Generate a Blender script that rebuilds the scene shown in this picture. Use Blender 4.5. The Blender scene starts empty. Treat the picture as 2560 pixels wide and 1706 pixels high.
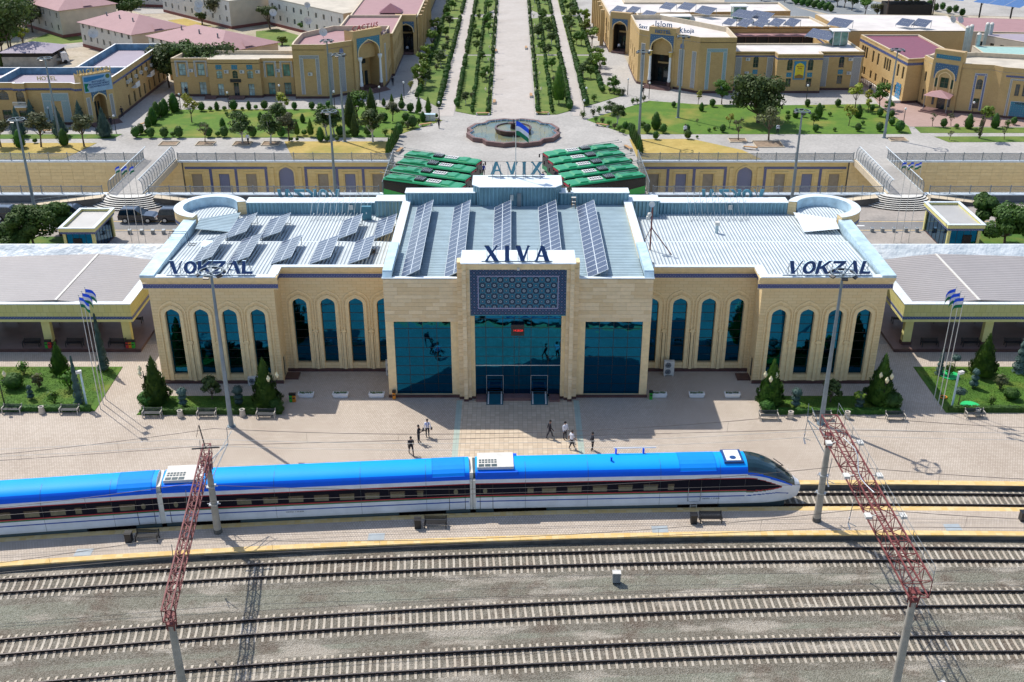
import bpy, bmesh, math, random
from mathutils import Vector, Matrix
R = math.radians
S = bpy.context.scene
random.seed(7)

# camera, sky, sun, exposure
CAMX, CAMH, PITCH, FPX = -0.55, 50.0, 26.4, 2700.0
cam_d = bpy.data.cameras.new('camera')
cam = bpy.data.objects.new('camera', cam_d)
S.collection.objects.link(cam)
cam.location = (CAMX, 0, CAMH)
cam.rotation_euler = (R(90 - PITCH), 0, 0)
cam_d.sensor_width = 36.0
cam_d.lens = 36.0 * FPX / 2560.0
cam_d.clip_start = 0.5
cam_d.clip_end = 4000
S.camera = cam
SUN_EL, SUN_AZ = 55.5, 135.0          # azimuth counted from +x towards +y
W = bpy.data.worlds.new('World'); S.world = W; W.use_nodes = True
nt = W.node_tree; nt.nodes.clear()
o_ = nt.nodes.new('ShaderNodeOutputWorld'); bg = nt.nodes.new('ShaderNodeBackground'); sk = nt.nodes.new('ShaderNodeTexSky')
sk.sky_type = 'NISHITA'; sk.sun_disc = False; sk.sun_elevation = R(SUN_EL); sk.sun_rotation = R(90 - SUN_AZ)
sk.air_density = 1.0; sk.dust_density = 1.2; sk.altitude = 100
bg.inputs['Strength'].default_value = 0.15
nt.links.new(sk.outputs[0], bg.inputs[0]); nt.links.new(bg.outputs[0], o_.inputs[0])
sd = bpy.data.lights.new('sun', 'SUN'); so = bpy.data.objects.new('sun', sd); S.collection.objects.link(so)
sd.energy = 4.0; sd.angle = R(0.5); sd.color = (1.0, 0.955, 0.88)
dv = Vector((math.cos(R(SUN_AZ)) * math.cos(R(SUN_EL)), math.sin(R(SUN_AZ)) * math.cos(R(SUN_EL)), math.sin(R(SUN_EL))))
so.rotation_euler = dv.to_track_quat('Z', 'Y').to_euler(); so.location = (-60, 60, 90)
S.view_settings.view_transform = 'Standard'; S.view_settings.look = 'None'
S.view_settings.gamma = 1.0; S.view_settings.use_curve_mapping = False
S.view_settings.exposure = 0.24
S.render.engine = 'CYCLES'
S.cycles.max_bounces = 6; S.cycles.diffuse_bounces = 3; S.cycles.glossy_bounces = 3; S.cycles.transmission_bounces = 4
S.cycles.transparent_max_bounces = 12
S.cycles.use_denoising = True

# survey helpers: sightlines of the photo met with the ground
_c, _s = math.cos(R(PITCH)), math.sin(R(PITCH))
NZ = 0.9                                # level of the town north of the sunken road
def gp(x, y, Z=0.0):
 u = (x - 1280) / FPX; v = (y - 853) / FPX
 dy = _c - v * _s; dz = -_s - v * _c
 t = (Z - CAMH) / dz
 return (u * t + CAMX, dy * t)
def a1(x, y, Z=NZ): return gp(x * .272, y * .272, Z)
def a2(x, y, Z=NZ): return gp(640 + x * .272, y * .272, Z)
def a3(x, y, Z=NZ): return gp(1280 + x * .272, y * .272, Z)
def a4(x, y, Z=NZ): return gp(1920 + x * .272, y * .272, Z)
def z5(x, y, Z=0): return gp(x * .272, 380 + y * .272, Z)
def z8(x, y, Z=0): return gp(1920 + x * .272, 380 + y * .272, Z)
def b1(x, y, Z=0): return gp(x * .272, 680 + y * .272, Z)
def b4(x, y, Z=0): return gp(1920 + x * .272, 680 + y * .272, Z)

# objects
COL = S.collection
def obj(name, me, parent=None, loc=None, rot=None):
 o = bpy.data.objects.new(name, me); COL.objects.link(o)
 if parent is not None: o.parent = parent
 if loc is not None: o.location = loc
 if rot is not None: o.rotation_euler = rot
 return o
def tag(o, label=None, cat=None, group=None, kind=None):
 if label: o['label'] = label
 if cat: o['category'] = cat
 if group: o['group'] = group
 if kind: o['kind'] = kind
 return o
def thing(name, label, cat, loc=(0, 0, 0), rz=0.0, group=None):
 o = bpy.data.objects.new(name, None); COL.objects.link(o)
 o.location = loc; o.rotation_euler = (0, 0, rz); o.empty_display_size = 0.3
 return tag(o, label, cat, group)
def kids(o): return CH.get(o.name, [])
CH = {}
def copy_tree(o, parent=None):
 c = o.copy(); COL.objects.link(c)
 if parent is not None: c.parent = parent
 for ch in list(o.children): copy_tree(ch, c)
 return c
def dup(o, loc, rz=0.0, label=None, scale=None, group=None):
 c = copy_tree(o); c.location = loc; c.rotation_euler = (0, 0, rz)
 if label: c['label'] = label
 if group: c['group'] = group
 if scale is not None: c.scale = (scale,) * 3 if not hasattr(scale, '__len__') else scale
 return c

class MB:
 def __init__(s): s.v = []; s.f = []; s.m = []; s.sm = []
 def add(s, vs, fs, m=0, smooth=False):
  b = len(s.v); s.v += [tuple(v) for v in vs]
  for f in fs:
   s.f.append([b + i for i in f]); s.m.append(m); s.sm.append(smooth)
  return s
 def box(s, x0, x1, y0, y1, z0, z1, m=0):
  return s.add([(x0,y0,z0),(x1,y0,z0),(x1,y1,z0),(x0,y1,z0),(x0,y0,z1),(x1,y0,z1),(x1,y1,z1),(x0,y1,z1)],
                     [(3,2,1,0),(4,5,6,7),(0,1,5,4),(1,2,6,5),(2,3,7,6),(3,0,4,7)], m)
 def cbox(s, cx, cy, cz, sx, sy, sz, rz=0, m=0, rx=0, ry=0):
  M = Matrix.Translation((cx, cy, cz)) @ Matrix.Rotation(rz, 4, 'Z') @ Matrix.Rotation(ry, 4, 'Y') @ Matrix.Rotation(rx, 4, 'X')
  vs = [M @ Vector((a*sx/2, b*sy/2, c*sz/2)) for a, b, c in ((-1,-1,-1),(1,-1,-1),(1,1,-1),(-1,1,-1),(-1,-1,1),(1,-1,1),(1,1,1),(-1,1,1))]
  return s.add(vs, [(3,2,1,0),(4,5,6,7),(0,1,5,4),(1,2,6,5),(2,3,7,6),(3,0,4,7)], m)
 def prism(s, poly, z0, z1, m=0, top=True, bottom=True, mt=None):
  n = len(poly); a = sum(poly[i][0]*poly[(i+1)%n][1]-poly[(i+1)%n][0]*poly[i][1] for i in range(n))
  if a < 0: poly = poly[::-1]
  vs = [(p[0], p[1], z0) for p in poly] + [(p[0], p[1], z1) for p in poly]
  s.add(vs, [(i, (i+1)%n, n+(i+1)%n, n+i) for i in range(n)], m)
  if top: s.add([(p[0], p[1], z1) for p in poly], [tuple(range(n))], m if mt is None else mt)
  if bottom: s.add([(p[0], p[1], z0) for p in poly], [tuple(range(n-1,-1,-1))], m)
  return s
 def poly(s, pts, m=0): return s.add(pts, [tuple(range(len(pts)))], m)
 def bar(s, p0, p1, w, m=0, h=None):
  p0 = Vector(p0); p1 = Vector(p1); d = p1 - p0; L = d.length
  if L < 1e-6: return s
  q = d.to_track_quat('Z', 'Y').to_matrix(); h = h or w
  vs = []
  for z in (0, L):
   for a, b in ((-1,-1),(1,-1),(1,1),(-1,1)): vs.append(p0 + q @ Vector((a*w/2, b*h/2, z)))
  return s.add(vs, [(3,2,1,0),(4,5,6,7),(0,1,5,4),(1,2,6,5),(2,3,7,6),(3,0,4,7)], m)
 def tube(s, pts, r, n=6, m=0, caps=True, smooth=True):
  pts = [Vector(p) for p in pts]; rs = r if hasattr(r, '__len__') else [r]*len(pts)
  b = len(s.v); rings = []
  for i, p in enumerate(pts):
   d = (pts[min(i+1, len(pts)-1)] - pts[max(i-1, 0)]).normalized()
   q = d.to_track_quat('Z', 'Y').to_matrix()
   rings.append([p + q @ Vector((math.cos(2*math.pi*k/n)*rs[i], math.sin(2*math.pi*k/n)*rs[i], 0)) for k in range(n)])
  vs = [v for rg in rings for v in rg]
  fs = [(i*n+k, i*n+(k+1)%n, (i+1)*n+(k+1)%n, (i+1)*n+k) for i in range(len(pts)-1) for k in range(n)]
  s.add(vs, fs, m, smooth)
  if caps: s.add(rings[0], [tuple(range(n-1,-1,-1))], m); s.add(rings[-1], [tuple(range(n))], m)
  return s
 def lathe(s, prof, cx=0, cy=0, n=12, m=0, smooth=True, a0=0.0, a1=2*math.pi):
  full = abs(a1-a0-2*math.pi) < 1e-6; k = n if full else n+1
  vs = []
  for r, z in prof:
   for i in range(k):
    a = a0 + (a1-a0)*i/n; vs.append((cx+r*math.cos(a), cy+r*math.sin(a), z))
  fs = []
  for j in range(len(prof)-1):
   for i in range(n):
    i2 = (i+1) % k; fs.append((j*k+i, j*k+i2, (j+1)*k+i2, (j+1)*k+i))
  return s.add(vs, fs, m, smooth)
 def mesh(s, name, mats):
  me = bpy.data.meshes.new(name)
  me.from_pydata(s.v, [], s.f)
  for mt in (mats if isinstance(mats, (list, tuple)) else [mats]): me.materials.append(mt)
  me.polygons.foreach_set('material_index', s.m); me.polygons.foreach_set('use_smooth', s.sm)
  me.update(); return me
 def bl(s, name, mats, parent=None): return s.build(name, mats, parent, False)
 def build(s, name, mats, parent=None, world=True):
  """coordinates are world ones: the parent's own place is taken off"""
  if parent is not None and world:
   off = Vector(parent.location); p = parent.parent
   while p is not None: off += Vector(p.location); p = p.parent
   s.v = [(v[0]-off[0], v[1]-off[1], v[2]-off[2]) for v in s.v]
  return obj(name, s.mesh(name, mats), parent)
def struct(name, mb, mats, label=None):
 o = mb.build(name, mats); o['kind'] = 'structure'
 if label: o['label'] = label
 return o
def oprint(*a): pass


def _mk(verb):
 def g(name, mat, parent, *a, W=True, **k):
  mb = MB(); verb(mb)(*a, **k); return mb.build(name, M[mat], parent, W)
 return g
BX = _mk(lambda mb: mb.box); LT = _mk(lambda mb: mb.lathe); TB = _mk(lambda mb: mb.tube); CB = _mk(lambda mb: mb.cbox)
SL = _mk(lambda mb: (lambda *a, **k: slab_on(mb, *a, **k))); AB = _mk(lambda mb: (lambda *a, **k: arch_band(mb, *a, **k)))
# materials
def new_mat(name):
 m = bpy.data.materials.new(name); m.use_nodes = True
 return m, m.node_tree, m.node_tree.nodes['Principled BSDF']
class N:
 """tiny node builder"""
 def __init__(s, nt): s.t = nt
 def n(s, typ, **kw):
  x = s.t.nodes.new(typ)
  for k, v in kw.items(): setattr(x, k, v)
  return x
 def l(s, a, b): s.t.links.new(a, b)
 def val(s, x, sock):
  if hasattr(x, 'is_linked') or isinstance(x, bpy.types.NodeSocket): s.l(x, sock)
  else: sock.default_value = x
 def m(s, op, a, b=0.0, c=0.0, clamp=False):
  x = s.n('ShaderNodeMath', operation=op, use_clamp=clamp)
  s.val(a, x.inputs[0]); s.val(b, x.inputs[1]); s.val(c, x.inputs[2]); return x.outputs[0]
 def mix(s, f, a, b, mode='MIX'):
  x = s.n('ShaderNodeMix', data_type='RGBA', blend_type=mode, clamp_factor=True)
  s.val(f, x.inputs[0])
  for q, sk_ in ((a, x.inputs[6]), (b, x.inputs[7])):
   if isinstance(q, tuple): sk_.default_value = (q[0], q[1], q[2], 1)
   else: s.l(q, sk_)
  return x.outputs[2]
 def noise(s, vec, scale, detail=4, rough=.55):
  x = s.n('ShaderNodeTexNoise'); x.inputs['Scale'].default_value = scale; x.inputs['Detail'].default_value = detail
  x.inputs['Roughness'].default_value = rough
  if vec is not None: s.l(vec, x.inputs['Vector'])
  return x.outputs['Fac']
 def ramp(s, f, a, b):
  x = s.n('ShaderNodeMapRange'); s.val(f, x.inputs[0]); x.inputs[1].default_value = a; x.inputs[2].default_value = b
  return x.outputs[0]
 def pos(s): return s.n('ShaderNodeNewGeometry').outputs['Position']
 def xyz(s, v):
  x = s.n('ShaderNodeSeparateXYZ'); s.l(v, x.inputs[0]); return x.outputs
 def comb(s, a, b, c=0.0):
  x = s.n('ShaderNodeCombineXYZ'); s.val(a, x.inputs[0]); s.val(b, x.inputs[1]); s.val(c, x.inputs[2]); return x.outputs[0]
 def wallco(s):
  g = s.n('ShaderNodeNewGeometry'); cr = s.n('ShaderNodeVectorMath', operation='CROSS_PRODUCT')
  s.l(g.outputs['True Normal'], cr.inputs[0]); cr.inputs[1].default_value = (0, 0, 1)
  d = s.n('ShaderNodeVectorMath', operation='DOT_PRODUCT'); s.l(cr.outputs[0], d.inputs[0]); s.l(g.outputs['Position'], d.inputs[1])
  z = s.xyz(g.outputs['Position'])[2]
  return d.outputs['Value'], z
 def bump(s, h, strength, dist, p):
  x = s.n('ShaderNodeBump'); x.inputs['Strength'].default_value = strength; x.inputs['Distance'].default_value = dist
  s.l(h, x.inputs['Height']); s.l(x.outputs[0], p.inputs['Normal'])
def plain(name, col, rough=.6, metal=0.0, var=.12, scale=1.5, spec=.5, bump=0.0, bscale=40, coat=0.0):
 m, t, p = new_mat(name); b = N(t)
 f = b.noise(b.pos(), scale, 5, .6)
 c = b.mix(b.ramp(f, .3, .7), tuple(v*(1-var) for v in col), tuple(min(1, v*(1+var)) for v in col))
 b.l(c, p.inputs['Base Color']); p.inputs['Roughness'].default_value = rough; p.inputs['Metallic'].default_value = metal
 p.inputs['Specular IOR Level'].default_value = spec; p.inputs['Coat Weight'].default_value = coat
 if bump: b.bump(b.noise(b.pos(), bscale, 4), bump, .02, p)
 return m
def bricks(name, c1, c2, mortar, bw, bh, msize=.012, wall=True, rough=.8, off=.5, bump=.4, dirt=.25, dscale=.35, dist=.01, warm=None):
 m, t, p = new_mat(name); b = N(t)
 if wall: u, z = b.wallco(); vec = b.comb(u, z)
 else: vec = b.pos()
 x = b.n('ShaderNodeTexBrick', offset=off)
 x.inputs['Color1'].default_value = (*c1, 1); x.inputs['Color2'].default_value = (*c2, 1); x.inputs['Mortar'].default_value = (*mortar, 1)
 x.inputs['Scale'].default_value = 1.0; x.inputs['Brick Width'].default_value = bw; x.inputs['Row Height'].default_value = bh
 x.inputs['Mortar Size'].default_value = msize; x.inputs['Bias'].default_value = 0.0
 b.l(vec, x.inputs['Vector'])
 f = b.ramp(b.noise(b.pos(), dscale, 6, .65), .35, .68)
 col = b.mix(b.m('MULTIPLY', f, dirt), x.outputs[0], (.62, .56, .5), 'MULTIPLY')
 f2 = b.ramp(b.noise(b.pos(), 9.0, 3, .7), .3, .7)
 col = b.mix(b.m('MULTIPLY', f2, .18), col, (.7, .68, .66), 'MULTIPLY')
 b.l(col, p.inputs['Base Color']); p.inputs['Roughness'].default_value = rough
 b.bump(b.m('SUBTRACT', 1.0, x.outputs['Fac']), bump, dist, p)
 return m
class _D(dict):
 __getattr__ = dict.__getitem__; __setattr__ = dict.__setitem__
M = _D()
M.stone = bricks('stone_cladding', (.83,.61,.31), (.87,.665,.365), (.60,.43,.21), .85, .30, .012, dirt=.14, dist=.012)
M.stone_plain = plain('stone_plain', (.85,.645,.345), .75, var=.1, scale=2.5)
M.slab = None
M.plinth = plain('maroon_granite', (.095,.045,.04), .4, var=.25)
M.brick = bricks('yellow_brick', (.56,.365,.135), (.63,.425,.175), (.44,.30,.15), .30, .085, .008, dirt=.35, dist=.006)
M.brick2 = bricks('pale_yellow_brick', (.60,.40,.16), (.67,.465,.20), (.48,.34,.18), .30, .085, .008, dirt=.3, dist=.006)
M.coping = plain('coping_stone', (.56,.47,.34), .8)
M.white = plain('white_paint', (.78,.78,.76), .5, var=.05)
M.offwhite = plain('off_white', (.62,.60,.55), .7, var=.1)
M.black = plain('black_metal', (.015,.015,.017), .4, var=.2)
M.dark = plain('dark_interior', (.02,.016,.013), .8)  # shade of recesses and voids put into a near-black colour
M.grey = plain('grey_metal', (.22,.25,.27), .45, metal=.3)
M.pole = plain('galvanised_pole', (.21,.26,.29), .45, metal=.3, var=.15)
M.steel = plain('bright_steel', (.55,.58,.6), .35, metal=.7)
M.red_truss = plain('red_oxide_paint', (.17,.04,.037), .6, var=.35, scale=3)
M.concrete = plain('concrete', (.36,.33,.28), .85, var=.2, scale=1.2, bump=.2)
M.darkconc = plain('dark_concrete', (.10,.095,.085), .85, var=.5, scale=.7, bump=.3)
M.navy = plain('navy_letter', (.01,.06,.21), .35, var=.1)
M.letback = plain('letter_back_teal', (.07,.22,.29), .4, metal=.3)
M.flash = plain('blue_flashing', (.50,.66,.74), .45, metal=.15, var=.22, scale=1.1)
M.flashwhite = plain('white_flashing', (.66,.73,.77), .45, var=.12, scale=1.2)
M.yellowpaint = bricks('yellow_edge_tiles', (.68,.45,.15), (.76,.57,.28), (.58,.44,.26), .5, .33, .012, wall=False, dirt=.25, dscale=1.5, off=0)
M.yellowwall = plain('yellow_render', (.68,.62,.25), .7, var=.08)
M.yfascia = bricks('yellow_panel', (.62,.57,.22), (.66,.61,.26), (.36,.33,.14), .62, 1.4, .012, dirt=.12)
M.greenleafpot = plain('planter_plants', (.10,.22,.03), .8)
M.cream = plain('cream_render', (.55,.47,.36), .85, var=.12, scale=.4)
M.creamside = plain('grey_render', (.50,.46,.42), .85, var=.15, scale=.5)
M.pinkroof = None
M.wood = plain('bench_wood', (.06,.035,.025), .6, var=.4)
M.benchgrey = plain('bench_dark_slats', (.045,.05,.055), .5, var=.3)
M.castiron = plain('cream_cast_iron', (.55,.50,.42), .6)
M.globe = plain('cream_lamp_glass', (.72,.66,.42), .25, var=.03)
M.skin = plain('skin', (.33,.18,.12), .6)
M.shirt = plain('white_shirt', (.72,.74,.80), .8, var=.03)
M.suit = plain('dark_suit', (.012,.013,.022), .8, var=.2)
M.blueshirt = plain('blue_shirt', (.02,.05,.35), .8)
M.camo = plain('olive_fatigues', (.15,.13,.08), .9, var=.4, scale=12)
M.hair = plain('dark_hair', (.01,.008,.007), .6)
M.rust = plain('rail_steel', (.045,.032,.027), .5, metal=.4, var=.4)
M.railtop = plain('worn_rail_head', (.13,.115,.11), .3, metal=.7)
M.rubber = plain('rubber', (.012,.012,.012), .8)
M.carblack = plain('black_car_paint', (.008,.012,.022), .18, coat=1.0, var=.05)
M.carglass = plain('car_glass', (.01,.02,.03), .05, var=.05)
M.chrome = plain('chrome', (.6,.62,.64), .2, metal=.9)
M.carwhite = plain('white_car_paint', (.7,.7,.7), .25, coat=.6)
M.flagblue = plain('flag_blue', (.01,.09,.75), .8); M.flagwhite = plain('flag_white', (.7,.7,.75), .8); M.flaggreen = plain('flag_green', (.0,.16,.07), .8)
M.busgreen = plain('green_bus_paint', (.0,.25,.085), .35, coat=.25, var=.06)
M.buslime = plain('lime_bus_paint', (.02,.40,.06), .3, coat=.5, var=.04)
M.busglass = plain('dark_bus_glass', (.012,.014,.014), .12, var=.2)
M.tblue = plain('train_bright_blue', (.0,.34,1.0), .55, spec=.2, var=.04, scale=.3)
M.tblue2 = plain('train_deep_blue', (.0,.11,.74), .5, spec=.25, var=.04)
M.twhite = plain('train_white', (.70,.73,.78), .4, coat=.1, var=.10, scale=.9)
M.tdark = plain('train_dark_band', (.009,.009,.017), .6, spec=.08, var=.1)
M.tred = plain('train_red_line', (.38,.015,.03), .4); M.tgreen = plain('train_green_line', (.02,.16,.07), .4)
M.tline = plain('train_blue_line', (.01,.07,.35), .4)
M.tskirt = plain('train_skirt', (.05,.08,.09), .5)
M.tglass = plain('train_window', (.12,.12,.08), .25, var=.25, scale=2)  # beige reflection in the glass is put into its colour
M.tcab = plain('cab_glass_teal', (.01,.035,.05), .12, coat=.5)
M.waterpipe = plain('silver_duct', (.35,.45,.5), .35, metal=.7)
M.shutter = plain('grey_grille', (.30,.27,.22), .7)
M.winframe = plain('window_frame', (.16,.13,.08), .5)
M.maroonroof = plain('maroon_sheet', (.20,.055,.085), .55, var=.12)
M.terr = plain('terracotta_pot', (.05,.05,.045), .7)
M.maroon_step = plain('maroon_steps', (.17,.095,.085), .6, var=.2)
M.orange = plain('orange_plastic', (.65,.22,.01), .5); M.bingreen = plain('green_plastic', (.03,.35,.03), .5); M.binred = plain('red_plastic', (.5,.03,.03), .5)
M.gold = plain('gold_letter', (.55,.42,.15), .35, metal=.5); M.redletter = plain('red_letter', (.35,.01,.03), .4); M.blueletter = plain('blue_letter', (.03,.13,.30), .4)
M.soil = plain('dry_soil', (.25,.18,.12), .95, var=.3)
M.greenplastic = plain('bright_green_disc', (.02,.50,.14), .5)
M.pump = plain('teal_column', (.10,.22,.25), .4)

def glass_mat():
 m, t, p = new_mat('coated_teal_glass'); b = N(t)
 p.inputs['Metallic'].default_value = 1.0; p.inputs['Base Color'].default_value = (.006, .10, .21, 1); p.inputs['Roughness'].default_value = .03
 b.bump(b.noise(b.pos(), .5, 2), .10, .25, p); return m
M.glass = glass_mat()
def win_mat(name, col=(.02,.035,.04), r=.08):
 m, t, p = new_mat(name); b = N(t); f = b.noise(b.pos(), .8, 3)
 b.l(b.mix(b.ramp(f, .35, .65), tuple(v*.6 for v in col), tuple(v*1.6 for v in col)), p.inputs['Base Color'])
 p.inputs['Roughness'].default_value = r; p.inputs['Specular IOR Level'].default_value = .8; return m
M.win = win_mat('dark_window'); M.wingreen = win_mat('green_window', (.09,.20,.17)); M.winshop = win_mat('shop_window', (.30,.42,.40), .15)
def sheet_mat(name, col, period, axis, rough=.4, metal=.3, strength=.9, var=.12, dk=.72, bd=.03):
 """ribbed metal sheet: the fine ribs of profiled steel, as relief, with trough shade in the colour"""
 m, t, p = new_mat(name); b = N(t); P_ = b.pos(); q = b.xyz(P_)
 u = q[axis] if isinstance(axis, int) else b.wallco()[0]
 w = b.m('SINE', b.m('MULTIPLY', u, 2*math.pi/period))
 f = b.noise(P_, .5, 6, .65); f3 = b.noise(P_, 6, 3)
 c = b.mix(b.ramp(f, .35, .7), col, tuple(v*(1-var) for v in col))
 c = b.mix(b.m('MULTIPLY', b.ramp(w, -.3, -1.0), 1-dk), c, tuple(v*.45 for v in col))  # shade in the rib troughs, put into the colour
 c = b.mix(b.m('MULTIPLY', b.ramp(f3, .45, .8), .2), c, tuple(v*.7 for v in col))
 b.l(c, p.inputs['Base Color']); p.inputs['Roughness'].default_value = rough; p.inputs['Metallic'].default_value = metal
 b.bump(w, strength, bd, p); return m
M.roofwing = sheet_mat('ribbed_roof_light', (.66,.73,.76), .34, 0, var=.2, metal=.0, rough=.5, dk=.62, bd=.07)
M.roofmid = sheet_mat('ribbed_roof_mid', (.40,.54,.61), .40, 1, var=.25, metal=.0, rough=.5, dk=.5, bd=.09)
M.ribwall = sheet_mat('ribbed_parapet', (.28,.50,.60), .40, 'w', var=.35, rough=.45, dk=.45, bd=.09)
M.canopyroof = sheet_mat('ribbed_canopy_roof', (.34,.315,.31), .48, 1, var=.1, metal=.0, rough=.6, strength=1.0, bd=.04)
M.kioskroof = sheet_mat('kiosk_roof', (.48,.47,.45), .35, 1, var=.12, metal=.1, rough=.6)
M.pinkroof = sheet_mat('pink_sheet_roof', (.36,.20,.205), .3, 1, var=.12, metal=0, rough=.7, strength=.4, dk=.92)
M.mauveroof = sheet_mat('mauve_sheet_roof', (.34,.29,.34), .3, 0, var=.12, metal=0, rough=.7, strength=.4, dk=.92)
M.whiteroof = plain('white_roof_sheet', (.60,.555,.52), .7, var=.14, scale=.25)
M.tanroof = plain('tan_flat_roof', (.50,.45,.37), .9, var=.16, scale=.35)
M.greenroof = plain('pale_green_roof', (.30,.47,.42), .6)
M.bluewall = plain('painted_blue_parapet', (.12,.24,.34), .7, var=.35, scale=.8)

def solar_mat():
 m, t, p = new_mat('solar_cells'); b = N(t)
 q = b.n('ShaderNodeTexCoord').outputs['Object']
 x = b.n('ShaderNodeTexBrick', offset=0.0); x.inputs['Scale'].default_value = 1; x.inputs['Brick Width'].default_value = .16; x.inputs['Row Height'].default_value = .16
 x.inputs['Mortar Size'].default_value = .006
 x.inputs['Color1'].default_value = (.045,.065,.12,1); x.inputs['Color2'].default_value = (.06,.08,.135,1); x.inputs['Mortar'].default_value = (.16,.19,.24,1)
 b.l(q, x.inputs['Vector']); b.l(x.outputs[0], p.inputs['Base Color']); p.inputs['Roughness'].default_value = .2
 p.inputs['Specular IOR Level'].default_value = .6; return m
M.solar = solar_mat()

def ground_mats():
 def two(name, c1, c2, sc, rough=.9, bsc=30, bst=.4, c3=None, sc3=.08, fine=None, bd=.03):
  m, t, p = new_mat(name); b = N(t); P_ = b.pos()
  c = b.mix(b.ramp(b.noise(P_, sc, 6, .65), .35, .65), c1, c2)
  if c3: c = b.mix(b.ramp(b.noise(P_, sc3, 5, .6), .5, .68), c, c3)
  if fine: c = b.mix(b.m('MULTIPLY', b.ramp(b.noise(P_, fine, 3, .8), .35, .65), .45), c, (.45,.45,.45), 'MULTIPLY')
  b.l(c, p.inputs['Base Color']); p.inputs['Roughness'].default_value = rough
  b.bump(b.noise(P_, bsc, 3, .7), bst, bd, p); return m
 M.sand = two('sandy_ground', (.42,.35,.26), (.54,.47,.37), .15, c3=(.30,.27,.15), sc3=.05, bsc=6, fine=1.5)
 M.lawn = two('lawn_green', (.065,.155,.005), (.105,.205,.009), .5, c3=(.25,.235,.035), sc3=.11, bsc=9, bst=.8, fine=6)
 M.lawn_dark = two('watered_lawn', (.045,.12,.006), (.08,.18,.010), .7, c3=(.15,.19,.02), sc3=.25, bsc=12, bst=.8, fine=9)
 M.drylawn = two('dry_lawn', (.42,.295,.07), (.52,.385,.11), .35, c3=(.27,.25,.04), sc3=.10, bsc=9, bst=.6, fine=4)
 M.gardenlawn = two('garden_turf', (.10,.17,.018), (.17,.22,.035), .4, c3=(.06,.14,.008), sc3=.12, bsc=9, bst=.8, fine=4)
 M.concpave = two('grey_concrete_paving', (.40,.38,.35), (.47,.445,.41), .12, bsc=5, bst=.1, c3=(.33,.31,.285), sc3=.07, fine=2.5)
 M.prompave = bricks('promenade_paving', (.45,.41,.37), (.50,.455,.415), (.36,.33,.3), .6, .4, .008, wall=False, dirt=.3, dscale=.15)
 M.redpave = bricks('red_paving', (.40,.27,.23), (.44,.30,.26), (.33,.24,.2), .4, .2, .01, wall=False, dirt=.3, dscale=.2)
 M.asphalt = two('grey_asphalt', (.20,.195,.19), (.25,.245,.24), .3, bsc=20, bst=.2, fine=5)
 M.asphalt2 = two('blue_grey_asphalt', (.20,.22,.23), (.24,.255,.265), .2, bsc=10, bst=.2, fine=3)
 M.forecourt = two('forecourt_paving', (.34,.30,.265), (.42,.375,.33), .35, bsc=8, bst=.2, c3=(.28,.255,.23), sc3=.2, fine=3)
 M.pavers = bricks('plaza_brick_pavers', (.50,.425,.345), (.585,.505,.42), (.35,.29,.235), .21, .24, .02, wall=False, dirt=.42, dscale=.16, bump=.8, dist=.012)
 M.midtiles = bricks('square_plaza_tiles', (.53,.42,.30), (.64,.525,.385), (.36,.29,.22), .42, .42, .015, wall=False, off=0, dirt=.25, dscale=.4, bump=.4)
 M.tealtile = bricks('pale_teal_tiles', (.36,.44,.38), (.42,.49,.42), (.3,.35,.3), .42, .42, .012, wall=False, off=0, dirt=.2)
 # track ballast
 for nm, q1, q2 in (('ballast',(.17,.155,.115),(.215,.22,.165)),('ballast_dark',(.15,.13,.095),(.19,.17,.13))): ballast(nm, q1, q2)
def ballast(nm, q1, q2):
 m, t, p = new_mat(nm); b = N(t); P_ = b.pos(); q = b.xyz(P_)
 c = b.mix(b.ramp(b.noise(P_, .16, 6, .6), .38, .62), q1, q2)
 c = b.mix(b.ramp(b.noise(P_, .35, 5, .6), .52, .66), c, (.13,.095,.065))
 st = b.comb(b.m('MULTIPLY', q[0], .16), b.m('MULTIPLY', q[1], .55))
 c = b.mix(b.ramp(b.noise(st, 1.0, 5, .62), .52, .62), c, (.37,.33,.27))
 v = b.n('ShaderNodeTexVoronoi'); v.inputs['Scale'].default_value = 13.0; b.l(P_, v.inputs['Vector'])
 bw = b.n('ShaderNodeRGBToBW'); b.l(v.outputs['Color'], bw.inputs[0])
 c = b.mix(b.ramp(bw.outputs[0], .1, .9), b.mix(1.0, c, (.68,.66,.63), 'MULTIPLY'), b.mix(.14, c, (.75,.72,.64)))
 b.l(c, p.inputs['Base Color']); p.inputs['Roughness'].default_value = .95
 b.bump(v.outputs['Distance'], 1.0, .06, p); M[nm] = m
ground_mats()

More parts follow.
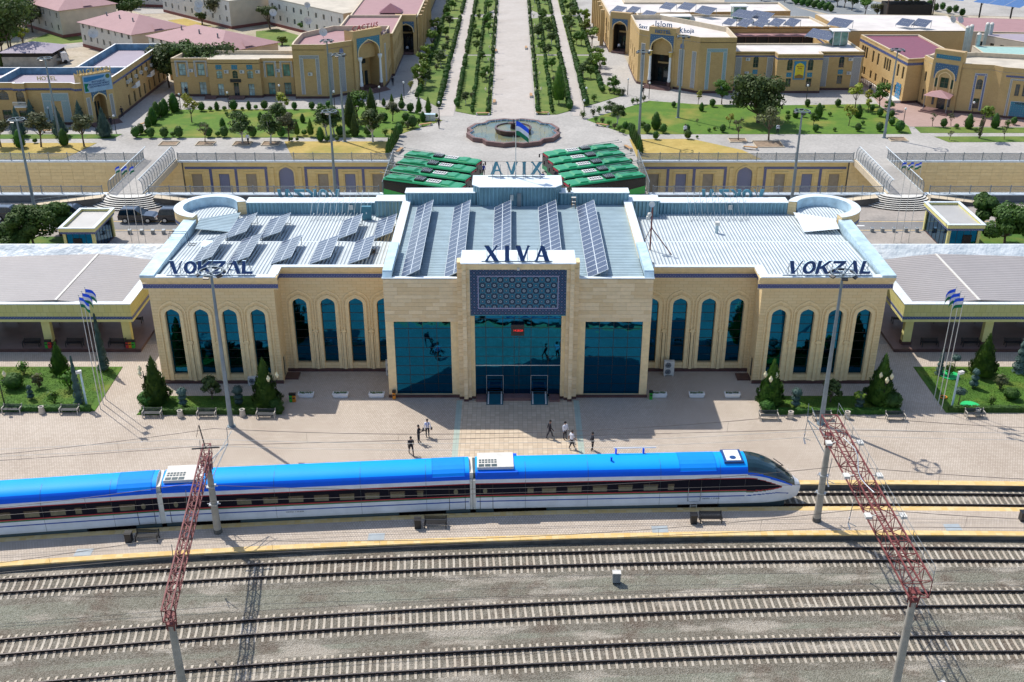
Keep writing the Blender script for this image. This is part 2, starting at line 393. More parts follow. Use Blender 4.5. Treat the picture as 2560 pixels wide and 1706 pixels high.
def tilework(name, ground, dark, mid, light, s, border=None):
 """glazed star-and-rosette tile print, in metres along the wall"""
 m, t, p = new_mat(name); b = N(t); u, z = b.wallco()
 def cell(u, z, ox, oz):
  fu = b.m('SUBTRACT', b.m('FRACT', b.m('ADD', b.m('DIVIDE', u, s), ox)), .5)
  fz = b.m('SUBTRACT', b.m('FRACT', b.m('ADD', b.m('DIVIDE', z, s), oz)), .5)
  r = b.m('SQRT', b.m('ADD', b.m('MULTIPLY', fu, fu), b.m('MULTIPLY', fz, fz)))
  a = b.m('ARCTAN2', fz, fu)
  return r, a
 r1, q1 = cell(u, z, 0, 0); r2, q2 = cell(u, z, .5, .5)
 r = b.m('MINIMUM', r1, r2)
 w = b.m('LESS_THAN', r1, r2)
 a = b.m('ADD', b.m('MULTIPLY', q1, w), b.m('MULTIPLY', q2, b.m('SUBTRACT', 1.0, w)))
 star = b.m('MULTIPLY', b.m('COSINE', b.m('MULTIPLY', a, 8.0)), .028)
 rr = b.m('ADD', r, star)
 def band(lo, hi): return b.m('MULTIPLY', b.m('GREATER_THAN', rr, lo), b.m('LESS_THAN', rr, hi))
 nz = b.noise(b.comb(u, z), 9.0/s, 2)
 c = b.mix(b.ramp(nz, .35, .65), ground, mid)
 c = b.mix(b.m('LESS_THAN', rr, .27), c, dark)
 c = b.mix(b.m('LESS_THAN', rr, .15), c, mid)
 c = b.mix(b.m('LESS_THAN', rr, .12), c, light)
 c = b.mix(b.m('LESS_THAN', rr, .05), c, dark)
 r3, q3 = cell(u, z, .5, 0); r4, q4 = cell(u, z, 0, .5); r5 = b.m('MINIMUM', r3, r4)
 c = b.mix(b.m('LESS_THAN', r5, .10), c, dark); c = b.mix(b.m('LESS_THAN', r5, .055), c, light)
 for ox, oz in ((.25, .25), (.75, .25)):
  r6, q6 = cell(u, z, ox, oz); r7, q7 = cell(u, z, ox, oz + .5); r8 = b.m('MINIMUM', r6, r7)
  c = b.mix(b.m('LESS_THAN', r8, .062), c, dark); c = b.mix(b.m('LESS_THAN', r8, .03), c, light)
 b.l(c, p.inputs['Base Color']); p.inputs['Roughness'].default_value = .3; return m
NAVY = (.012,.02,.09)
M.mosaic = tilework('star_mosaic', (.02,.17,.24), (.003,.006,.03), (.015,.12,.20), (.30,.36,.38), 1.06)
M.mosaicborder = tilework('mosaic_border', (.02,.035,.12), (.006,.008,.04), (.015,.12,.20), (.22,.22,.34), .56)
M.bluetile = tilework('blue_tile_band', (.05,.08,.25), (.02,.03,.12), (.06,.10,.30), (.45,.50,.62), .32)
M.bluepanel = tilework('blue_niche_tiles', (.14,.18,.34), (.09,.12,.26), (.17,.21,.36), (.36,.40,.52), .75)
M.teal_tiles = tilework('turquoise_spandrel', (.03,.22,.30), (.02,.10,.22), (.05,.26,.34), (.22,.40,.45), .8)
M.navyspandrel = tilework('navy_spandrel', (.05,.13,.25), (.02,.05,.15), (.06,.18,.30), (.35,.45,.50), .7)
M.lattice = tilework('grey_lattice_screen', (.34,.33,.32), (.16,.17,.18), (.45,.44,.42), (.62,.62,.60), .36)
M.tealgrid = tilework('teal_grid_tiles', (.28,.38,.38), (.12,.26,.30), (.36,.44,.43), (.62,.66,.64), .42)

def foliage(name, c1, c2, sc=1.2, trans=.25):
 m, t, p = new_mat(name); b = N(t)
 oi = b.n('ShaderNodeObjectInfo'); f = b.noise(b.pos(), sc, 3, .6)
 c = b.mix(b.ramp(f, .3, .7), c1, c2)
 hs = b.n('ShaderNodeHueSaturation'); b.l(c, hs.inputs['Color'])
 b.l(b.m('ADD', .485, b.m('MULTIPLY', oi.outputs['Random'], .03)), hs.inputs['Hue']); b.l(b.m('ADD', .8, b.m('MULTIPLY', oi.outputs['Random'], .4)), hs.inputs['Value'])
 b.l(hs.outputs[0], p.inputs['Base Color']); p.inputs['Roughness'].default_value = .7
 tr = b.n('ShaderNodeBsdfTranslucent'); b.l(hs.outputs[0], tr.inputs[0]); mx = b.n('ShaderNodeMixShader'); mx.inputs[0].default_value = trans
 b.l(p.outputs[0], mx.inputs[1]); b.l(tr.outputs[0], mx.inputs[2]); b.l(mx.outputs[0], t.nodes['Material Output'].inputs[0]); return m
M.f_dark = foliage('dark_leaves', (.04,.07,.015), (.085,.135,.025))
M.f_mid = foliage('green_leaves', (.045,.11,.008), (.10,.20,.015))
M.f_bright = foliage('bright_leaves', (.09,.16,.015), (.20,.27,.03))
M.f_yellow = foliage('yellow_green_leaves', (.20,.24,.02), (.36,.36,.05))
M.f_olive = foliage('olive_grey_leaves', (.07,.08,.03), (.13,.14,.06))
M.f_blue = foliage('blue_spruce_needles', (.04,.09,.075), (.10,.17,.15))
M.f_thuja = foliage('thuja_foliage', (.025,.085,.008), (.08,.16,.016))
M.f_box = foliage('clipped_box_leaves', (.026,.085,.007), (.06,.15,.012))
M.bark = plain('bark', (.11,.08,.055), .9, var=.3, scale=4)
M.limebark = plain('limewashed_bark', (.55,.52,.47), .9)
# GROUND
def pave(name, poly, z, mat, label=None, thick=0.05, kind='structure'):
 mb = MB(); mb.prism(poly, z - thick, z); o = mb.build(name, mat); o['kind'] = kind
 if label: o['label'] = label
 return o
def isl_far(x): return 70.448 + .05037*x - .000922*x*x
def isl_near(x): return 66.757 + .04872*x - .000910*x*x
def trA(x): return isl_far(x) + 1.53
def trB(x): return 65.50 + .04959*x - .000830*x*x - .76
def trC(x): return 59.777 + .07168*x - .000889*x*x - .76
def trD(x): return 55.308 + .07017*x - .000970*x*x - .76
def near_edge(x): return trA(x) + 1.53
XS = [x for x in range(-90, 91, 3)]
# track bed: one gravel field under all the tracks
mb = MB(); mb.box(-400, 400, -120, 80, -1.6, -0.55); struct('track_bed', mb, M.ballast, 'grey-green gravel bed under and between the railway tracks')
# the plaza in front of the station, edge following the curved track
edge = [(x, near_edge(x)) for x in XS]
YT = 144.5                                        # south face of the sunken road's near wall
pave('plaza_pavement', [(x, y + .66) for x, y in edge] + [(90, 100), (-90, 100)], 0.0, M.pavers, 'pinkish brick-paved plaza between station and train', 1.2)
pave('forecourt', [(-90, 100), (90, 100), (300, 100), (300, YT), (-300, YT), (-300, 100)], 0.0, M.forecourt, 'grey forecourt behind the station', 1.2)
pave('side_yard', [(90, 60), (300, 60), (300, 100), (90, 100)], 0.0, M.sand, None, 1.2)
pave('side_ground', [(-300, 50), (-90, 50), (-90, 100), (-300, 100)], 0.0, M.sand, None, 1.2)
def edge_strip(name, f0, f1, z, mat, label, thick=.5):
 mb = MB(); xs = XS
 for i in range(len(xs)-1):
  a, b = xs[i], xs[i+1]
  mb.prism([(a, f0(a)), (b, f0(b)), (b, f1(b)), (a, f1(a))], z-thick, z)
 o = mb.build(name, mat); o['kind'] = 'structure'; o['label'] = label; return o
edge_strip('plaza_kerb', lambda x: near_edge(x)+.02, lambda x: near_edge(x)+.66, .004, M.yellowpaint, 'yellow tiled edge of the plaza along the train track')
edge_strip('plaza_edge_wall', lambda x: near_edge(x), lambda x: near_edge(x)+.66, -.05, M.darkconc, 'dark concrete edge wall of the plaza', 1.0)
# island platform
edge_strip('island_platform', lambda x: isl_near(x)+.55, lambda x: isl_far(x)-.55, 0.0, M.pavers, 'brick-paved island platform between train and open tracks', 1.2)
edge_strip('platform_edge_far', lambda x: isl_far(x)-.55, lambda x: isl_far(x), .004, M.yellowpaint, 'yellow tiled platform edge beside the train')
edge_strip('platform_edge_near', lambda x: isl_near(x), lambda x: isl_near(x)+.55, .004, M.yellowpaint, 'yellow tiled platform edge facing the open tracks', .12)
edge_strip('platform_edge_wall', lambda x: isl_near(x)+.03, lambda x: isl_near(x)+.55, -.116, M.darkconc, 'dark stained side wall of the island platform', 1.0)
# middle of the plaza: square tiles with teal strips
def yE(x): return near_edge(x) + .66
pave('plaza_tiles', [(-5.2, yE(-5.2)), (5.2, yE(5.2)), (5.2, 88.2), (-5.2, 88.2)], .006, M.midtiles, 'cream square tiles leading to the station doors', .1)
for s in (-1, 1):
 pave('tile_strip', [(s*5.2, yE(s*5.2)), (s*5.72, yE(s*5.72)), (s*5.72, 88.2), (s*5.2, 88.2)], .008, M.tealtile, 'pale teal tile strip %s the cream tiles' % ('left of' if s < 0 else 'right of'), .1)
# north town ground
NP = [(-900, 161.4), (900, 161.4), (900, 1500), (-900, 1500)]
pave('town_ground', NP, NZ, M.sand, 'dusty ground of the town', 8)
pave('central_causeway', [(-18.6, 145), (18.6, 145), (18.6, 161.5), (-18.6, 161.5)], NZ - .01, M.concpave, 'paved causeway between the two sunken roads', 7.5)
mb = MB(); mb.add([(-18.6,134,0.01),(18.6,134,0.01),(18.6,145,NZ-.01),(-18.6,145,NZ-.01)], [(0,1,2,3)]); mb.box(-18.6,18.6,134,145,-1,-.02); struct('forecourt_ramp', mb, M.concpave)
# sunken road
for s in (-1, 1):
 x0, x1 = sorted((s*18.6, s*300))
 pave('underpass_road', [(x0, 143), (x1, 143), (x1, 162), (x0, 162)], -6.0, M.concpave, 'sunken road on the %s of the causeway' % ('left' if s < 0 else 'right'), 1)  # floor made pale concrete to bounce light onto the far wall
# lanes behind the station
for s in (-1, 1):
 x0, x1 = sorted((s*20, s*300))
 pave('road', [(x0, 132.9), (x1, 132.9), (x1, 137.2), (x0, 137.2)], .006, M.asphalt, 'grey lane behind the %s end of the station' % ('left' if s < 0 else 'right'), .1)
 for y in (133.4, 136.75):
  pave('lane_line', [(x0, y-.09), (x1, y-.09), (x1, y+.09), (x0, y+.09)], .012, M.yellowpaint, None, .1)
M.lanewhite = plain('lane_white', (.75,.75,.73), .8)
mb = MB(); mb.prism([(46.2,134.95),(46.2,135.25),(44.0,135.25),(44.0,135.55),(43.0,135.1),(44.0,134.65),(44.0,134.95)], .0, .014); struct('arrow_marking', mb, M.lanewhite, 'white arrow painted on the lane')
# paved areas of the town (north)
zp = NZ
pave('town_pavement', [(-120, 161.0), (120, 161.0), (120, 181), (70, 200), (70, 222), (66, 222), (24, 224), (24, 340), (-25, 340), (-25, 224), (-66, 222), (-67, 205), (-90, 178), (-120, 178)], zp+.01, M.concpave, 'pale concrete paving of the squares and paths', .1)
circ = [(18.7*math.cos(R(a)), 172.5 + 14.5*math.sin(R(a))) for a in range(0, 181, 6)]
pave('round_square', circ + [(-18.6, 161.0), (18.6, 161.0)], zp+.02, M.concpave, 'round paved square about the fountain', .1)
pave('promenade', [(-4.0, 186.5), (3.4, 186.5), (3.4, 340), (-4.0, 340)], zp+.03, M.prompave, 'central paved promenade leading away from the fountain', .1)
for x0, x1, lb in ((-13.6, -10.9, 'left'), (10.2, 12.3, 'right')):
 pave('garden_path', [(x0, 188), (x1, 188), (x1, 340), (x0, 340)], zp+.03, M.prompave, 'straight garden path %s of the promenade' % lb, .1)
pave('red_pavement', [(69.6, 222), (66.6, 196.6), (67.2, 181), (110, 181), (110, 190), (70, 200), (70.2, 222)], zp+.04, M.redpave, 'reddish paved path round the right-hand hotel', .1)
def lawn(name, pts, mat, label, dz=.05):
 return pave(name, pts, zp + dz, mat, label, .3)
lawn('lawn', [(-62.5,173.9),(-43,174.2),(-20.2,174.3),(-18.2,177.6),(-12.6,184.9),(-16.6,189.8),(-26.5,195.4),(-31.2,192.9),(-62.1,192.4)], M.lawn, 'green lawn with clipped bushes before the left hotel')
lawn('dry_lawn', [(-37.6,171.9),(-19.7,171.9),(-19.9,162.1),(-34.4,162.1)], M.drylawn, 'yellowed dry lawn beside the left cypress row')
lawn('dry_lawn', [(-90,171),(-67.8,171),(-70,162.1),(-95,162.1)], M.drylawn, 'yellowed dry lawn at the far left')
lawn('lawn', [(-95,176),(-65.4,176.3),(-66,173.6),(-95,173.4)], M.lawn_dark, 'thin green lawn strip with spruces at the far left')
lawn('lawn', [(12.4,185.4),(15.7,180.3),(18.5,176.2),(66,176.4),(67,181),(66.3,196.5),(46,195.4),(33.3,196.2),(24.8,198.9)], M.lawn, 'wide green lawn with a large dark tree before the right hotel')
lawn('dry_lawn', [(18.7,173.2),(28.9,173.4),(36,167),(38,162.1),(18.9,162.1)], M.drylawn, 'yellowed dry lawn with curved edge beside the right cypress row')
lawn('lawn', [(67.9,180.8),(95,180.2),(95,177),(67.7,177)], M.gardenlawn, 'narrow lawn before the right-hand brick hotel')
lawn('lawn', [(69.2,174.8),(95,175),(95,171.8),(70.4,171.5)], M.gardenlawn, 'narrow kerbed lawn at the far right')
gs = []
for (poly, lb) in (([(-18.4,202.6),(-13.9,194),(-13.9,238.6),(-18.4,238.6)], 'outer left garden strip nearest the square'),
                   ([(-18.4,240),(-13.9,240),(-13.9,284),(-18.4,284)], 'outer left garden strip in the middle'),
                   ([(-18.6,286),(-13.9,286),(-13.9,340),(-18.6,340)], 'outer left garden strip at the far end'),
                   ([(-10.7,191.2),(-7.3,188.7),(-4.3,188.7),(-4.3,239),(-10.7,239)], 'inner left garden strip nearest the square'),
                   ([(-10.7,240.2),(-4.3,240.2),(-4.3,284),(-10.7,288)], 'inner left garden strip in the middle'),
                   ([(-10.9,291),(-8.0,291),(-4.6,300),(-4.6,340),(-10.9,340)], 'inner left garden strip at the far end'),
                   ([(3.7,188.9),(7.3,188.9),(10.0,191.6),(10.0,239),(3.7,239)], 'inner right garden strip nearest the square'),
                   ([(3.7,240.4),(10.0,240.4),(10.0,288),(3.7,284)], 'inner right garden strip in the middle'),
                   ([(7.2,291),(10.0,291),(10.0,340),(3.7,340),(3.7,300)], 'inner right garden strip at the far end'),
                   ([(12.6,194.4),(20.6,203.2),(16.9,214),(16.6,238.8),(12.6,238.8)], 'outer right garden strip nearest the square'),
                   ([(12.5,240.4),(16.5,240.4),(16.2,288),(12.3,288)], 'outer right garden strip in the middle'),
                   ([(12.3,290),(16.2,290),(16.2,340),(12.3,340)], 'outer right garden strip at the far end')):
 lawn('garden_bed', poly, M.gardenlawn, lb, .08)
# lawns beside the station
def slawn(pts, label):
 mb = MB(); mb.prism(pts, -.1, .05); o = mb.build('lawn', M.lawn_dark); o['kind'] = 'structure'; o['label'] = label
slawn([(-75,94.9),(-39.2,94.9),(-38.95,86.2),(-75,86.1)], 'green lawn with topiary before the left canopy')
slawn([(75,94.9),(39.3,94.9),(39.3,85.9),(75,85.9)], 'green lawn with topiary before the right canopy')
slawn([(-34.9,85.5),(-34.3,89.0),(-22.7,89.0),(-21.6,85.6)], 'planted bed with hedge before the left wing')
slawn([(22.6,85.5),(22.4,89.0),(35.3,89.0),(35.3,85.7)], 'planted bed with hedge before the right wing')
pave('lawn', [(-80,122),(-55.5,122),(-55.5,131),(-80,131)], .05, M.lawn_dark, 'lawn with round trees behind the left canopy', .2)
pave('lawn', [(80,122),(57.8,122),(57.8,134),(80,134)], .05, M.lawn_dark, 'lawn with round trees behind the right canopy', .2)
# far streets
pave('far_road', [a4(250,60), a4(700,165), a4(1180,190), a4(1320,75), a4(560,-60), a4(-200,-60)], NZ+.05, M.asphalt2, 'wide grey boulevard at the upper right', .2)
pave('far_street', [a4(-400,-20), a4(60,5), a4(560,160), a4(700,230), a4(500,230), a4(-100,130), a4(-400,110)], NZ+.07, M.asphalt2, 'side street behind the courtyard hotel', .2)
pave('far_pavement', [a4(1080,-20), a4(1340,75), a4(1700,140), a4(2400,160), a4(2600,60), a4(2600,-60), a4(1080,-60)], NZ+.05, M.concpave, 'pale paved area under the solar canopies', .2)
for (pa, pb) in (((740,0),(1180,118)),):
 q0, q1 = a4(*pa), a4(*pb); d = Vector((q1[0]-q0[0], q1[1]-q0[1])).normalized(); n = Vector((-d.y, d.x))*.12
 pave('lane_line', [(q0[0]+n.x,q0[1]+n.y),(q0[0]-n.x,q0[1]-n.y),(q1[0]-n.x,q1[1]-n.y),(q1[0]+n.x,q1[1]+n.y)], NZ+.08, M.lanewhite, None, .05)
mb = MB()
for (pa, pb) in (((870,0),(1300,100)), ((640,0),(1040,130))):
 q0, q1 = Vector(a4(*pa)), Vector(a4(*pb)); L = (q1-q0).length; d = (q1-q0)/L; n = Vector((-d.y, d.x))*.1
 t = 0
 while t < L:
  a, c = q0+d*t, q0+d*(t+1.6); mb.prism([tuple(a+n), tuple(a-n), tuple(c-n), tuple(c+n)], NZ+.03, NZ+.085); t += 4.2
o = mb.build('lane_dashes', M.lanewhite); o['kind'] = 'structure'
# village streets, left
pave('village_road', [a1(-50,495), a1(400,440), a1(800,390), a1(800,425), a1(420,475), a1(-50,530)], NZ+.03, M.concpave, 'concrete lane among the apartment blocks', .1)
pave('village_lawn', [a1(300,430), a1(260,380), a1(440,310), a1(760,340), a1(800,385)], NZ+.03, M.gardenlawn, 'rough green plot before the apartment block', .1)
pave('village_road', [a1(1090,55), a1(1340,30), a1(1300,80), a1(1680,70), a1(1690,120), a1(1310,130)], NZ+.03, M.concpave, 'pale track between the blocks', .1)
pave('village_lawn', [a1(1540,190), a1(1700,170), a1(1960,250), a1(1700,240)], NZ+.03, M.drylawn, 'weedy plot beside the white block', .1)
pave('village_lawn', [a2(0,290), a2(200,270), a2(400,330), a2(330,430), a2(210,420), a2(0,340)], NZ+.03, M.gardenlawn, 'weedy plot behind the left hotel', .1)

# TRACKS
def ballast_strip(f, lb):
 mb = MB(); xs = XS
 for i in range(len(xs)-1):
  a, b = xs[i], xs[i+1]
  mb.add([(a,f(a)-2.0,-.552),(b,f(b)-2.0,-.552),(b,f(b)-1.5,-.50),(a,f(a)-1.5,-.50),(b,f(b)+1.5,-.50),(a,f(a)+1.5,-.50),(b,f(b)+2.0,-.552),(a,f(a)+2.0,-.552)], [(0,1,2,3),(3,2,4,5),(5,4,6,7)])
 struct('ballast_strip', mb, M.ballast_dark, lb)
def sleeper_mesh():
 mb = MB(); hw = .08
 prof = [(-1.35,.0),(-1.35,.10),(-.95,.17),(-.55,.15),(-.25,.10),(.25,.10),(.55,.15),(.95,.17),(1.35,.10),(1.35,.0)]
 L = [(-hw, y, z) for y, z in prof]; Rr = [(hw, y, z) for y, z in prof]; n = len(prof)
 mb.add(L + Rr, [tuple(range(n))[::-1], tuple(range(n, 2*n))] + [(i, (i+1) % n, n+(i+1) % n, n+i) for i in range(n)])
 for y in (-.76, .76): mb.cbox(0, y-.14, .2, .16, .07, .05, m=1); mb.cbox(0, y+.14, .2, .16, .07, .05, m=1)
 return mb.mesh('sleeper', [M.sleeper, M.rust])
m_, t_, p_ = new_mat('concrete_sleeper'); b_ = N(t_); oi = b_.n('ShaderNodeObjectInfo')
c_ = b_.mix(b_.ramp(b_.noise(b_.pos(), 5.0, 4), .35, .7), (.52,.47,.39), (.40,.35,.28)); c_ = b_.mix(b_.m('MULTIPLY', oi.outputs['Random'], .5), c_, (.38,.31,.23))
b_.l(c_, p_.inputs['Base Color']); p_.inputs['Roughness'].default_value = .9; M.sleeper = m_
SLP = sleeper_mesh()
def track(f, xa, xb, label):
 t = thing('railway_track', label, 'railway track', (0, f(0), -.55)); t['group'] = 'railway tracks'
 fs = lambda x: (f(x+.5)-f(x-.5))
 for side in (-.76, .76):
  mb = MB(); prev = None; xs = [xa + (xb-xa)*i/60 for i in range(61)]
  prof = [(-.06,0),(-.06,.02),(-.012,.04),(-.012,.13),(-.036,.14),(-.036,.18),(.036,.18),(.036,.14),(.012,.13),(.012,.04),(.06,.02),(.06,0)]
  vs = []
  for x in xs: vs += [(x, f(x)+side+py, -.55+.05+.12+pz-.12) for py, pz in prof]
  k = len(prof); top = {5}
  fs_ = []; ms = []
  for i in range(60):
   for j in range(k):
    mb.add([vs[i*k+j], vs[(i+1)*k+j], vs[(i+1)*k+(j+1)%k], vs[i*k+(j+1)%k]], [(0,1,2,3)], 1 if j == 5 else 0)
  for i in range(len(mb.v)): mb.v[i] = (mb.v[i][0], mb.v[i][1], mb.v[i][2] + .05)
  mb.build('rail', [M.rust, M.railtop], t)
 n = 0; x = xa
 rnd = random.Random(int(f(0)*10))
 while x < xb:
  o = obj('sleeper', SLP, t, (x, f(x)-f(0), -.035 + rnd.uniform(-.012,.008)), (0, 0, math.atan(fs(x)) + rnd.uniform(-.02,.02)))
  x += .50 + rnd.uniform(-.035,.035); n += 1
SLEEP = .5
for f_, lb in ((trA,'gravel ridge under the train track'),(trB,'gravel ridge under the track beside the island'),(trC,'gravel ridge under the middle open track'),(trD,'gravel ridge under the nearest track')): ballast_strip(f_, lb)
track(trA, -44, 46, 'railway track the blue train stands on')
track(trB, -46, 48, 'open railway track next to the island platform')
track(trC, -44, 46, 'middle open railway track, second from the island platform')
track(trD, -41, 43, 'nearest open railway track at the bottom of the picture')

# TRAIN
M.tblue2b = plain('train_hatch_blue', (.0,.25,.85), .65, var=.04, spec=.2)
BODY = [(-1.40,.28),(-1.45,.5),(-1.46,1.38),(-1.46,1.50),(-1.46,1.60),(-1.45,2.62),(-1.44,2.70),(-1.40,3.02),(-1.33,3.25),(-1.15,3.52),(-.85,3.72),(-.45,3.83),(0,3.86)]
ZL = [0,.28]
def body_pts(): return BODY + [(-y, z) for y, z in BODY[-2::-1]]
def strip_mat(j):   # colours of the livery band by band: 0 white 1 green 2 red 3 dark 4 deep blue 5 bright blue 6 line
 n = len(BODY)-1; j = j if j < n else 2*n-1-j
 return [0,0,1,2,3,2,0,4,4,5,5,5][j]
LIV = None
def carriage_shell(x0, x1, parent):
 mats = [M.twhite, M.tgreen, M.tred, M.tdark, M.tblue2, M.tblue, M.tline]
 P_ = body_pts(); n = len(P_)
 side = MB(); roof = MB()
 for j in range(n-1):
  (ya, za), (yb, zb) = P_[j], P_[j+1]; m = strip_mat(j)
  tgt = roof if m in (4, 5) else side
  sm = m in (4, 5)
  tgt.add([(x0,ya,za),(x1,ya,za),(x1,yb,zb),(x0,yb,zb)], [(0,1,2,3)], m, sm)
 for x, rev in ((x0, 0), (x1, 1)):
  pts = [(x, y, z) for y, z in P_]; side.add(pts, [tuple(range(n)) if not rev else tuple(range(n))[::-1]], 0)
 side.add([(x0,-1.40,.28),(x0,1.40,.28),(x1,1.40,.28),(x1,-1.40,.28)], [(0,1,2,3)], 0)
 for s in (-1, 1): side.box(x0+.1, x1-.1, *sorted((s*1.45, s*1.468)), .98, 1.07, 6)
 # weld the roof so its highlight runs smoothly
 o = side.bl('body', mats, parent)
 r = roof.mesh('roof', mats); bm = bmesh.new(); bm.from_mesh(r); bmesh.ops.remove_doubles(bm, verts=bm.verts, dist=.001); bm.to_mesh(r); bm.free()
 obj('roof', r, parent)
 return o
def seams(parent, xs):
 mb = MB()
 for x in xs:
  mb.box(x-.008, x+.008, -1.468, -1.455, .3, 2.98)
  mb.add([(x-.01,-1.41,3.03),(x+.01,-1.41,3.03),(x+.01,-1.34,3.27),(x-.01,-1.34,3.27)], [(0,1,2,3)])
  for (ya, za), (yb, zb) in (((-1.34,3.26),(-1.16,3.53)),((-1.16,3.53),(-.86,3.73)),((-.86,3.73),(-.45,3.84)),((-.45,3.84),(.45,3.84))): mb.add([(x-.01,ya,za+.006),(x+.01,ya,za+.006),(x+.01,yb,zb+.008),(x-.01,yb,zb+.008)], [(0,1,2,3)])
 mb.bl('panel_seam', M.tskirt, parent)
def wheels(parent, xs):
 for x in xs:
  mb = MB()
  for dx in (-.95, .95):
   mb.tube([(x+dx,-.85,.09),(x+dx,-.70,.09)], .42, 14); mb.tube([(x+dx,.70,.09),(x+dx,.85,.09)], .42, 14); mb.tube([(x+dx,-.7,.09),(x+dx,.7,.09)], .08, 8)
  mb.box(x-1.5, x+1.5, -.95, -.86, 0, .28); mb.box(x-1.5, x+1.5, .86, .95, 0, .28)
  mb.bl('bogie', M.black, parent)
def side_windows(parent, xs, w=1.08, z0=1.74, z1=2.26, small=()):
 wf = {}
 for x in xs:
  ww = .45 if x in small else w
  key = ww
  if key not in wf:
   mb = MB(); mb.box(-ww/2-.03, ww/2+.03, -.012, .0, z0-.03, z1+.03, 0); mb.box(-ww/2, ww/2, -.02, -.012, z0, z0+(z1-z0)*.68, 1); mb.box(-ww/2, ww/2, -.018, -.012, z0+(z1-z0)*.70, z1, 0)
   wf[key] = mb.mesh('window', [M.carglass, M.tglass])
  obj('window', wf[key], parent, (x, -1.457, 0))
  o = obj('window', wf[key], parent, (x, 1.457, 0), (0, 0, math.pi))
def door_mesh():
 mb = MB()
 for x in (-.5, .5): mb.box(x-.02, x+.02, -.01, 0, .0, 2.5)
 mb.box(-.48, .48, -.008, 0, .35, .37);
 return mb.mesh('door', [M.black])
DOORM = None
def ellip_win(parent, x):
 mb = MB(); pts = [(x+.17*math.cos(a), -1.475, 2.0+.26*math.sin(a)) for a in [2*math.pi*i/12 for i in range(12)]]
 mb.poly(pts); mb.bl('door_window', M.tglass, parent)
def roof_ac(parent, x0, x1):
 mb = MB(); mb.box(x0, x1, -1.05, 1.05, 3.70, 3.93, 0);
 for i in range(6):
  for y in (-.35, -.05): mb.box(x0+.15+i*.24, x0+.33+i*.24, y-.1, y+.1, 3.93, 3.945, 1)
 for i in range(3): mb.box(x0+.12+i*.5, x0+.55+i*.5, -.98, -.62, 3.93, 3.945, 1)
 mb.bl('air_conditioner', [M.offwhite, M.tskirt], parent)
 mb = MB(); mb.box(x0, x1+.3, -1.36, -1.06, 3.30, 3.62, 0); mb.box(x0, x1+.3, 1.06, 1.36, 3.30, 3.62, 0); mb.bl('roof_panel', M.tblue2, parent)
def roof_patch(parent, x0, x1):
 mb = MB(); P_ = [(-1.30,3.30),(-1.15,3.52),(-.85,3.72),(-.45,3.83),(0,3.86),(.45,3.83),(.85,3.72)]
 for (ya, za), (yb, zb) in zip(P_, P_[1:]): mb.add([(x0,ya*1.008,za+.012),(x1,ya*1.008,za+.012),(x1,yb*1.008,zb+.012),(x0,yb*1.008,zb+.012)], [(0,1,2,3)], 0, True)
 for xx in (x0, x1-.03):
  for (ya, za), (yb, zb) in zip(P_, P_[1:]): mb.add([(xx,ya*1.01,za+.018),(xx+.03,ya*1.01,za+.018),(xx+.03,yb*1.01,zb+.018),(xx,yb*1.01,zb+.018)], [(0,1,2,3)], 1)
 mb.box(x0, x1, -1.34, -1.30, 3.29, 3.33, 1); mb.bl('roof_hatch', [M.tblue2b, M.tblue2], parent)
def skirt(parent, x0, x1):
 mb = MB(); mb.prism([(x0, -1.36), (x1, -1.36), (x1, 1.36), (x0, 1.36)], -.22, .28)
 mb.bl('skirt', M.tskirt, parent)
def train_number(parent, x, z=.78):
 me = text_mesh('OSHOLI  1 10 4042', .17, .002, .0)
 o = obj('number', me, parent, (x, -1.462, z), (R(90), 0, 0)); o.data.materials.append(M.black)
def text_mesh(body, size, extrude, offset=0.0, shear=0.0, align='CENTER', space=1.0):
 cu = bpy.data.curves.new('t', 'FONT'); cu.body = body; cu.size = size; cu.extrude = extrude; cu.offset = offset; cu.shear = shear
 cu.align_x = align; cu.space_character = space; cu.resolution_u = 3
 tmp = bpy.data.objects.new('t', cu); COL.objects.link(tmp)
 dg = bpy.context.evaluated_depsgraph_get(); me = bpy.data.meshes.new_from_object(tmp.evaluated_get(dg))
 bpy.data.objects.remove(tmp); bpy.data.curves.remove(cu); me.materials.clear(); return me
def place_car(xa, xb, label, name='train_carriage', cat='train carriage'):
 ya, yb = trA(xa), trA(xb); rz = math.atan2(yb-ya, xb-xa)
 return thing(name, label, cat, (xa, ya, 0), rz, 'carriages of the blue and white train'), math.hypot(xb-xa, yb-ya)
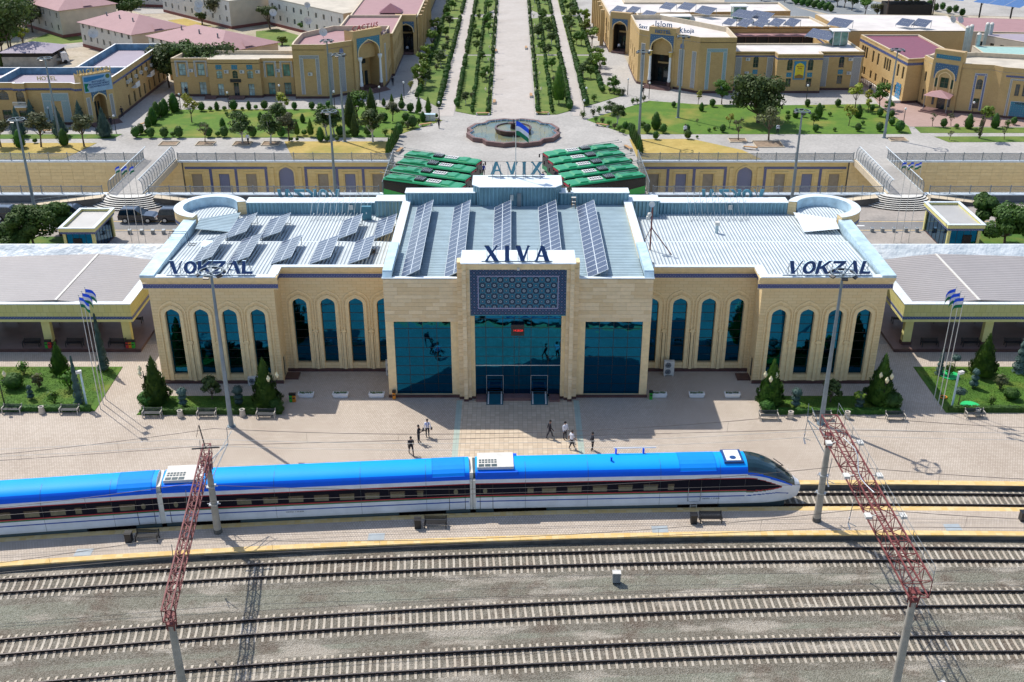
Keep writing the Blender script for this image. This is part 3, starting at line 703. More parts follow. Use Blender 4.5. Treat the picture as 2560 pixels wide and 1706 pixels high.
def coach(xa, xb, label, wins, small=(), acL=True):
 t, L = place_car(xa, xb, label)
 carriage_shell(0, L, t)
 skirt(t, 5.6, L-5.6); wheels(t, (2.9, L-2.9))
 for s in (-1, 1):
  for p in (0.0, L-1.9): BX('step_box', 'tskirt', t, p, p+1.9, *sorted((s*1.2, s*1.37)), -.22, .28, W=False)
 side_windows(t, wins, small=small)
 for x in (1.05, L-1.0):
  mb = MB()
  for dx in (-.62, .62): mb.box(x+dx-.018, x+dx+.018, -1.472, -1.45, .3, 2.6)
  mb.box(x-.62, x+.62, -1.470, -1.45, .3, .33); mb.bl('door', M.black, t); ellip_win(t, x-.1)
 if acL: roof_ac(t, .15, 3.0)
 roof_patch(t, L-2.9, L-.35)
 mb = MB(); mb.box(L+.0, L+.28, -1.15, 1.15, .3, 3.5, 0); mb.box(L+.02, L+.2, -1.45, -1.2, .3, 3.0, 0); mb.box(-.2, 0, -1.45, -1.2, .3, 3.0, 0); mb.box(-.22, 0, -1.1, 1.1, .4, 3.45, 1); mb.box(L+.02, L+.2, 1.2, 1.45, .3, 3.0, 0)
 mb.bl('gangway', [M.offwhite, M.tskirt], t)
 train_number(t, L*.42); seams(t, (3.9, L*.36, L*.64, L-3.4))
 return t, L
coach(-3.95-23.4, -3.95, 'middle blue and white coach with a white roof unit at its left end', [6.1,8.1,10.05,12.0,13.95,15.9,17.85,19.6][:8], small=(19.6,))
coach(-3.95-23.4-.45-23.4, -3.95-23.4-.45, 'leftmost blue and white coach, cut by the picture edge', [8.0,10.1,12.2,14.3,16.2,17.7,19.6,21.3], small=(17.7,), acL=False)
# leading power car with streamlined nose
t, L = place_car(-3.45, 17.9, 'leading blue and white railcar with streamlined nose at right', 'train_head_car', 'train carriage')
L0 = L
carriage_shell(0, L0, t)
side_windows(t, [4.3, 5.75, 7.75, 9.75, 11.75, 13.75, 15.35], small=(4.3, 15.35))
skirt(t, 5.6, 16.0); wheels(t, (3.1, 19.0)); ellip_win(t, .75); roof_ac(t, .15, 3.0)
mb = MB()
for x in (.35, 1.35): mb.box(x-.018, x+.018, -1.472, -1.45, .3, 2.6)
for x in (16.75, 17.75): mb.box(x-.018, x+.018, -1.472, -1.45, .6, 2.6)
mb.bl('door', M.black, t)
mb = MB()
for x in (16.75, 17.75): mb.tube([(x,-1.52,.75),(x,-1.52,1.9)], .02, 5)
mb.tube([(16.75,-1.52,.75),(16.9,-1.52,.6),(17.6,-1.52,.6),(17.75,-1.52,.75)], .02, 5); mb.bl('handrail', M.steel, t)
mb = MB()
for x in (17.0, 17.5): mb.box(x-.02, x+.02, -1.5, -1.46, -.4, .3)
for z in (-.35, -.1, .15): mb.box(17.0, 17.5, -1.5, -1.46, z, z+.04)
mb.bl('boarding_ladder', M.offwhite, t)
BX('step_box', 'tskirt', t, 0,1.4,-1.37,-1.2,-.22,.28, W=False)
roof_patch(t, 16.0, 18.9)
mb = MB(); mb.box(19.55, 21.1, -.9, .9, 3.6, 3.875, 1); mb.box(19.75, 20.9, -.75, .75, 3.875, 3.92, 0); mb.tube([(20.3,-.35,3.92),(20.3,-.35,3.935)], .26, 12, 1)
mb.bl('fan_unit', [M.white, M.navy], t)
mb = MB();
for x in (11.2, 13.4): mb.cbox(x, .8, 3.98, .12, .25, .4)
mb.bl('antenna_mount', M.tblue2, t)
TB('antenna_rail', 'white', t, [(11.0,.8,4.28),(14.4,.8,4.28)], .045, 6, W=False)
CB('roof_antenna', 'tblue2', t, 10.7, -.35, 3.98, .14, .14, .36, W=False)
mb = MB(); mb.box(-.22, 0, -1.1, 1.1, .4, 3.45, 1); mb.box(-.2, 0, -1.45, -1.2, .3, 3.0, 0); mb.bl('gangway', [M.offwhite, M.tskirt], t)
train_number(t, 18.6); seams(t, (3.9, 8.8, 14.5, 19.2))
# nose
def nose():
 P_ = body_pts(); n = len(P_); LN = 4.75; NT = 80
 fine = []
 for j in range(n-1):
  k = max(1, int(math.hypot(P_[j][1]-P_[j+1][1], P_[j][0]-P_[j+1][0])/.055))
  for q in range(k): fine.append((P_[j][0]+(P_[j+1][0]-P_[j][0])*q/k, P_[j][1]+(P_[j+1][1]-P_[j][1])*q/k))
 fine.append(P_[-1]); n = len(fine)
 ts = [1-(1-i/NT)**1.25 for i in range(NT+1)]
 rings = []
 for t_ in ts:
  tt = t_
  zt = 1.15 + (3.86-1.15)*max(0, 1-tt**1.75)**1.0 if tt < .93 else None
  top = lambda q: 1.15 + (3.86-1.15)*(1-q**1.75)
  zt = top(tt) if tt <= .93 else top(.93)*(1-((tt-.93)/.07)**2.2*.32)
  zb = .28 if tt < .9 else .28 + (.42)*((tt-.9)/.1)**2
  hw = 1.0 if tt < .1 else (1-((tt-.1)/.9)**2.6)**.62
  hw = max(hw, .06)
  ring = []
  for y, z in fine:
   h = (z-.28)/(3.86-.28); ring.append((L0+LN*tt, y*hw, zb+(zt-zb)*h))
  rings.append(ring)
 shell = MB(); glass = MB(); mats = [M.twhite, M.tgreen, M.tred, M.tdark, M.tblue2, M.tblue, M.tline, M.tcab, M.carglass]
 for i in range(NT):
  tm = (ts[i]+ts[i+1])/2
  for j in range(n-1):
   y = (fine[j][0]+fine[j+1][0])/2; z = (fine[j][1]+fine[j+1][1])/2; h = (z-.28)/3.58
   zz = (rings[i][j][2]+rings[i+1][j+1][2])/2
   m = 0
   if tm < .86 and h > .80-.04*tm: m = 7
   elif tm < .80 and h > .74-.05*tm: m = 4
   q = min(1, tm/.60); top_d = 2.66 - .98*q**1.6; bot_d = 1.50+.18*q**2
   if m == 0 and tm < .60:
    if bot_d < zz < top_d: m = 3
    elif abs(zz-top_d) < .05 or bot_d-.09 < zz <= bot_d: m = 2
    elif bot_d-.09-.11*(1-q) < zz < bot_d: m = 1
   bl = 1.02 + .14*math.sin(min(1, tm/.5)*math.pi/2) - max(0, tm-.5)**1.3*1.6
   if m == 0 and abs(zz-bl) < .045 and tm < .74: m = 6
   a, b, c, d = rings[i][j], rings[i+1][j], rings[i+1][j+1], rings[i][j+1]
   if m == 7 and .50 < tm < .76 and abs(y) < 1.3: m = 8
   (glass if m in (7, 8) else shell).add([a, b, c, d], [(0,1,2,3)], m, True)
 shell.add(rings[-1], [tuple(range(n))], 0); shell.add([r[0] for r in rings] + [r[-1] for r in rings][::-1], [tuple(range(2*(NT+1)))], 0)
 for mb_, nm in ((shell, 'nose'), (glass, 'windscreen')):
  me = mb_.mesh(nm, mats); bm = bmesh.new(); bm.from_mesh(me); bmesh.ops.remove_doubles(bm, verts=bm.verts, dist=.002)
  bmesh.ops.recalc_face_normals(bm, faces=bm.faces); bm.to_mesh(me); bm.free(); obj(nm, me, t)
 for y in (-.62, .62):
  mb = MB(); mb.lathe([(.0,0),(.09,.0),(.07,.04),(0,.05)], 0, 0, 10); o = mb.bl('headlight', M.white, t); o.location = (L0+LN*.80, y, 2.02); o.rotation_euler = (0, R(58), 0)
 mb = MB(); mb.prism([(L0-2, -1.2), (L0+LN*.7, -.95), (L0+LN*.7, .95), (L0-2, 1.2)], -.35, .29); mb.bl('snow_plough', M.tskirt, t)
 mb = MB(); mb.bar((L0+2.5,-.5,3.13),(L0+3.2,.1,2.78),.05); mb.bar((L0+2.5,.6,3.13),(L0+3.2,.1,2.78),.05); mb.bl('wiper', M.black, t)
nose()
# wall builder (used by every building)
class WF:
 """a wall: from P0 to P1 (plan), outward side on the right hand of P0->P1"""
 def __init__(s, P0, P1):
  s.p = Vector((P0[0], P0[1])); d = Vector((P1[0]-P0[0], P1[1]-P0[1])); s.L = d.length; s.u = d/s.L; s.n = Vector((s.u.y, -s.u.x)); s.rz = math.atan2(s.u.y, s.u.x)
 def w(s, u, d, z): q = s.p + s.u*u + s.n*d; return (q.x, q.y, z)
ARCH = [(-1,0),(-.99,.22),(-.94,.42),(-.84,.58),(-.66,.73),(-.36,.87),(0,1.0),(.36,.87),(.66,.73),(.84,.58),(.94,.42),(.99,.22),(1,0)]
def arch_pts(uc, hw, z0, zs, rise):
 return [(uc-hw, z0)] + [(uc+hw*a, zs+rise*b) for a, b in ARCH] + [(uc+hw, z0)]
def wall(mb, f, z0, z1, cols, m=0, reveal=.25, mr=None, back=True):
 """cols: list of (uc, hw, [(kind, zb, zt)]) openings, not overlapping in u; arches spring at zt - rise"""
 mr = m if mr is None else mr
 cols = sorted(cols, key=lambda c: c[0]); u = 0.0
 for uc, hw, ops in cols:
  if uc-hw > u + 1e-4: mb.poly([f.w(u,0,z0), f.w(uc-hw,0,z0), f.w(uc-hw,0,z1), f.w(u,0,z1)], m)
  z = z0
  for kind, zb, zt in sorted(ops, key=lambda o: o[1]):
   if zb > z + 1e-4: mb.poly([f.w(uc-hw,0,z), f.w(uc+hw,0,z), f.w(uc+hw,0,zb), f.w(uc-hw,0,zb)], m)
   if kind == 'arch':
    rise = min(hw*1.15, (zt-zb)*.6); zs = zt-rise
    ap = arch_pts(uc, hw, zb, zs, rise)
    nz = zt + .02
    # spandrels left and right
    half = len(ARCH)//2
    lp = [f.w(a,0,b) for a, b in ap[1:half+2]]; rp = [f.w(a,0,b) for a, b in ap[half+1:-1]]
    mb.poly([f.w(uc-hw,0,nz)] + lp + [f.w(uc,0,nz)], m); mb.poly([f.w(uc,0,nz)] + rp + [f.w(uc+hw,0,nz)], m)
    outline = ap; z = nz
   else:
    outline = [(uc-hw,zb),(uc-hw,zt),(uc+hw,zt),(uc+hw,zb)]; z = zt
   for i in range(len(outline)-1):
    (ua, za), (ub, zb2) = outline[i], outline[i+1]
    mb.poly([f.w(ua,0,za), f.w(ub,0,zb2), f.w(ub,-reveal,zb2), f.w(ua,-reveal,za)], mr)
   mb.poly([f.w(outline[-1][0],0,outline[0][1]), f.w(outline[0][0],0,outline[0][1]), f.w(outline[0][0],-reveal,outline[0][1]), f.w(outline[-1][0],-reveal,outline[0][1])], mr)
  if z1 > z + 1e-4: mb.poly([f.w(uc-hw,0,z), f.w(uc+hw,0,z), f.w(uc+hw,0,z1), f.w(uc-hw,0,z1)], m)
  u = uc+hw
 if f.L > u + 1e-4: mb.poly([f.w(u,0,z0), f.w(f.L,0,z0), f.w(f.L,0,z1), f.w(u,0,z1)], m)
def window(f, parent, uc, hw, zb, zt, kind='rect', depth=.18, mat=None, frame=True, rows=2, cols=2, name='window', fmat=None, pane=True):
 """a window in its opening: frame bars (the window) with its panes as sub-parts"""
 mat = mat or M.win; rise = min(hw*1.15, (zt-zb)*.6) if kind == 'arch' else 0
 out = arch_pts(uc, hw, zb, zt-rise, rise) if kind == 'arch' else [(uc-hw,zb),(uc-hw,zt),(uc+hw,zt),(uc+hw,zb)]
 fr = MB(); w = min(.06, hw*.14)
 for i in range(rows+1):
  z = zb + (zt-rise-zb)*i/rows
  fr.poly([f.w(uc-hw,-depth+.03,z-w/2), f.w(uc+hw,-depth+.03,z-w/2), f.w(uc+hw,-depth+.03,z+w/2), f.w(uc-hw,-depth+.03,z+w/2)])
 for i in range(cols+1):
  u = uc-hw + 2*hw*i/cols; zz = zt-rise if (kind == 'arch') else zt
  if kind == 'arch' and i not in (0, cols): zz = zt - rise*.1
  u = min(max(u, uc-hw+w/2), uc+hw-w/2)
  fr.poly([f.w(u-w/2,-depth+.034,zb), f.w(u+w/2,-depth+.034,zb), f.w(u+w/2,-depth+.034,zz), f.w(u-w/2,-depth+.034,zz)])
 wo = fr.build(name, fmat or M.winframe, parent)
 pn = MB(); pn.poly([f.w(a,-depth,b) for a, b in out][::-1]); pn.build('pane', mat, wo)
 return wo
def slab_on(mb, f, u0, u1, d0, d1, z0, z1, m=0):
 """a block on the wall between u0..u1, standing out from d0 to d1"""
 p = [f.w(u0,d0,z0), f.w(u1,d0,z0), f.w(u1,d1,z0), f.w(u0,d1,z0), f.w(u0,d0,z1), f.w(u1,d0,z1), f.w(u1,d1,z1), f.w(u0,d1,z1)]
 mb.add(p, [(0,1,2,3),(7,6,5,4),(4,5,1,0),(5,6,2,1),(6,7,3,2),(7,4,0,3)], m)
def arch_band(mb, f, uc, hw_i, hw_o, zb, zs, rise_i, rise_o, d0, d1, m=0):
 A = arch_pts(uc, hw_i, zb, zs, rise_i); B_ = arch_pts(uc, hw_o, zb, zs, rise_o)
 for i in range(len(A)-1):
  a, b, c, d = A[i], A[i+1], B_[i+1], B_[i]
  mb.poly([f.w(a[0],d1,a[1]), f.w(b[0],d1,b[1]), f.w(c[0],d1,c[1]), f.w(d[0],d1,d[1])][::-1], m)
  mb.poly([f.w(a[0],d0,a[1]), f.w(b[0],d0,b[1]), f.w(b[0],d1,b[1]), f.w(a[0],d1,a[1])], m)
  mb.poly([f.w(d[0],d1,d[1]), f.w(c[0],d1,c[1]), f.w(c[0],d0,c[1]), f.w(d[0],d0,d[1])], m)

# STATION
ST = thing('station_building', 'long tan stone railway station with teal glass and arched windows', 'station', (0, 92, 0))
ZT = 11.2
def chunk(name, build, mats):
 mb = MB(); build(mb); return mb.build(name, mats, ST)
def arched_window(f, uc, hw, zb, zt, depth=.35):
 rise = hw*1.15; zs = zt-rise
 fr = MB()
 for i in range(1, 8):
  z = zb + (zs+.15-zb)*i/7 - .15
  fr.poly([f.w(uc-hw,-depth+.02,z-.025), f.w(uc+hw,-depth+.02,z-.025), f.w(uc+hw,-depth+.02,z+.025), f.w(uc-hw,-depth+.02,z+.025)])
 wo = fr.build('arched_window', M.black, ST)
 zz = [zb] + [zb + (zs+.15-zb)*i/7 - .15 for i in range(1, 8)]
 for i in range(7):
  pn = MB(); pn.poly([f.w(uc-hw,-depth,zz[i]), f.w(uc+hw,-depth,zz[i]), f.w(uc+hw,-depth,zz[i+1]), f.w(uc-hw,-depth,zz[i+1])]); pn.build('pane', M.glass, wo)
 pn = MB(); ap = arch_pts(uc, hw, zz[7], zs, rise); pn.poly([f.w(a,-depth,b) for a, b in ap][::-1]); pn.build('pane', M.glass, wo)
 # moulded surround: flat inner band, raised outer band
 AB('arch_surround', 'stone_plain', ST, f, uc, hw+.02, hw+.34, 0.35, zs, rise+.03, rise+.42, 0, .10)
 AB('arch_moulding', 'stone_plain', ST, f, uc, hw+.50, hw+.61, zb*.4, zs+.05, rise+.62, rise+.84, 0, .07)
def wing_facade(f, ucs, z1, top):
 mb = MB()
 wall(mb, f, 0.0, z1, [(u, .68, [('arch', .95, 7.85)]) for u in ucs], 0, .35, 0)
 mb.build('wall', [M.stone], ST)
 for u in ucs: arched_window(f, u, .68, .95, 7.85)
 # pilasters between windows
 for i in range(len(ucs)-1):
  c = (ucs[i]+ucs[i+1])/2; mb = MB()
  slab_on(mb, f, c-.13, c+.13, 0, .14, .3, 4.35); slab_on(mb, f, c-.30, c+.30, 0, .07, .3, 4.2); slab_on(mb, f, c-.28, c+.28, 0, .2, 4.35, 4.5); slab_on(mb, f, c-.2, c+.2, 0, .16, 4.5, 4.62)
  mb.build('pilaster', M.stone_plain, ST)
 SL('plinth', 'plinth', ST, f, -.06, f.L+.06, 0, .13, 0, .32)
def cornice(f, z, e0=0., e1=0.):
 """frieze band and stepped cornice under the roof edge"""
 mb = MB()
 slab_on(mb, f, -e0, f.L+e1, 0, .05, z-1.32, z-1.22); slab_on(mb, f, -e0, f.L+e1, 0, .07, z-.78, z-.70)
 slab_on(mb, f, -e0, f.L+e1, 0, .16, z-.62, z-.40); slab_on(mb, f, -e0, f.L+e1, 0, .32, z-.40, z-.2); slab_on(mb, f, -e0, f.L+e1, 0, .45, z-.2, z-.002)
 mb.build('cornice', M.stone_plain, ST)
 SL('tile_band', 'bluetile', ST, f, -e0, f.L+e1, 0, .035, z-1.22, z-.78)
WX, RX = 34.2, 22.6           # outer and inner edge of the wings
YW, YR, YC, YB = 91.6, 94.1, 88.9, 112.5
for s in (-1, 1):
 # outer wing front
 f = WF((-WX, YW), (-RX, YW)) if s < 0 else WF((RX, YW), (WX, YW))
 us = [1.85, 4.55, 7.2, 9.85] if s < 0 else [1.85, 4.5, 7.15, 9.8]
 wing_facade(f, us, ZT-.01, ZT); cornice(f, ZT, .45, .45)
 # recessed middle
 f = WF((-RX, YR), (-11.7, YR)) if s < 0 else WF((11.7, YR), (RX, YR))
 us = [1.7, 4.4, 7.1, 9.8] if s < 0 else [1.1, 3.85, 6.6, 9.3]
 wing_facade(f, us, ZT-.01, ZT); cornice(f, ZT, .0, .0)
 # return between wing and recess
 f = WF((-RX, YW), (-RX, YR)) if s < 0 else WF((RX, YR), (RX, YW))
 mb = MB(); wall(mb, f, 0, ZT-.01, [(1.35, .5, [('rect', .05, 2.3)])], 0, .15); mb.build('wall', M.stone, ST); cornice(f, ZT)
 mb = MB(); mb.poly([f.w(.85,-.14,.05), f.w(1.85,-.14,.05), f.w(1.85,-.14,2.3), f.w(.85,-.14,2.3)]); mb.build('door', M.black, ST)
 SL('door_step', 'plinth', ST, f, .7, 2.0, 0, 1.3, 0, .14)
 # outer end walls
 f = WF((-WX, 106.5), (-WX, YW)) if s < 0 else WF((WX, YW), (WX, 106.5))
 mb = MB(); wall(mb, f, 0, ZT-.01, [(u, .68, [('arch', .95, 7.85)]) for u in (2.4, 5.6, 9.0, 12.2)], 0, .35); mb.build('wall', M.stone, ST); cornice(f, ZT, .0, .0)
 for u in (2.4, 5.6, 9.0, 12.2): arched_window(f, u, .68, .95, 7.85)
 # round turret at the rear corner, open towards the roof
 cx, cy, r = s*32.7, 109.5, 3.6; A0, A1 = (R(22), R(256)) if s < 0 else (R(-76), R(158))
 mb = MB(); mb.lathe([(r,0),(r,10.3),(r+.14,10.35),(r+.14,11.75)], cx, cy, 30, 0, False, A0, A1)
 for a_ in (A0, A1): mb.poly([(cx+q*math.cos(a_), cy+q*math.sin(a_), z) for q, z in ((r+.14,10.3),(r-.75,10.3),(r-.75,11.75),(r+.14,11.75))])
 mb.build('turret_wall', M.stone, ST)
 LT('turret_coping', 'flashwhite', ST, [(r+.18,11.75),(r-.78,11.80)], cx, cy, 30, 0, False, A0, A1)
 LT('turret_parapet', 'flash', ST, [(r-.78,11.80),(r-.82,10.5)], cx, cy, 30, 0, False, A0, A1)
 LT('turret_roof', 'roofwing', ST, [(r-.8,10.74),(0.01,10.86)], cx, cy, 10, 0, False)
 LT('tile_band', 'bluetile', ST, [(r+.17,10.5),(r+.17,10.85)], cx, cy, 30, 0, False, A0, A1)
 # rear wall
 f = WF((s*WX, YB), (s*11.6, YB)) if s > 0 else WF((-11.6, YB), (-WX, YB))
 f = WF((29, YB), (11.6, YB)) if s > 0 else WF((-11.6, YB), (-29, YB))
 mb = MB(); wall(mb, f, 0, ZT-.01, [(u, .7, [('arch', .95, 7.85)]) for u in (3, 6, 9, 12)], 0, .3); mb.build('wall', M.stone, ST)
 for u in (3, 6, 9, 12): window(f, ST, u, .7, .95, 7.85, 'arch', .25, M.glass, rows=5, cols=1, fmat=M.black)
 # roof sheets with a lapped seam
 x0, x1 = (-WX+1.0, -11.5) if s < 0 else (11.5, WX-1.0)
 mb = MB(); xa, xb = x0, x1
 def rz(y): return 11.02 if y < 95 else 10.45
 ys = [(YR+.05, 10.95), (101.4, 10.62)];
 mb.add([(min(x0,x1),YR+.05,11.02),(max(x0,x1),YR+.05,11.02),(max(x0,x1),101.6,10.72),(min(x0,x1),101.6,10.72)], [(0,1,2,3)])
 mb.add([(min(x0,x1),101.5,10.62),(max(x0,x1),101.5,10.62),(max(x0,x1),110.9,10.30),(min(x0,x1),110.9,10.30)], [(0,1,2,3)])
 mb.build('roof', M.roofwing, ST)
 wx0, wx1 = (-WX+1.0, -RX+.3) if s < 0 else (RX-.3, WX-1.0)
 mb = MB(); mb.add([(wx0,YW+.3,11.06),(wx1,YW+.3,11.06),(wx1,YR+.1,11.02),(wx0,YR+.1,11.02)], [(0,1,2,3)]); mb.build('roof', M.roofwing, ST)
 BX('roof_seam', 'flashwhite', ST, min(x0,x1), max(x0,x1), 101.45, 101.62, 10.6, 10.735)
 # parapets with flashings
 mb = MB(); xo, xi = s*(WX+.45), s*(WX-.85)
 mb.prism([(xo, YW-.45), (xo, 106.0), (xi, 106.0), (xi, YW-.45)], ZT-.0, ZT+.25)
 mb.prism([(s*(WX-.02), YW+.1), (s*(WX-.02), 106.0), (xi, 106.0), (xi, YW+.1)], 10.2, ZT+.0)
 mb.build('side_parapet', M.flash, ST)
 mb = MB(); a, b = sorted((s*(WX-.85), s*(RX-.35))); mb.box(a, b, YW-.45, YW+.25, ZT, ZT+.07);
 a, b = sorted((s*(RX-.45), s*(RX+.4))); mb.box(a, b, YW+.25, YR+.1, ZT, ZT+.065)
 a, b = sorted((s*(RX-.45), s*11.75)); mb.box(a, b, YR-.45, YR+.1, ZT, ZT+.07); mb.build('front_coping', M.flashwhite, ST)
 mb = MB(); a, b = sorted((s*29.3, s*15.2)); mb.box(a, b, 110.9, 112.6, 10.2, ZT+.36); mb.build('rear_parapet', M.ribwall, ST)
 BX('rear_coping', 'flashwhite', ST, a, b, 110.85, 112.65, ZT+.36, ZT+.42)
 mb = MB(); a, b = sorted((s*15.2, s*11.5)); mb.box(a, b, 109.9, 111.8, 10.2, ZT+.9); mb.build('rear_parapet', M.ribwall, ST)
 BX('rear_coping', 'flashwhite', ST, a, b, 109.85, 111.85, ZT+.9, ZT+.96)
 mb = MB()
 for yy, hh in ((101.55,.3),): pass
 # little skylight strip where the turret meets the roof
 mb.add([(s*29.4,104.2,10.75),(s*33.0,104.2,11.1),(s*33.2,106.8,11.25),(s*29.6,109.8,10.9)], [(0,1,2,3) if s>0 else (3,2,1,0)]); mb.build('valley_sheet', M['flashwhite' if s > 0 else 'roofmid'], ST)
# central block: side bays
ZC = 12.1
SLABM = []
for k, (c1, c2) in enumerate((((.60,.475,.30),(.64,.52,.33)), ((.56,.43,.25),(.62,.48,.29)), ((.64,.51,.31),(.68,.55,.37)))):
 SLABM.append(plain('stone_slab_%d' % k, tuple(min(.9,(a+b)*.635*q) for a, b, q in zip(c1, c2, (1.02,.98,.92))), .75, var=.05, scale=3))
def cladding(f, u0, u1, z0, z1, sw, sh, seed, dz=.0, n=3):
 """thin stone slabs hung on the wall one by one, with open joints"""
 rnd = random.Random(seed); nr = int(round((z1-z0)/sh)); h = (z1-z0)/nr; cache = {}
 for i in range(nr):
  z = z0+i*h; u = u0; first = True
  while u < u1-.05:
   L = sw*(rnd.choice((.5, .75, 1.0)) if first else 1.0) ; L = min(L, u1-u)
   if u1-(u+L) < .25: L = u1-u
   key = (round(L, 2), round(h, 3), rnd.randrange(n))
   if key not in cache:
    mb = MB(); mb.box(.006, L-.006, -.05, 0, .007, h-.007); cache[key] = mb.mesh('stone_slab', SLABM[key[2]])
   q = f.w(u, rnd.uniform(.045,.055), z); o = obj('stone_slab', cache[key], ST, (q[0], q[1]-92, q[2]), (0, 0, f.rz)); u += L; first = False
for s in (-1, 1):
 f = WF((-12.1, YC), (-5.45, YC)) if s < 0 else WF((5.45, YC), (12.1, YC))
 lo, hi = (.65, 6.65-.55+.0) if s < 0 else (0.0, 6.0)
 # glass bay opening
 u0, u1 = (.75, 5.95) if s < 0 else (.70, 5.95)
 mb = MB(); wall(mb, f, 0, ZC-.01, [((u0+u1)/2, (u1-u0)/2, [('rect', .25, 7.85)])], 0, .5)
 mb.build('wall', M.stone_plain, ST)
 cladding(f, 0.0, f.L, 7.87, ZC-.05, 1.25, .385, 5+s)
 # curtain wall: mullions (the frame) and panes
 mb = MB(); zs = [.25, 1.3, 2.25, 3.2, 4.15, 5.1, 6.1, 7.05, 7.85]
 for z in zs: slab_on(mb, f, u0, u1, -.20, -.175, z-.02, z+.02)
 for i in range(5): u = u0+(u1-u0)*i/4; slab_on(mb, f, u-.02, u+.02, -.20, -.172, .25, 7.85)
 cw = mb.build('curtain_wall', M.black, ST)
 for i in range(4):
  for j in range(len(zs)-1):
   pn = MB(); a, b = u0+(u1-u0)*i/4, u0+(u1-u0)*(i+1)/4; tl = random.uniform(-.004,.004)
   pn.poly([f.w(a,-.2+tl,zs[j]), f.w(b,-.2-tl,zs[j]), f.w(b,-.2,zs[j+1]), f.w(a,-.2,zs[j+1])]); pn.build('pane', M.glass, cw)
 SL('plinth', 'plinth', ST, f, -.05, f.L-.0 if s<0 else f.L+.05, 0, .18, 0, .25)
 # sides of the central block above the recess
 g = WF((-12.1, YR+.5), (-12.1, YC)) if s < 0 else WF((12.1, YC), (12.1, YR+.5))
 mb = MB(); wall(mb, g, 7.5, ZC-.01, []); mb.build('wall', M.stone, ST)
 g = WF((-11.6, YR+.0), (-11.6, YC+.01)) if s < 0 else WF((11.6, YC+.01), (11.6, YR))
 mb = MB(); wall(mb, g, 0, 7.6, []); mb.poly([(s*12.1,YC,7.5),(s*12.1,YR+.5,7.5),(s*11.6,YR+.5,7.5),(s*11.6,YC,7.5)][::(1 if s>0 else -1)]); mb.build('wall', M.stone, ST)
 mb = MB(); a, b = sorted((s*12.1, s*11.4)); mb.box(a, b, YR+.5, 111.5, 10.3, ZC-.02); mb.build('wall', M.stone_plain, ST)
 # parapets
 mb = MB(); a, b = sorted((s*12.2, s*4.35)); mb.box(a, b, YC-.1, YC+.35, ZC, ZC+.07)
 a, b = sorted((s*12.2, s*11.35)); mb.box(a, b, YC+.35, 110, ZC, ZC+.08); mb.build('front_coping', M.flashwhite, ST)
 mb = MB(); a, b = sorted((s*12.15, s*11.3)); mb.box(a, b, YC+.4, 96.3, ZC+.08, ZC+.62); mb.add([(a,YC-.0,ZC+.08),(b,YC-.0,ZC+.08),(b,YC+.42,ZC+.6),(a,YC+.42,ZC+.6)],[(0,1,2,3)]); mb.build('corner_parapet', M.flash, ST)
 mb = MB(); a, b = sorted((s*11.9, s*4.5)); mb.box(a, b, 109.9, 111.4, 11.3, 13.0); mb.build('rear_parapet', M.ribwall, ST)
 BX('rear_coping', 'flashwhite', ST, a-.05, b+.05, 109.85, 111.5, 13.0, 13.07)
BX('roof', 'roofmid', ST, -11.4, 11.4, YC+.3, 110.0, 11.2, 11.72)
# rear portal box carrying the mirrored letters
mb = MB(); mb.prism([(-3.9,109.4),(3.9,109.4),(4.7,110.3),(4.7,113.3),(-4.7,113.3),(-4.7,110.3)], 11.4, 13.8); mb.build('portal_box', M.ribwall, ST)
mb = MB(); mb.prism([(-4.0,109.3),(4.0,109.3),(4.8,110.2),(4.8,113.4),(-4.8,113.4),(-4.8,110.2)], 13.8, 13.87); mb.build('portal_box_roof', M.flashwhite, ST)
BX('rear_wall', 'stone', ST, -12, 12, 111.5, 113.2, 0, 12.2)
for x in (-5.5,): pass
BX('roof_cabinet', 'grey', ST, .0, .42, 109.2, 109.5, 11.7, 13.2)
BX('roof_box', 'offwhite', ST, -.75, -.4, 109.25, 109.4, 12.4, 13.0)
# portal
PT = 13.8; YP = 88.3
for s in (-1, 1):
 for k, (xa, xb, y) in enumerate(((5.45, 5.0, 88.55), (5.0, 4.62, YP-.25), (4.62, 4.3, 88.35), (4.3, 3.95, 88.6))):
  x0, x1 = sorted((s*xa, s*xb))
  f = WF((x0, y), (x1, y))
  BX('portal_pier', 'stone_plain', ST, x0, x1, y, 89.6, .2, 8.7 if k == 3 else (PT-.0 if k<2 else PT-.4))
  if k in (0, 1, 2): cladding(f, 0, x1-x0, .3, 8.7 if k==3 else 13.2, 1.0, .42, 50+k+s, n=3)
  BX('plinth', 'plinth', ST, x0-.02, x1+.02, y-.08, 89.2, 0, .22+k*.003)
BX('portal_lintel', 'stone_plain', ST, -4.98, 4.98, YP-.1, 89.6, 13.25, PT)
mb = MB(); mb.box(-5.1, 5.1, YP-.2, 91.3, PT, PT+.08); mb.box(-5.0,5.0,90.6,91.2,11.6,PT); mb.build('portal_coping', M.flashwhite, ST)
BX('mosaic_backing', 'stone_plain', ST, -4.3, 4.3, 88.42, 89.4, 8.75, 13.25)
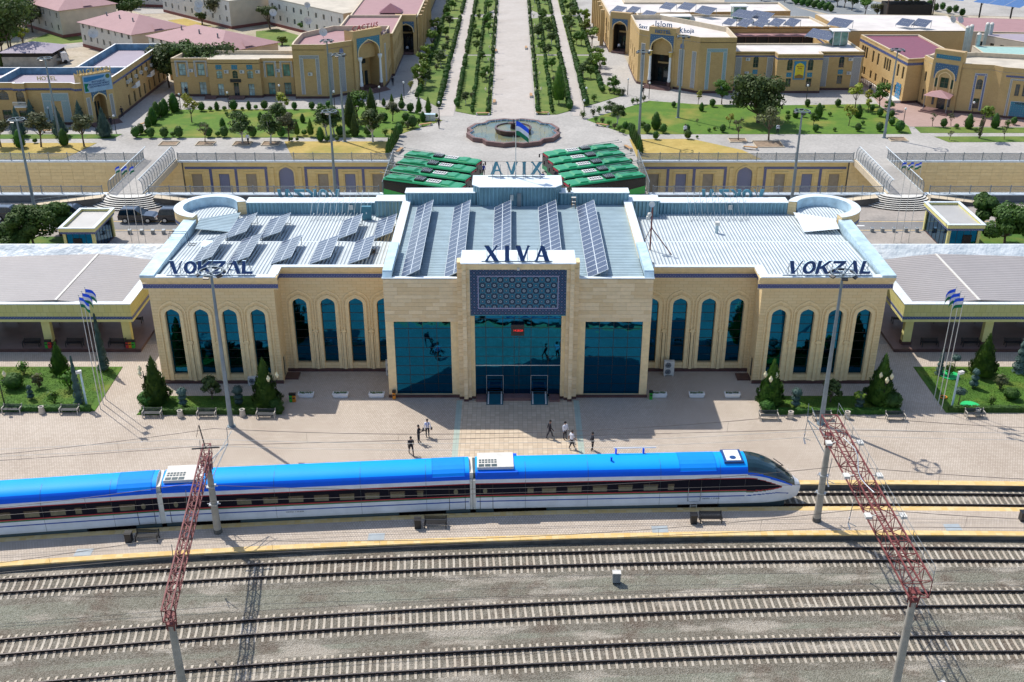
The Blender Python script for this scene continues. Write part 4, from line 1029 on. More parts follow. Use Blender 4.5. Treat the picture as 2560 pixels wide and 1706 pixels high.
# mosaic: border frame and star field
mb = MB()
for (a, b, c, d) in ((-4.3,4.3,8.78,9.45),(-4.3,4.3,12.55,13.22),(-4.3,-3.55,9.45,12.55),(3.55,4.3,9.45,12.55)): mb.box(a, b, 88.33, 88.42, c, d)
mb.build('mosaic_border', M.mosaicborder, ST)
BX('mosaic_panel', 'mosaic', ST, -3.55, 3.55, 88.37, 88.42, 9.45, 12.55)
M.mosrim = plain('mosaic_rim', (.03,.22,.26), .4); M.moswhite = plain('mosaic_fillet', (.35,.33,.48), .5)
mb = MB()
for (a, b, c, d) in ((-4.36,4.36,8.7,8.79),(-4.36,-4.28,8.79,13.25),(4.28,4.36,8.79,13.25)): mb.box(a, b, 88.30, 88.42, c, d, 0)
for (a, b, c, d) in ((-3.58,3.58,9.40,9.47),(-3.58,3.58,12.53,12.6),(-3.6,-3.53,9.47,12.53),(3.53,3.6,9.47,12.53)): mb.box(a, b, 88.315, 88.42, c, d, 1)
mb.build('mosaic_rim', [M.mosrim, M.moswhite], ST)
# entrance glazing
f = WF((-3.95, 89.0), (3.95, 89.0)); L_ = f.L
us = [0, 1.0, 2.55, 3.6, 4.05, 5.15, 6.75, L_]; zs = [.3, 1.2, 2.2, 3.3, 4.25, 5.2, 6.2, 7.2, 8.1, 8.75]
mb = MB()
for z in zs: slab_on(mb, f, 0, L_, -.02, .012, z-.022, z+.022)
for u in us: slab_on(mb, f, max(0,u-.022), min(L_,u+.022), -.02, .014, .3, 8.75)
slab_on(mb, f, 0, L_, -.02, .03, 3.27, 3.34, 1)
cw = mb.build('entrance_glazing', [M.black, M.steel], ST)
for i in range(len(us)-1):
 for j in range(len(zs)-1):
  if i in (1, 5) and j < 2: continue
  pn = MB(); tl = random.uniform(-.004,.004); pn.poly([f.w(us[i],tl,zs[j]), f.w(us[i+1],-tl,zs[j]), f.w(us[i+1],0,zs[j+1]), f.w(us[i],0,zs[j+1])]); pn.build('pane', M.glass, cw)
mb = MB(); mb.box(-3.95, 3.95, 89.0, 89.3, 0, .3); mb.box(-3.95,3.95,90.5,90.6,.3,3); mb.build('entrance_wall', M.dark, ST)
mb = MB(); mb.box(-3.9, -2.95, 87.9, 89, 0, .22); mb.box(2.95, 3.9, 87.9, 89, 0, .22); mb.box(-1.35, 1.3, 88.1, 89, 0, .3); mb.build('entrance_step', M.maroon_step, ST)
for cx in (-2.15, 2.0):
 mb = MB(); x0, x1 = cx-.78, cx+.78
 mb.add([(x0,87.6,.04),(x1,87.6,.04),(x1,89.4,.32),(x0,89.4,.32)], [(0,1,2,3)], 0); mb.box(x0, x1, 87.35, 87.6, .01, .05, 0)
 for x in (x0+.17, x1-.17): mb.add([(x-.06,87.4,.06),(x+.06,87.4,.06),(x+.06,89.3,.35),(x-.06,89.3,.35)], [(0,1,2,3)], 1)
 mb.build('entrance_mat', [M.glassfloor if 'glassfloor' in M else M.tealmat if 'tealmat' in M else M.setdefault('tealmat', plain('teal_mat', (.015,.10,.13), .3)), M.offwhite], ST)
 mb = MB()
 for x in (x0, x1): mb.box(x-.018, x+.018, 88.95, 89.1, .3, 2.25)
 mb.box(x0, x1, 88.95, 89.1, 2.23, 2.26); mb.build('doorway', M.steel, ST)
mb = MB(); mb.box(-.05-.58, .62-.05, 88.6, 88.9, 6.55, 7.65); clock = mb.build('clock_display', M.black, ST)
m_, t_, p_ = new_mat('red_led'); p_.inputs['Base Color'].default_value = (.5,.01,.01,1); p_.inputs['Emission Color'].default_value = (1,.03,.02,1); p_.inputs['Emission Strength'].default_value = .7; M.led = m_
o = obj('digits', text_mesh('14:28:20', .26, .004, .004), clock, (0.0, 88.59-92, 7.0), (R(90), 0, 0)); o.data.materials.append(M.led)
for cx in (-2.15, 2.0): BX('inner_door', 'glass', ST, cx-.78, cx+.78, 89.55, 89.6, .3, 2.25)
CB('camera_dome', 'offwhite', ST, 0, 88.15, 13.35, .25, .3, .2)

# roof furniture
def solar_array(x0, x1, zl, zh, ya, yb, n, label, group, step=0.0):
 """rows of panels tilted sideways on a light frame; two panels abreast"""
 t = thing('solar_array', label, 'solar panels', ((x0+x1)/2, ya, zl), 0, group)
 L = (yb-ya)/n; w = math.hypot(x1-x0, zh-zl)/2; ang = math.atan2(zh-zl, x1-x0)
 mb = MB(); mb.box(-w/2+.03, w/2-.03, -L/2+.03, L/2-.03, -.02, .02, 0)
 for (a, b, c, d) in ((-w/2+.006,w/2-.006,-L/2+.005,-L/2+.035),(-w/2+.006,w/2-.006,L/2-.035,L/2-.005),(-w/2+.006,-w/2+.036,-L/2,L/2),(w/2-.036,w/2-.006,-L/2,L/2)): mb.box(a, b, c, d, -.022, .026, 1)
 pm = mb.mesh('panel', [M.solar, M.flashwhite])
 for i in range(n):
  for j in range(2):
   u = (j+.5)*w
   obj('panel', pm, t, (x0+math.cos(ang)*u-(x0+x1)/2 + step*(i+.5)*L*0, (i+.5)*L, math.sin(ang)*u+.0), (0, -ang, 0))
 mb = MB()
 k = max(2, n//3)
 for i in range(k+1):
  y = ya + (yb-ya)*i/k; y = min(max(y, ya+.1), yb-.1)
  mb.bar((x1-.1,y,zl-.35),(x1-.1,y,zh-.05),.05); mb.bar((x0+.1,y,zl-.4),(x0+.1,y,zl),.05); mb.bar((x0+.1,y,zl-.06),(x1-.05,y,zh-.08),.05); mb.bar((x0+.1,y,zl-.35),(x1-.1,y,zl-.35),.05)
 mb.build('mounting_frame', M.grey, t)
 return t
for i, (x0, x1, lb) in enumerate(((-10.5,-8.9,'leftmost'),(-6.6,-5.0,'second from left'),(-2.35,-.75,'middle'),(2.25,3.95,'second from right'),(6.3,7.95,'rightmost'))):
 solar_array(x0-.05, x1+.12, 11.98, 12.85, YC+.35, 108.2, 17, '%s long double row of grey solar panels on the central roof' % lb, 'long solar rows on the central roof')
for i, (x0, x1, y0, y1, n, lb) in enumerate(((-30.9,-29.2,94.9,101.2,8,'leftmost of the front solar tables on the left wing roof'),(-27.4,-25.7,94.9,101.2,8,'front solar table second from the roof edge, left wing'),
  (-23.3,-21.7,94.8,100.6,8,'front solar table above the first recessed window'),(-19.65,-18.0,94.8,100.6,8,'front solar table in the middle of the left roof'),(-16.0,-14.4,94.8,100.6,8,'front solar table nearest the central block'),
  (-29.4,-27.6,102.0,107.6,7,'rear solar table beside the turret'),(-25.9,-24.1,102.0,107.6,7,'rear solar table second from the turret'),(-18.1,-16.5,101.8,107.3,7,'rear solar table under the mirrored letters'),(-14.5,-12.9,101.8,107.3,7,'rear solar table nearest the central block'))):
 solar_array(x0-.12, x1+.34, 11.05 if y0 < 100 else 10.85, 11.82 if y0 < 100 else 11.65, y0, y1, n, lb, 'solar tables on the left wing roof')

# letters
def glyph(ch, w=1.0, h=1.0, st=.22, serif=False, thin=.11):
 """letters as lists of convex plan polygons in a box w x h"""
 S_ = []
 def stroke(a, b, wa, wb=None):
  wb = wb or wa; a = Vector(a); b = Vector(b); S_.append([(a.x-wa/2, a.y), (a.x+wa/2, a.y), (b.x+wb/2, b.y), (b.x-wb/2, b.y)])
 def bar(x0, x1, y0, y1): S_.append([(x0,y0),(x1,y0),(x1,y1),(x0,y1)])
 if ch == 'X': stroke((st/2,h),(w-st/2,0),st*1.15); stroke((thin/2+.02,0),(w-thin/2-.06,h),thin*1.2)
 elif ch == 'I': bar((w-st)/2, (w+st)/2, 0, h)
 elif ch == 'V': stroke((st/2,h),(w/2,0),st*1.15,st); stroke((w-thin/2-.04,h),(w/2+.02,0),thin*1.2)
 elif ch == 'A': stroke((w/2,h),(w-st/2,0),st,st*1.15); stroke((w/2-.02,h),(thin/2+.04,0),thin*1.2); bar(w*.26, w*.74, h*.27, h*.27+thin*.9)
 elif ch == 'O':
  n = 18
  for i in range(n):
   a, b = 2*math.pi*i/n, 2*math.pi*(i+1)/n
   f = lambda t, k: (w/2+(w/2-k*st)*math.cos(t), h/2+(h/2-k*st*.8)*math.sin(t))
   S_.append([f(a,0), f(b,0), f(b,1), f(a,1)])
 elif ch == 'K': bar(0, st, 0, h); stroke((st*.9,h*.38),(w-st*.6,h),st*1.1); stroke((w*.42,h*.55),(w-st*.55,0),st*1.2)
 elif ch == 'Z': bar(0, w, 0, st*.8); bar(0, w, h-st*.8, h); stroke((st*.55,st*.7),(w-st*.55,h-st*.7),st*1.2)
 elif ch == 'L': bar(0, st, 0, h); bar(0, w, 0, st*.8)
 if serif:
  e = .055*h; q = .17
  feet = {'X': [(st/2-.0,0,.13),(w-st/2,0,.2),(st/2,1,.2),(w-.12,1,.13)], 'I': [(w/2,0,q+.04),(w/2,1,q+.04)], 'V': [(st/2,1,.2),(w-.1,1,.14)], 'A': [(w-st/2,0,.2),(.1,0,.14)]}.get(ch, [])
  for x, tp, hw in feet: bar(x-hw, x+hw, (h-e) if tp else 0, h if tp else e)
 return S_
def letter_mesh(ch, w, h, depth, serif=False, shear=0.0, bold=.22, thin=.11, mats=None):
 mb = MB()
 for k, pl in enumerate(glyph(ch, w, h, bold, serif, thin)):
  pts = [(x + shear*y, y) for x, y in pl]; n = len(pts); e = k*.002
  a = sum(pts[i][0]*pts[(i+1)%n][1]-pts[(i+1)%n][0]*pts[i][1] for i in range(n))
  if a < 0: pts = pts[::-1]
  F = [(x, -depth/2-e, z) for x, z in pts]; Bk = [(x, depth/2+e, z) for x, z in pts]
  mb.add(F, [tuple(range(n))], 0); mb.add(Bk, [tuple(range(n))[::-1]], 1)
  for i in range(n): mb.poly([F[i], Bk[i], Bk[(i+1)%n], F[(i+1)%n]][::1], 2)
 return mb.mesh('letter', mats or [M.navy, M.letback, M.flash])
def roof_sign(word, x0, y, z, ws, h, gap, serif, shear, label, rz=0, legs=.35, bold=.22, thin=.11, mats=None, back=1.0, rail=True):
 t = thing('roof_sign', label, 'sign', (x0, y, z), rz)
 x = 0; mb = MB()
 for ch, w in zip(word, ws):
  obj('letter', letter_mesh(ch, w, h, .13, serif, shear, bold, thin, mats), t, (x, 0, legs))
  for dx in (.2, w-.2):
   mb.bar((x+dx,.08,-.0),(x+dx,.08,legs+h*.8),.045); mb.bar((x+dx,.08,legs+h*.6),(x+dx,back,-.1 if back < 1.2 else -.5),.035)
  x += w+gap
 if rail: mb.bar((-.3,0.05,.04),(x-gap+.3,0.05,.04),.07)
 mb.bl('support_frame', M.grey, t)
 return t
roof_sign('XIVA', -2.95, YP+.15, PT+.08, (1.2,.62,1.22,1.25), 1.42, .46, True, 0, 'dark blue serif letters XIVA over the entrance portal', legs=.12, bold=.37, thin=.17)
roof_sign('VOKZAL', -32.0, YW-.1, ZT+.07, (1.25,1.2,1.3,1.15,1.35,1.0), 1.3, .08, False, .16, 'dark blue slanted letters VOKZAL over the left wing', legs=.2, bold=.33)
roof_sign('VOKZAL', 24.6, YW-.1, ZT+.07, (1.25,1.2,1.3,1.15,1.35,1.0), 1.3, .08, False, .16, 'dark blue slanted letters VOKZAL over the right wing', legs=.2, bold=.33)
tm = [M.letback, M.letback, M.letback]
roof_sign('XIVA', 2.7, 112.9, 13.87, (1.2,.62,1.22,1.25), 1.4, .42, True, 0, 'letters XIVA seen mirrored from behind on the rear portal box', rz=math.pi, legs=.25, bold=.34, thin=.15, mats=tm)
for xr, lb in ((-14.2, 'left'), (23.5+.6, 'right')):
 roof_sign('VOKZAL', -19.2 if xr < 0 else 27.2, 113.0, ZT-.25, (1.2,1.15,1.2,1.1,1.3,1.0), 1.25, .10, False, .16, 'letters VOKZAL seen mirrored from behind on the %s rear parapet' % lb, rz=math.pi, legs=.2, bold=.36, mats=tm)
for s, xa in ((-1, -22.2), (1, 18.2)):
 t = thing('sign_struts', 'thin metal struts propping the mirrored letters on the %s roof' % ('left' if s < 0 else 'right'), 'frame', (xa, 108, 10.4)); mb = MB()
 for i in range(10):
  x = xa+.2+i*.66; mb.bar((x, 112.1, 12.6), (x, 108.2+.3*(i%2), 10.45), .035); mb.bar((x, 108.2+.3*(i%2), 10.45), (x+.35, 109.3, 11.0), .025)
 mb.build('strut', M.pole, t)
# mast with aerials, vent pipe, man on the roof
t = thing('antenna_mast', 'maroon antenna mast with white dishes braced on the right roof', 'antenna', (13.0, 99.0, 10.8)); mb = MB()
mb.tube([(13.0,99,10.8),(13.0,99,15.8)], .075, 6); mb.bar((13.0,99,13.2),(15.0,97.6,10.8),.07); mb.bar((13.0,99,13.2),(12.2,99.8,10.8),.05); mb.build('pole', M.red_truss, t)
mb = MB(); mb.lathe([(0,0),(.2,.03),(.3,.12)], 0, 0, 10); o = mb.bl('dish', M.white, t); o.location = (-.1,-.15,4.8); o.rotation_euler = (R(70),0,0)
mb = MB(); mb.lathe([(.18,0),(.22,.12),(.18,.3),(0,.34)], -.25, 0, 8); mb.box(-.55,-.2,-.12,.1,-.4,-.02); o = mb.bl('radio_box', M.offwhite, t); o.location = (0,-.1,3.6)
t = thing('roof_vent', 'short round vent pipe with cap on the right roof', 'vent', (20.5, 104.5, 10.5)); TB('pipe', 'waterpipe', t, [(20.5,104.5,10.4),(20.5,104.5,11.4)], .17, 10); TB('cap', 'offwhite', t, [(20.5,104.5,11.42),(20.5,104.5,11.75)], .27, 10)
t = thing('roof_vent', 'black square roof ventilator on the left wing roof', 'vent', (-30.6, 99.5, 10.6)); BX('box', 'black', t, -31.0,-30.2,99.1,99.9,10.6,11.15); mb = MB(); mb.add([(-31.1,99.0,11.2),(-30.1,99.0,11.2),(-30.1,100.0,11.45),(-31.1,100.0,11.45)],[(0,1,2,3)]); mb.build('cover', M.flash, t)
t = thing('roof_ladder', 'black metal roof ladder bent over the left parapet', 'ladder', (-32.6, 100.5, 10.6)); mb = MB()
for dy in (0, .5): mb.tube([(-34.6,100.5+dy,11.0),(-34.6,100.5+dy,12.0),(-32.9,100.5+dy,12.0),(-32.7,100.4+dy,10.8),(-32.0,100.3+dy,10.8)], .03, 5)
mb.build('rail', M.black, t)
for (x, y, lb) in ((-17.9, 110.4, 'light box on the left rear parapet'), (23.0, 110.4, 'light box on the right rear parapet')):
 mb = MB(); mb.cbox(0, 0, 0, .42, .12, .5); o = mb.build('floodlight_box', M.offwhite); o.location = (x, y+.35, 11.1); tag(o, lb, 'floodlight')
t = thing('equipment_cabinet', 'green grey metal cabinet leaning at the rear of the left roof', 'cabinet', (-16.0,108.9,10.4)); BX('body', 'letback', t, -16.5,-15.5,108.7,109.1,10.4,11.9); BX('handle', 'white', t, -16.05,-15.95,108.66,108.7,11.1,11.3)
for (x, y, n, lb) in ((-17.0, 103.4, 9, 'dried brown leaves piled under a rear solar table'), (-14.0, 98.2, 12, 'dried brown brush caught beside the front solar table')):
 mb = MB(); rr = random.Random(3)
 for i in range(60):
  a = rr.random()*6.28; r_ = rr.random()*.45; c = Vector((x+r_*math.cos(a), y+1.6*r_*math.sin(a), 10.85+rr.random()*.3)); d = Vector((rr.uniform(-1,1), rr.uniform(-1,1), rr.uniform(-.4,.4)))*.16; e = Vector((rr.uniform(-1,1), rr.uniform(-1,1), rr.uniform(-.4,.4)))*.1
  mb.poly([c-d, c+e, c+d, c-e])
 o = mb.build('debris', M.bark); tag(o, lb, 'debris')
# CANOPIES
def canopy(s):
 side = 'left' if s < 0 else 'right'
 t = thing('platform_canopy', 'open waiting hall with yellow fascia and ribbed grey roof on the %s of the station' % side, 'canopy', (s*56, 106, 0))
 xi, xo = s*38.9, s*84.0; y0, y1 = 98.7, 112.6
 def X(a, b): return sorted((a, b))
 a, b = X(xi, xo)
 # floor slab
 mb = MB(); c, d = X(s*38.4, xo); mb.box(c, d, 98.2, 113, .0, .30); o = mb.build('floor', M.maroon_floor, t)
 BX('floor_edge', 'plinth', t, c-.02, d+.02, 98.17, 98.35, .0, .302)
 # fascia with tile band
 mb = MB(); mb.box(a, b, y0, y0+.35, 3.75, 5.1, 0); mb.box(*X(xi, xi+s*.35), y0+.35, y1, 3.75, 5.1, 0); mb.build('fascia', M.yfascia, t)
 mb = MB(); mb.box(a-.02, b+.02, y0-.03, y0+.33, 3.45, 3.75, 0); mb.box(*X(xi-s*.03, xi+s*.3), y0+.33, y1, 3.45, 3.75, 0); mb.build('tile_band', M.bluetile, t)
 mb = MB(); mb.box(a-.04, b+.04, y0-.05, y0+.4, 3.18, 3.45, 0); mb.box(*X(xi-s*.05, xi+s*.35), y0+.4, y1, 3.18, 3.45, 0); mb.build('beam', M.yellowwall, t)
 BX('ceiling', 'offwhite', t, a, b, y0+.3, y1, 3.5, 3.6)
 # parapet flashings: wide sloping white sheets
 mb = MB(); mb.box(a-.08, b+.08, y0-.08, y0+.55, 5.1, 5.18); mb.box(*X(xi-s*.08, xi+s*.9), y0+.55, y1, 5.1, 5.17)
 mb.add([(a,y1-1.4,4.75),(b,y1-1.4,4.75),(b,y1+.3,6.0),(a,y1+.3,6.0)], [(0,1,2,3)]); mb.box(a, b, y1+.3, y1+.5, 4, 6.0)
 mb.build('flashing', M.flashwhite2, t)
 # ribbed roof: two slopes meeting in a ridge running front to back
 xr = s*46.5
 mb = MB()
 for (p, q, zp_, zq) in ((s*39.8, xr, 4.75, 5.35), (xr, s*62.5, 5.35, 4.9), (s*62.5, s*84, 4.9, 4.4)):
  vs = [(p, y0+.5, zp_), (q, y0+.5, zq), (q, y1-.9, zq), (p, y1-.9, zp_)]
  mb.add(vs if q > p else vs[::-1], [(0,1,2,3)])
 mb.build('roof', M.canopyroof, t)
 BX('ridge_cap', 'offwhite', t, xr-.12, xr+.12, y0+.5, y1-.9, 5.33, 5.40)
 # posts
 for x in (39.95, 48.1, 56.2, 64.3, 72.4, 80.5):
  for y in (99.6, 111.8):
   BX('post', 'yellowwall', t, s*x-.42, s*x+.42, y-.3, y+.3, .62, 3.18)
   BX('post_base', 'plinth', t, s*x-.5, s*x+.5, y-.38, y+.38, .3, .62)
M.maroon_floor = plain('maroon_tile_floor', (.17,.105,.095), .45, var=.15, scale=.8)
def wrinkled():
 m, t, p = new_mat('wrinkled_white_sheet'); b = N(t); P_ = b.pos(); n1 = b.noise(P_, .55, 3, .6)
 b.l(b.mix(b.ramp(n1, .35, .65), (.60,.66,.68), (.72,.76,.77)), p.inputs['Base Color']); p.inputs['Roughness'].default_value = .5
 b.bump(n1, 1.0, .35, p); return m
M.flashwhite2 = wrinkled()
canopy(-1); canopy(1)

# benches
def bench_proto(kind, label, loc, rz=0):
 t = thing('bench', label, 'bench', loc, rz)
 sl = M.black if kind == 'dark' else M.benchgrey; fr = M.black if kind == 'dark' else M.castiron
 for i in range(5):
  mb = MB(); mb.cbox(0, -.25+.1*i, .45, 1.75, .075, .035); mb.bl('seat_slat', sl, t)
 for i in range(3):
  mb = MB(); mb.cbox(0, .27+.03*i, .52+.10*i, 1.75, .03, .07); mb.bl('back_slat', sl, t)
 for x in (-.82, .82):
  mb = MB(); mb.bar((x,-.28,0),(x,-.24,.44),.07); mb.bar((x,.24,0),(x,.2,.44),.07); mb.bar((x,-.3,.42),(x,.28,.42),.06); mb.bar((x,.26,.42),(x,.36,.80),.06); mb.bar((x,-.28,.60),(x,.3,.58),.05); mb.bar((x,-.27,.44),(x,-.28,.60),.05)
  mb.bl('leg', fr, t)
 return t
def bin_proto(kind, label, loc):
 t = thing('litter_bin', label, 'litter bin', loc)
 if kind == 'urn':
  LT('body', 'castiron', t, [(.0,.03),(.26,0),(.30,.1),(.22,.62),(.26,.7),(.2,.72),(.17,.6)], 0, 0, 12, W=False)
  LT('opening', 'dark', t, [(.18,.6),(.0,.6)], 0, 0, 12, W=False)
 elif kind == 'black':
  BX('body', 'black', t, -.24, .24, -.24, .24, 0, .75, W=False); BX('lid', 'black', t, -.28,.28,-.28,.28,.75,.82, W=False)
 return t
benches = []
B0 = bench_proto('dark', 'x', (0, 0, 0))
def bench(x, y, z, label, proto, rz=0, group='benches'):
 global USED
 c = dup(proto, (x, y, z), rz, label); c['group'] = group; return c
spots = [(-49.74,98.95,.3,'black bench under the left canopy, left of the yellow post'),(-45.34,98.95,.3,'black bench under the left canopy, between the two posts'),(-40.95,98.95,.3,'black bench under the left canopy, beside the coloured bins'),(-54.1,98.95,.3,'black bench at the picture edge under the left canopy'),
         (42.23,99.0,.3,'black bench under the right canopy, nearest the station'),(46.4,99.0,.3,'black bench under the right canopy, left of the second post'),(50.8,99.0,.3,'black bench under the right canopy, right of the second post')]
B0.location = spots[0][:3]; B0['label'] = spots[0][3]; B0['group'] = 'black benches under the canopies'
for x, y, z, lb in spots[1:]: bench(x, y, z, lb, B0, 0, 'black benches under the canopies')
for s in (-1, 1):
 for k, x in enumerate((41, 45.4, 49.8, 54.2)): bench(s*x, 104.6, .3, '%s bench of the back row under the %s canopy' % (('first','second','third','fourth')[k], 'left' if s < 0 else 'right'), B0, math.pi, 'black benches under the canopies')
B1 = bench_proto('light', 'cream-legged slatted bench before the left lawn, at the picture edge', (0, 0, 0)); B1['group'] = 'cream-legged benches along the plaza'
sp = [((112,1300),b1,'slatted bench with cream legs at the far left of the plaza'),((640,1305),b1,'slatted bench before the left lawn, left of the flagpoles'),((1400,1335),b1,'slatted bench before the left bed, under the lamp and conifer'),((1900,1340),b1,'slatted bench before the left bed, beside the tall mast')]
for i, (p, fn, lb) in enumerate(sp):
 q = fn(*p)
 if i == 0: B1.location = (q[0], q[1]+.1, 0); B1['label'] = lb
 else: bench(q[0], q[1]+.1, 0, lb, B1, 0, 'cream-legged benches along the plaza')
for (x, y, lb) in ((-22.95, 85.05,'slatted bench at the right end of the left bed'),(22.75,84.75,'slatted bench at the left end of the right bed'),(27.6,84.7,'slatted bench in the middle of the right bed, behind the red truss'),(34.2,84.6,'slatted bench at the right end of the right bed'),(41.6,85.1,'slatted bench before the right lawn, beside a cream bin'),(47.5,85.1,'slatted bench at the right picture edge')):
 bench(x, y, 0, lb, B1, 0, 'cream-legged benches along the plaza')
U0 = bin_proto('urn', 'cream urn-shaped bin before the left lawn', (0,0,0)); U0['group'] = 'cream urn-shaped litter bins'
for i, (fn, p, lb) in enumerate(((b1,(388,1300),'cream urn-shaped bin before the left lawn'),(b1,(1660,1335),'cream urn-shaped bin between the two benches of the left bed'),(b1,(2232,1325),'cream urn-shaped bin right of the left tall mast'),(b4,(205,1345),'cream urn-shaped bin left of the right tall mast'),(b4,(725,1345),'cream urn-shaped bin beside the red truss head'),(b4,(1920,1320),'cream urn-shaped bin before the right lawn'))):
 q = fn(*p)
 if i == 0: U0.location = (q[0], q[1], 0)
 else: c = dup(U0, (q[0], q[1], 0), 0, lb)
K0 = bin_proto('black', 'black bin left of the leftmost island bench', (0,0,0)); K0['group'] = 'black bins on the island platform'
for i, (fn, p, lb) in enumerate(((c_1 := (lambda x, y: gp(x*.4121, 1060+y*.4121))) and [(c_1,(785,712),'leftmost'),(lambda x, y: gp(640+x*.4121,1060+y*.4121),(983,628),'middle'),(lambda x, y: gp(1280+x*.4121,1060+y*.4121),(1100,600),'right-hand'),(lambda x, y: gp(1920+x*.4504,1000+y*.4504),(1412,668),'rightmost')])):
 q = fn(*p)
 if i == 0: K0.location = (q[0], q[1], 0); K0['label'] = 'black litter bin beside the leftmost bench of the island platform'
 else: dup(K0, (q[0], q[1], 0), 0, 'black litter bin beside the %s bench of the island platform' % lb)
 if i < 3: bench(q[0]+1.35, q[1]+.15, 0, 'dark bench on the island platform, the %s one' % lb, B0, .0, 'dark benches on the island platform')
# coloured sorting bins
def sort_bins(x, y, z, cols, label):
 t = thing('sorting_bins', label, 'litter bin', (x, y, z))
 for i, c in enumerate(cols):
  mb = MB(); mb.box(.3*i, .3*i+.27, -.15, .15, 0, .62); mb.bl('bin', M[c], t); BX('slot', 'black', t, .3*i+.03, .3*i+.24, -.17, -.15, .38, .5, W=False)
 BX('hood', 'black', t, -.04, .3*len(cols), -.02, .2, .62, .85, W=False)
sort_bins(-39.95, 98.6, .3, ('binred','orange','bingreen'), 'red orange and green bins at the foot of the left canopy post')
sort_bins(-48.2, 98.6, .3, ('bingreen','binred'), 'green and red bins beside the second left canopy post')
sort_bins(-11.75, 88.55, 0, ('orange',), 'black and orange bin beside the left glass bay')
sort_bins(12.35, 88.5, 0, ('bingreen',), 'black and green bin beside the right glass bay')
sort_bins(-21.35, 88.0, 0, ('bingreen','orange'), 'green and orange bins beside the left conifer bed')
# planters
P0 = thing('planter', 'x', 'planter', (0,0,0), 0, 'white concrete planters before the station')
mb = MB(); mb.prism([(-.68,-.22),(.68,-.22),(.68,.22),(-.68,.22)], .06, .42); mb.box(-.74,.74,-.28,-.2,.3,.42); mb.box(-.74,.74,.2,.28,.3,.42); mb.box(-.74,-.66,-.2,.2,.3,.42); mb.box(.66,.74,-.2,.2,.3,.42); mb.box(-.6,.6,-.18,.18,0,.06); mb.bl('trough', M.white, P0)
mb = MB(); rr = random.Random(5)
for i in range(140):
 x, y = rr.uniform(-.62,.62), rr.uniform(-.16,.16); h = rr.uniform(.05,.16); a = rr.uniform(0,3.14); dx, dy = .035*math.cos(a), .035*math.sin(a); mb.poly([(x-dx,y-dy,.41),(x+dx,y+dy,.41),(x+rr.uniform(-.04,.04),y+rr.uniform(-.04,.04),.42+h)])
mb.bl('plants', M.f_mid, P0); BX('soil', 'soil', P0, -.66,.66,-.2,.2,.36,.40, W=False)
for i, (x, lb) in enumerate(((-19.95,'farthest left of the entrance'),(-16.7,'middle of the three left of the entrance'),(-13.3,'just left of the glass bay'),(13.3,'just right of the glass bay'),(16.85,'middle of the three right of the entrance'),(20.2,'farthest right, half in sunlight'))):
 if i == 0: P0.location = (x, 88.9, 0); P0['label'] = 'white planter '+lb
 else: dup(P0, (x, 88.9, 0), 0, 'white planter '+lb)
# outdoor AC units
def ac_unit(x, y, z, label, rz=0, fans=2, sc=1.0):
 t = thing('air_conditioner', label, 'air conditioner', (x, y, z), rz); t.scale = (sc,)*3; h = .75*fans
 mb = MB(); mb.box(-.5, .5, -.2, .2, .1, .1+h); mb.box(-.45,-.35,-.25,.25,0,.1); mb.box(.35,.45,-.25,.25,0,.1); mb.bl('casing', M.offwhite, t)
 for i in range(fans):
  TB('fan', 'grey', t, [(-.1,-.2,.48+.72*i),(-.1,-.23,.48+.72*i)], .29, 14, W=False)
  mb = MB()
  for k in range(6): a = k*math.pi/3; mb.bar((-.1,-.245,.48+.72*i),(-.1+.28*math.cos(a),-.245,.48+.72*i+.28*math.sin(a)),.02)
  mb.bl('grille', M.black, t)
 return t
ac_unit(-12.35, 93.3, 0, 'white air conditioner with two fans left of the left glass bay')
ac_unit(14.75, 93.2, 0, 'white air conditioner with two fans right of the right glass bay')
ac_unit(-25.4, 91.3, 0, 'white air conditioner behind the left tall mast', fans=1)
ac_unit(54.1, 128.0, 0, 'white air conditioner beside the right kiosk', rz=math.pi/2+.0)

# LAMPS, MASTS, FLAGS
def mast(x, y, z, h, label, group='tall floodlight masts'):
 t = thing('light_mast', label, 'light mast', (x, y, z), 0, group)
 mb = MB(); mb.tube([(0,0,0),(0,0,h)], [.24,.11], 10); mb.tube([(0,0,0),(0,0,.08)], .4, 8); mb.bl('pole', M.pole, t)
 mb = MB(); n = 20; r = 1.0
 for i in range(n):
  a, b = 2*math.pi*i/n, 2*math.pi*(i+1)/n; mb.bar((r*math.cos(a),r*math.sin(a),h+.05),(r*math.cos(b),r*math.sin(b),h+.05),.08)
 for k in range(6): a = k*math.pi/3; mb.bar((0,0,h-.05),(r*math.cos(a),r*math.sin(a),h+.05),.05)
 mb.bl('ring', M.pole, t)
 for k in range(6):
  a = k*math.pi/3+.4; c = Vector((1.05*math.cos(a), 1.05*math.sin(a), h-.08)); CB('floodlight', 'black', t, c.x, c.y, c.z, .34, .5, .12, rz=a, ry=.45, W=False)
 return t
for (x, y, z, h, lb) in ((-25.75,83.5,0,15,'tall light mast standing before the left wing'),(27.3,83.9,0,14.7,'tall light mast beside the right gantry head'),
 (-73.6,170.9,NZ,13.6,'light mast with ring before the left hotel, right of the blue spruce'),(-65.6,139.9,0,13.0,'light mast at the far left beside the lane'),(-31.8,185.7,NZ,13.5,'light mast on the lawn before the octagonal left hotel'),
 (-27.75,171.8,NZ,14,'light mast on the path south of the left lawn'),(-25.3,144.9,0,12.8,'light mast behind the mirrored left letters'),(20.2,173.1,NZ,14.2,'light mast at the left edge of the right lawn'),
 (28.5,186.8,NZ,14,'light mast in the middle of the right lawn'),(60.7,174.1,NZ,14.3,'light mast on the paving before the maroon-roofed building'),(38.3,143.1,0,13.3,'light mast behind the right turret')): mast(x, y, z, h, lb)
